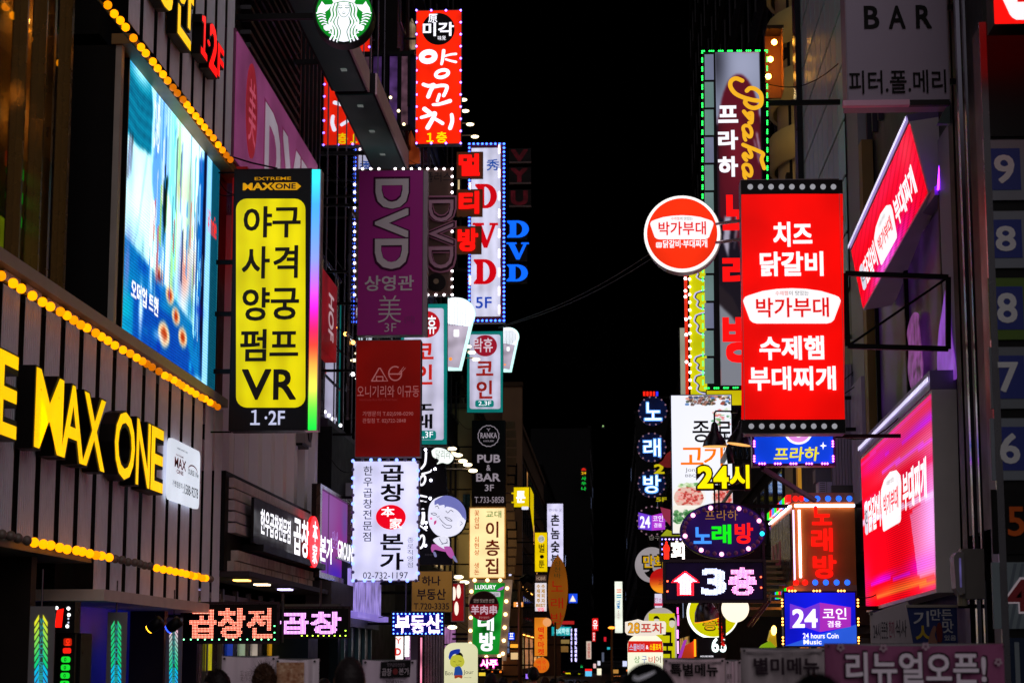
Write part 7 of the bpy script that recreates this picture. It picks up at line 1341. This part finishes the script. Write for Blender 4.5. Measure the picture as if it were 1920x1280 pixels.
poster_shape(t2, [(1768, 590), (1776, 540), (1780, 560), (1788, 640), (1796, 700), (1790, 712), (1764, 706), (1760, 670), (1763, 620)], em('#9a50d8', .6, .25, 3))
# ---- bar sign
S = T('projecting_sign', 'unlit grey square sign reading BAR and 피터.폴.메리 at the top right', 'sign', 1681, 196, 22.2)
S.cabinet(1583, -40, 1781, 190, .45, su('#a89cb4', .5, 0, .08, 1), su('#8a8090', .4, .2), .01, False); S.text('B', 1619, 12, 1649, 55, BLK, .03); S.text('A', 1665, 12, 1698, 55, BLK, .03); S.text('R', 1716, 11, 1747, 54, BLK, .03); S.text('피터.폴.메리', 1591, 134, 1774, 175, BLK, .01)
a = S.m(1580, 190); b = S.m(1781, 207); MB().box(a[0], -.04, b[1]+.06, a[0]+.75, .06, a[1]).build('underside_rail', su('#f0b0d0', .4, .1), S.root); MB().box(a[0]+.75, -.02, b[1]+.06, b[0], .06, a[1]).build('underside_rail', su('#1c181c', .4), S.root); S.arms('R', (.2, .8), .03, 4.3)
S = T('wall_board', 'pale teal lit board edge slanting down beside the bar sign', 'board', 1790, 232, 22.9); S.shape('panel', [(1758, 232), (1800, 232), (1816, 220), (1816, 60), (1812, 120)], su('#7a9c9c', .3, .2), -.1, 0)
t = T('steel_column', 'thin steel column reflecting violet light left of the number signs', 'column', 1822, 1100, 20.5, floor=True); a = t.m(1816, 700); b = t.m(1835, 700); MB().box(a[0], 0, 0, a[0]+.04, .1, 12).build('shaft', su('#5a5a66', .15, .9), t.root); MB().box(b[0]-.025, .02, 0, b[0], .1, 12).build('shaft', su('#484850', .15, .9), t.root)
# narrow gap signs
S = T('gap_sign', 'sliver of a blue and pink lit sign seen between the steel column and number signs', 'sign', 1835, 716, 24.5); c = Canvas(6, 80, '#2048e0')
for k in range(40): y = random.random(); c.soft(random.random(), y, .5, .02, random.choice(['#ffffff', '#ff80d0', '#80a0ff', '#ffb060', '#e060ff', '#101840']), .9)
S.picture('picture', 1822, 372, 1848, 716, c.a, painted(1.1), d=.01); S.rect('cabinet', 1820, 370, 1850, 718, DARK, -.3, 0)
# floor directory
S = T('floor_directory', 'tall dark rack of numbered floor boxes from 9 down to 4 at the right edge', 'directory sign', 1920, 1200, 17.4, floor=True)
a = S.m(1838, 45); b = S.m(1990, 45); zt = a[1]; MB().box(a[0], .0, 0, b[0], .4, zt).build('housing', su('#121214', .4), S.root); MB().box(a[0]-.02, -.05, 0, a[0]+.04, .0, zt).build('side_rail', su('#55555a', .25, .8), S.root)
def panel(lab, y0, y1, c, inner, dig, dc, x0=1848, s=1.0):
    a = S.m(x0+ (y0-262)*.012, y0); b = S.m(1985, y1); o = MB().box(a[0], -.04, b[1], b[0], -.001, a[1]).build('number_box', su(c, .5, 0, .1), S.root); o['label'] = lab
    return o
for y0, y1, c, bx, dig, lab in ((265, 376, '#8a94a0', '#0a2a98', '9', 'topmost box, white 9 on blue'), (398, 503, '#8a94a0', '#0a2a98', '8', 'upper 8 box, white on blue'), (523, 637, '#5a7c14', '#0a2a98', '8', 'lower 8 box with green surround'), (652, 766, '#7c848c', '#0a2a98', '7', 'white 7 on blue'), (785, 900, '#8a94a0', '#0a2a98', '6', 'white 6 on blue')):
    panel(lab, y0, y1, c, bx, dig, '#fff'); k = (y0-262)*.02
    S.rect('blue_plate', 1852+k, y0+16, 1913+k, y1-18, su(bx, .4, 0, .1), .04, .045); S.text(dig, 1861+k, y0+28, 1901+k, y1-30, su('#f4f8fc', .5, 0, 0), .03, .05, name='number')
o = panel('dark box with dim orange 5', 918, 1038, '#0a0a0c', None, '5', ''); S.text('5', 1886, 950, 1920, 1005, em('#7a3008', .25, .2), .02, .05, name='number')
panel('pale patterned box with red 4', 1054, 1178, '#8a9ca4', None, '4', ''); 
for k in range(9): S.shape('stripe', [(1875+14*k, 1178), (1881+14*k, 1178), (1905+14*k, 1056), (1899+14*k, 1056)], su('#6a7a88', .5), .04, .043)
S.text('4', 1883, 1082, 1930, 1150, em('#b0a0a8', .35, 0), .09, .048, name='number'); S.text('4', 1886, 1086, 1928, 1146, su('#a01020', .5, 0, 0), .05, .052, name='number')
S.rect('blank_panel', 1834, 55, 1985, 256, su('#07070a', .35, 0, .1), .0, .03); S.rect('low_box', 1886, 1195, 1985, 1290, su('#20304c', .5), .0, .04); S.rect('low_card', 1900, 1203, 1912, 1290, su('#8a98a0', .5), .04, .045)
S = T('projecting_sign', 'bright red sign corner with white badge above the number boxes at the top right', 'sign', 1930, 44, 16.4)
S.cabinet(1857, -130, 2040, 44, .3, em('#ff0a04', 1.1, .05), su('#3a2c1c', .5), .004); S.shape('badge', [(1876, -60), (1878, -4), (1893, 28), (1898, 34), (1905, 38), (2010, 38), (2020, -60)], W2, .008, .012); S.text('박가부대', 1903, -30, 2015, 16, em('#e00a08', 1, 0), .03, .016); S.arms('R', (.5,), .03, 5.2)
# near wall behind directory
Nb = T('near_building', 'dark shop front at the right edge behind the number boxes', 'building', 1990, 1230, 4.9, 'R', floor=True)
wb(Nb, 4.9, 9, 8, 21.5, 0, 9, su('#1a181c', .6), 'wall'); wb(Nb, 4.84, 4.9, 9, 20, .6, 2.7, GLASSD, 'shop_window'); wb(Nb, 4.5, 4.9, 8, 21.4, 2.9, 3.2, su('#3a363c', .5), 'fascia')
# flood light fixture
t = T('floodlight', 'grey boxy floodlight fixture on the dark column above the blue hanging banner', 'floodlight', 1815, 1130, 20.2); a = t.m(1798, 1028); b = t.m(1848, 1122)
MB().box(a[0]+.02, -.0, b[1], b[0], .22, a[1]).build('case', su('#8a8480', .45, 0, .15), t.root); q = t.m(1792, 1035); r = t.m(1802, 1112); MB().prism([(q[0]-.03, q[1]-.05), (q[0]+.0, q[1]), (r[0]+.03, q[1]), (r[0]+.03, r[1]), (q[0]+.02, r[1]-.02), (q[0]-.02, r[1]+.05)], -.06, .2).build('head', su('#a09a9c', .4), t.root); MB().box(q[0]+.02, -.064, r[1]+.06, r[0], -.061, q[1]-.06).build('glass', em('#6a60a0', .5, .4, 6), t.root); MB().lathe([(0, 0), (.05, .0), (.05, .12), (0, .13)], (r[0]+.02, .05, r[1]-.12), 12).build('knob', su('#b0a890', .4), t.root); MB().box(b[0], .05, b[1]+.2, b[0]+.25, .15, b[1]+.3).build('bracket', IRON, t.root)
S = T('wall_banner', 'white fabric banner with grey and pink letters under the lower screen', 'banner', 1668, 1206, 21.5); S.shape('cloth', [(1632, 1150), (1700, 1127), (1712, 1140), (1712, 1212), (1634, 1212)], su('#c8bcc4', .6), -.06, 0); S.layer = .004
for s_, x0, x1, c in (('24시', 1637, 1651, '#4a4650'), ('든든한', 1652, 1665, '#4a4650'), ('한끼', 1666, 1677, '#a04868'), ('식사', 1678, 1700, '#4a4650')): S.text(s_, x0, 1166-(x0-1637)*.12, x1, 1198-(x0-1637)*.12, su(c, .6, 0, 0), .01)
a = S.m(1634, 1212); MB().box(a[0], .01, -S.o.z, a[0]+.04, .05, a[1]).build('pole', IRON, S.root); S.rect('roll_bar', 1630, 1146, 1636, 1152, STEEL, -.02, .02)
S = T('hanging_banner', 'dark blue banner with yellow and white 만든 맛 letters and a bottle held in a hand', 'banner', 1745, 1206, 20.6); S.shape('cloth', [(1700, 1136), (1794, 1132), (1796, 1214), (1714, 1214)], su('#142a70', .6, 0, .15), -.02, 0); S.layer = .004; GWt = su('#c8c8d0', .6, 0, 0)
S.text('기', 1712, 1145, 1742, 1174, GWt, .02); S.text('ㅅ', 1716, 1172, 1744, 1198, su('#c8a818', .6, 0, 0), .02); S.text('만든', 1744, 1141, 1785, 1162, GWt, .02); S.text('맛', 1766, 1163, 1788, 1186, GWt, .02); S.text('있음', 1770, 1190, 1792, 1200, GWt, .02); S.rect('top_rod', 1698, 1133, 1796, 1138, su('#a0948c', .4), -.02, .02)
cut(S, 'bottle', [(1757, 1202), (1755, 1180), (1758, 1168), (1763, 1168), (1766, 1180), (1765, 1202)], su('#701414', .3), .01, .03); cut(S, 'printed_hand', [(1739, 1206), (1744, 1186), (1751, 1172), (1755, 1178), (1752, 1190), (1757, 1206)], su('#9a6a58', .6), .01, .02); a = S.m(1796, 1136); MB().box(a[0], -.01, a[1]-.02, a[0]+.3, .02, a[1]+.02).build('bracket', IRON, S.root)

# ---- banners low at eye height
def banner(lab, x0, y0, x1, y1, at, col, texts, tail=None, curve=.0, lines=True):
    S = T('stall_banner', lab, 'banner', (x0+x1)/2, y1, at); a = S.m(x0, y0); b = S.m(x1, y1); w = b[0]-a[0]
    n = 24; mb = MB()
    for i in range(n+1):
        u = i/n; y = -.012*math.sin(u*9)-.008*math.sin(u*23); z = a[1]-.012*math.sin(u*math.pi)
        mb.v += [(a[0]+w*u, y, z), (a[0]+w*u, y*1.6, b[1])]
    for i in range(n): mb.f.append((2*i, 2*i+1, 2*i+3, 2*i+2))
    o = mb.build('cloth', su(col, .7, 0, .12, 2), S.root); md = o.modifiers.new('thickness', 'SOLIDIFY'); md.thickness = .003
    S.layer = .026
    for t_ in texts: S.text(*t_[:5], t_[5], t_[6] if len(t_) > 6 else .02)
    if lines:
        for yy in (y0+7, y0+9.5): S.rect('printed_line', x0+10, yy, x1-8, yy+.9, su('#6a6068', .6, 0, 0), .02, .026)
    for x in (x0+6, x1-6): S.disc('eyelet', x, y0+5, 2.2, 2.2, su('#2a2628', .3, .8, 0), .02, .03, 14)
    mb = MB(); 
    for u in (a[0]+.02, b[0]-.02): mb.tube([(u, .03, a[1]), (u, .03, -S.o.z)], .012)
    mb.tube([(a[0], .03, a[1]-.01), (b[0], .03, a[1]-.01)], .012); mb.build('frame', STEEL, S.root); return S
P_ = su('#1a1014', .6, 0, 0)
banner('pinkish white banner with black 특별메뉴 behind the cap wearer', 1243, 1233, 1360, 1330, 13.5, '#f4d4e0', [('특별메뉴', 1256, 1243, 1346, 1267, P_, .05)])
banner('pale grey banner with dark blurred 별미메뉴, right of the 특별메뉴 banner', 1389, 1214, 1548, 1330, 11.0, '#b0a4aa', [('별미메뉴', 1412, 1232, 1535, 1264, su('#2c1c28', .6, 0, 0), .05)])
S = banner('mauve flowered banner with white outlined 리뉴얼오픈! along the lower right', 1546, 1206, 1886, 1330, 10.0, '#8c4470', [('리뉴얼오픈!', 1581, 1218, 1852, 1286, su('#1c0c18', .6, 0, 0), .07), ('리뉴얼오픈!', 1584, 1222, 1848, 1282, su('#e8dcec', .6, 0, 0), .035)], lines=False)
for x, y in ((1655, 1214), (1734, 1211), (1870, 1240), (1575, 1213)):
    for k in range(5): a = 2*math.pi*k/5+.3; S.disc('printed_petal', x+5*math.cos(a), y+5*math.sin(a), 3, 3, su('#a88a9c', .6, 0, 0), .02, .028, 10)
banner('small white notice with scalloped dark edge between the two menu banners', 1358, 1236, 1392, 1330, 14.5, '#ecd4e0', [('출회', 1362, 1262, 1372, 1272, P_, 0)], lines=False)
banner('white banner with a fish picture behind the pedestrians, left', 416, 1229, 520, 1330, 15.0, '#ecd8e4', [('꽃게탕 새우', 452, 1256, 490, 1276, su('#6a5a50', .6, 0, 0), -.015)], lines=False)
S = banner('white banner with a beige prawn picture beside the curly haired pedestrian', 516, 1234, 597, 1330, 14.6, '#f0e0ec', [], lines=False)
c = Canvas(60, 40, '#c89878'); 
for k in range(160): c.soft(random.random(), random.random(), random.uniform(.02, .07), random.uniform(.02, .07), random.choice(['#e8c8a8', '#b07858', '#f0d8b8', '#a86848', '#d8a888', '#8a5038']), .7)
S.picture('food_print', 520, 1241, 571, 1285, c.a, painted(0), d=.03)
S = banner('pinkish banner with black 곱창 본가 strip right of the grey haired pedestrian', 680, 1236, 780, 1330, 14.8, '#e4d0e4', [], lines=False); S.shape('black_strip', [(715, 1240), (771, 1237), (769, 1268), (713, 1270)], su('#141014', .6), .02, .028); S.layer = .03
S.text('곱창', 717, 1252, 735, 1266, su('#c8b8c4', .6, 0, 0), .01); S.text('본가', 749, 1251, 768, 1264, su('#c8b8c4', .6, 0, 0), .01); S.text('한우곱창전문점', 727, 1242, 760, 1249, su('#8a7a88', .6, 0, 0), 0); S.disc('red_spot', 742, 1258, 5, 6, su('#801018', .6), .02, .032, 14); S.text('저녁되는', 724, 1274, 758, 1281, P_, .01)

# ================================================================== PEOPLE
def skin_mesh(verts, edges, rad, lv=2):
    me = bpy.data.meshes.new('b'); me.from_pydata(verts, edges, []); o = bpy.data.objects.new('b', me); COL.objects.link(o)
    sk_ = o.modifiers.new('s', 'SKIN'); sl = me.skin_vertices[0].data
    for i, r in enumerate(rad): sl[i].radius = r if isinstance(r, tuple) else (r, r)
    sl[0].use_root = True; ss = o.modifiers.new('u', 'SUBSURF'); ss.levels = lv; ss.render_levels = lv
    dg = bpy.context.evaluated_depsgraph_get(); r = bpy.data.meshes.new_from_object(o.evaluated_get(dg)); bpy.data.objects.remove(o)
    r.polygons.foreach_set('use_smooth', [True]*len(r.polygons)); return r
def body_meshes():
    V = [(0, 0, .95), (0, 0, 1.12), (0, -.01, 1.30), (0, 0, 1.42), (0, .01, 1.50), (0, .02, 1.56)]; E = [(0, 1), (1, 2), (2, 3), (3, 4), (4, 5)]; Rd = [(.15, .11), (.135, .10), (.165, .11), (.13, .085), (.058, .058), (.06, .06)]
    for s in (-1, 1):
        b = len(V); V += [(s*.17, 0, 1.40), (s*.215, -.01, 1.13), (s*.22, .06, .90), (s*.215, .08, .82)]; E += [(3, b), (b, b+1), (b+1, b+2), (b+2, b+3)]; Rd += [(.062, .06), (.045, .045), (.03, .03), (.028, .038)]
        for k in range(4):
            c = len(V); y = .052+.02*k; V += [(s*.215, y+.005, .775), (s*.21, y+.01, .74-.006*abs(k-1.5)), (s*.2, y+.014, .712-.006*abs(k-1.5))]; E += [(b+3, c), (c, c+1), (c+1, c+2)]; Rd += [.0095, .009, .008]
        c = len(V); V += [(s*.2, .112, .80), (s*.19, .125, .77)]; E += [(b+3, c), (c, c+1)]; Rd += [.011, .009]
        l = len(V); V += [(s*.09, 0, .86), (s*.1, .02, .5), (s*.1, -.01, .09), (s*.105, .13, .035)]; E += [(0, l), (l, l+1), (l+1, l+2), (l+2, l+3)]; Rd += [(.095, .095), (.06, .062), (.042, .045), (.042, .03)]
    return skin_mesh(V, E, Rd, 1)
BODY = body_meshes()
def coat_mesh():
    V = [(0, 0, .86), (0, 0, 1.0), (0, 0, 1.14), (0, -.01, 1.30), (0, 0, 1.41), (0, .0, 1.47)]; E = [(0, 1), (1, 2), (2, 3), (3, 4), (4, 5)]; Rd = [(.20, .15), (.19, .145), (.18, .14), (.2, .145), (.16, .115), (.075, .075)]
    for s in (-1, 1): b = len(V); V += [(s*.19, 0, 1.39), (s*.235, -.01, 1.13), (s*.235, .05, .88)]; E += [(4, b), (b, b+1), (b+1, b+2)]; Rd += [(.085, .08), (.065, .065), (.05, .05)]
    return skin_mesh(V, E, Rd)
COAT = coat_mesh()
def trouser_mesh():
    V = [(0, 0, .98), (0, 0, .9)]; E = [(0, 1)]; Rd = [(.155, .12), (.16, .125)]
    for s in (-1, 1): b = len(V); V += [(s*.09, 0, .82), (s*.1, .02, .5), (s*.1, -.005, .08)]; E += [(1, b), (b, b+1), (b+1, b+2)]; Rd += [(.108, .108), (.078, .08), (.062, .066)]
    return skin_mesh(V, E, Rd)
TROU = trouser_mesh()
def head_mesh():
    mb = MB(); n, m = 24, 16
    for i in range(m+1):
        a = math.pi*i/m; z = -math.cos(a)
        for k in range(n):
            t = 2*math.pi*k/n; x = math.sin(a)*math.cos(t); y = math.sin(a)*math.sin(t); w = .074*(1-.16*max(0, -z)**1.5); yy = y*(.094 if y < 0 else .088)*(1-.14*max(0, -z))
            if y > .5: yy -= .004*math.cos(z*3.1)
            if y > .75 and abs(x) < .25: yy += .02*math.exp(-((z+.12)/.17)**2)+.006*math.exp(-((z+.5)/.1)**2)
            if y > .6 and .25 < abs(x) < .55: yy -= .008*math.exp(-((z-.08)/.16)**2)
            mb.v.append((x*w, yy, z*.118))
    for i in range(m):
        for k in range(n): mb.f.append((i*n+k, i*n+(k+1) % n, (i+1)*n+(k+1) % n, (i+1)*n+k))
    return mb
def hair_mesh(style):
    rnd = random.Random(hash(style) % 1000 if False else len(style)); mb = MB(); n, m = 40, 22
    for i in range(m+1):
        a = math.pi*i/m*(.74 if style != 'long' else .9); z = math.cos(a)
        for k in range(n):
            t = 2*math.pi*k/n; x = math.sin(a)*math.cos(t); y = math.sin(a)*math.sin(t)
            r = 1.10; j = {'short': .025, 'curly': .11, 'crop': .015, 'long': .03}[style]
            r += rnd.uniform(-j, j)+(.06 if style == 'curly' and z > 0 else 0)
            zz = z*.118*r; yy = y*.094*r; xx = x*.076*r
            if y > .1: # forehead hairline
                lim = .045; zz = max(zz, lim-.01*rnd.random()); 
                if z < .35: yy = min(yy, .07); xx *= .97
            if style == 'long' and z < 0: zz = z*.24; xx *= 1.12
            mb.v.append((xx, yy, zz))
    for i in range(m):
        for k in range(n): mb.f.append((i*n+k, (i+1)*n+k, (i+1)*n+(k+1) % n, i*n+(k+1) % n))
    # loose strands standing off the outline
    for q in range({'short': 260, 'curly': 700, 'crop': 200, 'long': 260}[style]):
        t = rnd.uniform(0, 2*math.pi); u = rnd.uniform(0, 1); a = math.acos(1-u*1.25); x = math.sin(a)*math.cos(t); y = math.sin(a)*math.sin(t); z = math.cos(a)
        if y > .25 and z < .4: continue
        L = {'short': .02, 'curly': .045, 'crop': .007, 'long': .02}[style]*rnd.uniform(.6, 1.3); p = Vector((x*.082, y*.1, z*.128)); d = Vector((x, y, z)).normalized()*L+Vector((rnd.uniform(-1, 1), rnd.uniform(-1, 1), rnd.uniform(-1, 1)))*L*.7; s = Vector((-y, x, 0)).normalized()*.0022; b = len(mb.v); mb.v += [tuple(p-s), tuple(p+s), tuple(p+d)]; mb.f.append((b, b+1, b+2))
    return mb
HM = {}
def person(label, px, py, wpx, hair, hcol, coat, trou, turn=0, style='short', cap=False, lean=0):
    """seen from behind: px, py = top of the head; wpx = head width in the photograph"""
    at = .178*FPX/wpx; top = (CAM+ray(px, py)*(at/ray(px, py).y)); hgt = top.z
    root = bpy.data.objects.new('person', None); COL.objects.link(root); root.location = (top.x, at, .0 if abs(top.x) < 2.8 else .12); root.rotation_euler = (0, 0, R(turn))
    s = (hgt-root.location.z)/1.785; root.scale = (1, 1, s); tag(root, label, 'person')
    def add(n, me, mat, loc=(0, 0, 0), par=root):
        m2 = me.copy(); m2.materials.clear(); m2.materials.append(mat); o = bpy.data.objects.new(n, m2); COL.objects.link(o); o.parent = par; o.location = loc; return o
    sk_ = su('#9a6a54', .55, 0, .08, 10); bod = add('body', BODY, sk_); hd = head_mesh().build('head', sk_, root, True); hd.location = (0, .02, 1.655); hd.rotation_euler = (R(lean), 0, 0)
    for sx in (-1, 1):
        MB().ball((sx*.077, -.005, -.01), .03, 10, 6, .35, .6, 1).build('ear', sk_, hd, True); MB().ball((sx*.028, .083, .012), .011, 8, 6, 1.2, .5, .6).build('eye', su('#181410', .2, 0, 0), hd, True)
    MB().ball((0, .088, -.055), .012, 8, 6, 2, .5, .5).build('mouth', su('#8a4840', .5, 0, 0), hd, True)
    if not cap: hair_mesh(style).build('hair', su(hcol, .45, 0, .5, 60), hd)
    else:
        hair_mesh('crop').build('hair', su(hcol, .5, 0, .4, 40), hd); mb = MB(); n = 40; prof = [(math.sin(a)*1.0, math.cos(a)) for a in np.linspace(0, math.pi*.52, 14)]
        for r_, z_ in prof:
            for k in range(n): t = 2*math.pi*k/n; rr_ = r_*(1+.006*math.cos(6*t)); mb.v.append((rr_*.092*math.cos(t), rr_*.112*math.sin(t), .01+z_*.128))
        for i in range(13):
            for k in range(n): mb.f.append((i*n+k, (i+1)*n+k, (i+1)*n+(k+1) % n, i*n+(k+1) % n))
        cp = mb.build('cap', su('#08080c', .75, 0, .3, 30), hd, True); bm = MB(); P = [(-.075, .095), (-.06, .15), (-.03, .18), (.03, .18), (.06, .15), (.075, .095)]; bm.v = [(x, y, .012) for x, y in P]+[(x, y, .004) for x, y in P]; bm.f = [tuple(range(6)), tuple(range(11, 5, -1))]+[(i, i+6, (i+1) % 6+6, (i+1) % 6) for i in range(6)]; bm.build('peak', su('#08080c', .7), cp)
        # white curved tick on the back of the cap
        mk = MB(); pts = [(-.045, .052), (-.04, .044), (-.028, .046), (-.01, .055), (.012, .068), (.035, .078), (.02, .076), (-.005, .068), (-.025, .058), (-.034, .055), (-.04, .06)]
        def proj(x, z): q = max(0.0, 1-(x/.092)**2-((z-.01)/.128)**2); return (x, -.112*math.sqrt(q)-.0025, z)
        pts2 = []
        for i in range(len(pts)): a_, b_ = pts[i], pts[(i+1) % len(pts)]; pts2 += [a_, ((a_[0]+b_[0])/2, (a_[1]+b_[1])/2)]
        up_ = [(-.050, .098), (-.036, .092), (-.014, .101), (.012, .111), (.042, .117)]; lo_ = [(-.052, .082), (-.038, .078), (-.016, .087), (.010, .102), (.042, .1165)]
        for (a_, b_) in zip(up_, lo_): mk.v += [proj(*a_), proj(*b_)]
        for i in range(4): mk.f.append((2*i, 2*i+1, 2*i+3, 2*i+2))
        mk.build('cap_mark', su('#f0f4ff', .5, 0, 0), cp)
    cm = su(coat, .8, 0, .25, 12, .2); add('coat', COAT, cm); add('trousers', TROU, su(trou, .8, 0, .2, 10))
    MB().lathe([(.062, 0), (.075, .012), (.078, .045), (.066, .06)], (0, .005, 1.445), 18).build('collar', cm, root, True)
    for sx in (-1, 1): MB().ball((sx*.103, .06, .045), .09, 12, 6, .55, 1.6, .5).build('shoe', su('#1c1a1c', .5), root, True)
    return root
person('grey haired man seen from behind at the lower centre left, dark coat', 656, 1231, 61, 1, '#2a2426', '#1c1c22', '#20242c', 6, 'crop')
person('person in a black cap with a white curved tick, seen from behind at the bottom', 1216, 1246, 108, 1, '#0c0a0c', '#101014', '#18181c', 4, cap=True)
person('large blurred dark head nearest the camera in front of the mauve banner', 1530, 1262, 132, 1, '#0c0a0c', '#121216', '#1a1c20', -8, 'short')
person('pedestrian with light brown curly hair in front of the prawn banner', 496, 1246, 46, 1, '#4a3224', '#2a2224', '#1c2030', 10, 'curly')
person('dark haired pedestrian at the lower left, head turned aside', 412, 1254, 48, 1, '#1c1214', '#2c2028', '#1c1c24', 60, 'short')
person('pedestrian with pale sandy hair just showing behind the grey haired man', 572, 1269, 40, 1, '#8a7258', '#4a4a50', '#22242a', 0, 'short')
person('small dark head low between the sandy haired and grey haired people', 608, 1270, 26, 1, '#120e10', '#1e1e24', '#16161c', 12, 'crop')
person('dark rounded head in front of the orange lightboxes, centre of the street', 1000, 1249, 23, 1, '#0c0a0c', '#18181e', '#1a1a20', 0, 'short')
person('pedestrian beside the cream arched lightbox, low head', 885, 1271, 22, 1, '#100c10', '#2a2430', '#1c1c24', 0, 'short')
person('pedestrian with bushy hair under the pink neon sign', 921, 1260, 24, 1, '#1a1218', '#3a2430', '#1c1c24', 0, 'long')
person('far pedestrian seen low by the street post', 966, 1274, 18, 1, '#141014', '#1c2030', '#1a1a22', 0, 'short')
person('far pedestrian with light coat low at the street end, left', 1052, 1272, 13, 1, '#1a1410', '#8a7a70', '#2a2a30', 170, 'short')
person('far pedestrian with reddish coat low at the street end, right', 1084, 1274, 12, 1, '#1a1410', '#7a4a3c', '#2a2a30', 175, 'long')
person('far pedestrian in a dark coat between the two distant walkers and the cap wearer', 1098, 1275, 12, 1, '#1a1410', '#20242c', '#2a2a30', 180, 'short')
for lab, x, y, w_, hc, cc, st in (('small dark head left of the street post, beside the pink neon walker', 944, 1268, 20, '#0e0c10', '#242028', 'crop'), ('head of a walker with brown hair under the orange round sign', 1022, 1268, 15, '#3a2418', '#30303a', 'long'), ('dark head just right of the orange round sign', 1037, 1271, 14, '#100e10', '#4a3838', 'short'), ('small far head between the distant yellow signs', 1070, 1275, 11, '#141014', '#606470', 'short'), ('small far head below the thin street lamp', 1140, 1274, 12, '#141014', '#3a3038', 'long'), ('small far head right of the thin street lamp', 1156, 1273, 13, '#1a1210', '#1a2438', 'short'), ('low dark head right of the cap wearer, before the 특별메뉴 banner', 1300, 1276, 44, '#0c0a0c', '#1a1a1e', 'short'), ('low dark head under the pinkish banner on the left', 740, 1277, 34, '#161214', '#2a2024', 'long')):
    person(lab, x, y, w_, 1, hc, cc, '#1c1e26', random.choice([0, 8, -10, 170]), st)
# ---- outdoor units and pipes on the walls
for lab, X, Y, z, side in (('grey outdoor air conditioner high on the olive wall, nearest one', -6.55, 88, 9.4, 1), ('grey outdoor air conditioner on the olive wall beyond the nearest one', -6.55, 93, 9.4, 1), ('grey outdoor air conditioner low on the olive wall', -6.55, 90, 6.2, 1), ('grey outdoor air conditioner above the coffee shop letters', -6.5, 49, 5.2, 1), ('grey outdoor air conditioner beside the coffee shop unit', -6.5, 51.2, 5.2, 1), ('grey outdoor air conditioner on the pale wall below the yellow sign', -6.88, 42.6, 6.2, 1)):
    t = T('air_conditioner', lab, 'air conditioner', 1150-abs(X)*FPX/Y, 900, X, 'L'); t.root.location = (X, Y, z); t.o = Vector((X, Y, z))
    MB().box(-.45, -.36, 0, .45, 0, .7).build('case', su('#8a8688', .5, 0, .15), t.root); MB().lathe([(.27, 0), (.29, .02), (.27, .03), (0, .02)], (.1, -.36, .35), 20, (0, -1, 0)).build('fan_guard', su('#2a282c', .5), t.root); MB().box(-.45, -.3, -.05, .45, 0, 0).build('bracket', IRON, t.root)
t = T('downpipe', 'grey downpipe running down the olive wall', 'pipe', 886, 1100, -6.55, 'L', floor=True); MB().tube([wl(t, -6.52, 87.1, 13), wl(t, -6.52, 87.1, .2)], .07).build('pipe', su('#8a8470', .5), t.root)
t = T('lamp_string', 'short string of three warm bulbs beside the red wall board', 'light string', 645, 560, 46.5); a = t.m(620, 500); MB().tube([t.m(655, 560)[0:1]+(0,)+t.m(655, 560)[1:], t.m(700, 600)[0:1]+(0,)+t.m(700, 600)[1:]], .01, 5).build('cable', IRON, t.root)
t.bulbs([(628, 614), (648, 626), (662, 642)], 4, em('#ffb050', 6, 0), .0); MB().tube([(t.m(622, 606)[0], .02, t.m(622, 606)[1]), (t.m(668, 640)[0], .02, t.m(668, 640)[1])], .012, 5).build('wire', IRON, t.root)
# ---- wires
w = T('overhead_cable', 'pair of thin overhead cables sagging across the dark sky', 'cable', 1100, 600, 60); 
for k, (p0, p1, sag) in enumerate((((935, 615), (1290, 530), 18), ((935, 613), (1290, 518), 14))):
    a = w.m(*p0); b = w.m(*p1); MB().tube([(a[0]+(b[0]-a[0])*t, -8*t, a[1]+(b[1]-a[1])*t-.35*math.sin(math.pi*t)) for t in np.linspace(0, 1, 14)], .012, 5).build('wire', su('#6a6870', .5), w.root)
w = T('cable', 'black cable running from the bulb strings to the top of the yellow sign', 'cable', 480, 300, 32.4); a = w.m(425, 291); b = w.m(520, 316); MB().tube([(a[0], 0, a[1]), ((a[0]+b[0])/2, 0, (a[1]+b[1])/2-.02), (b[0], 0, b[1])], .014, 6).build('wire', IRON, w.root)
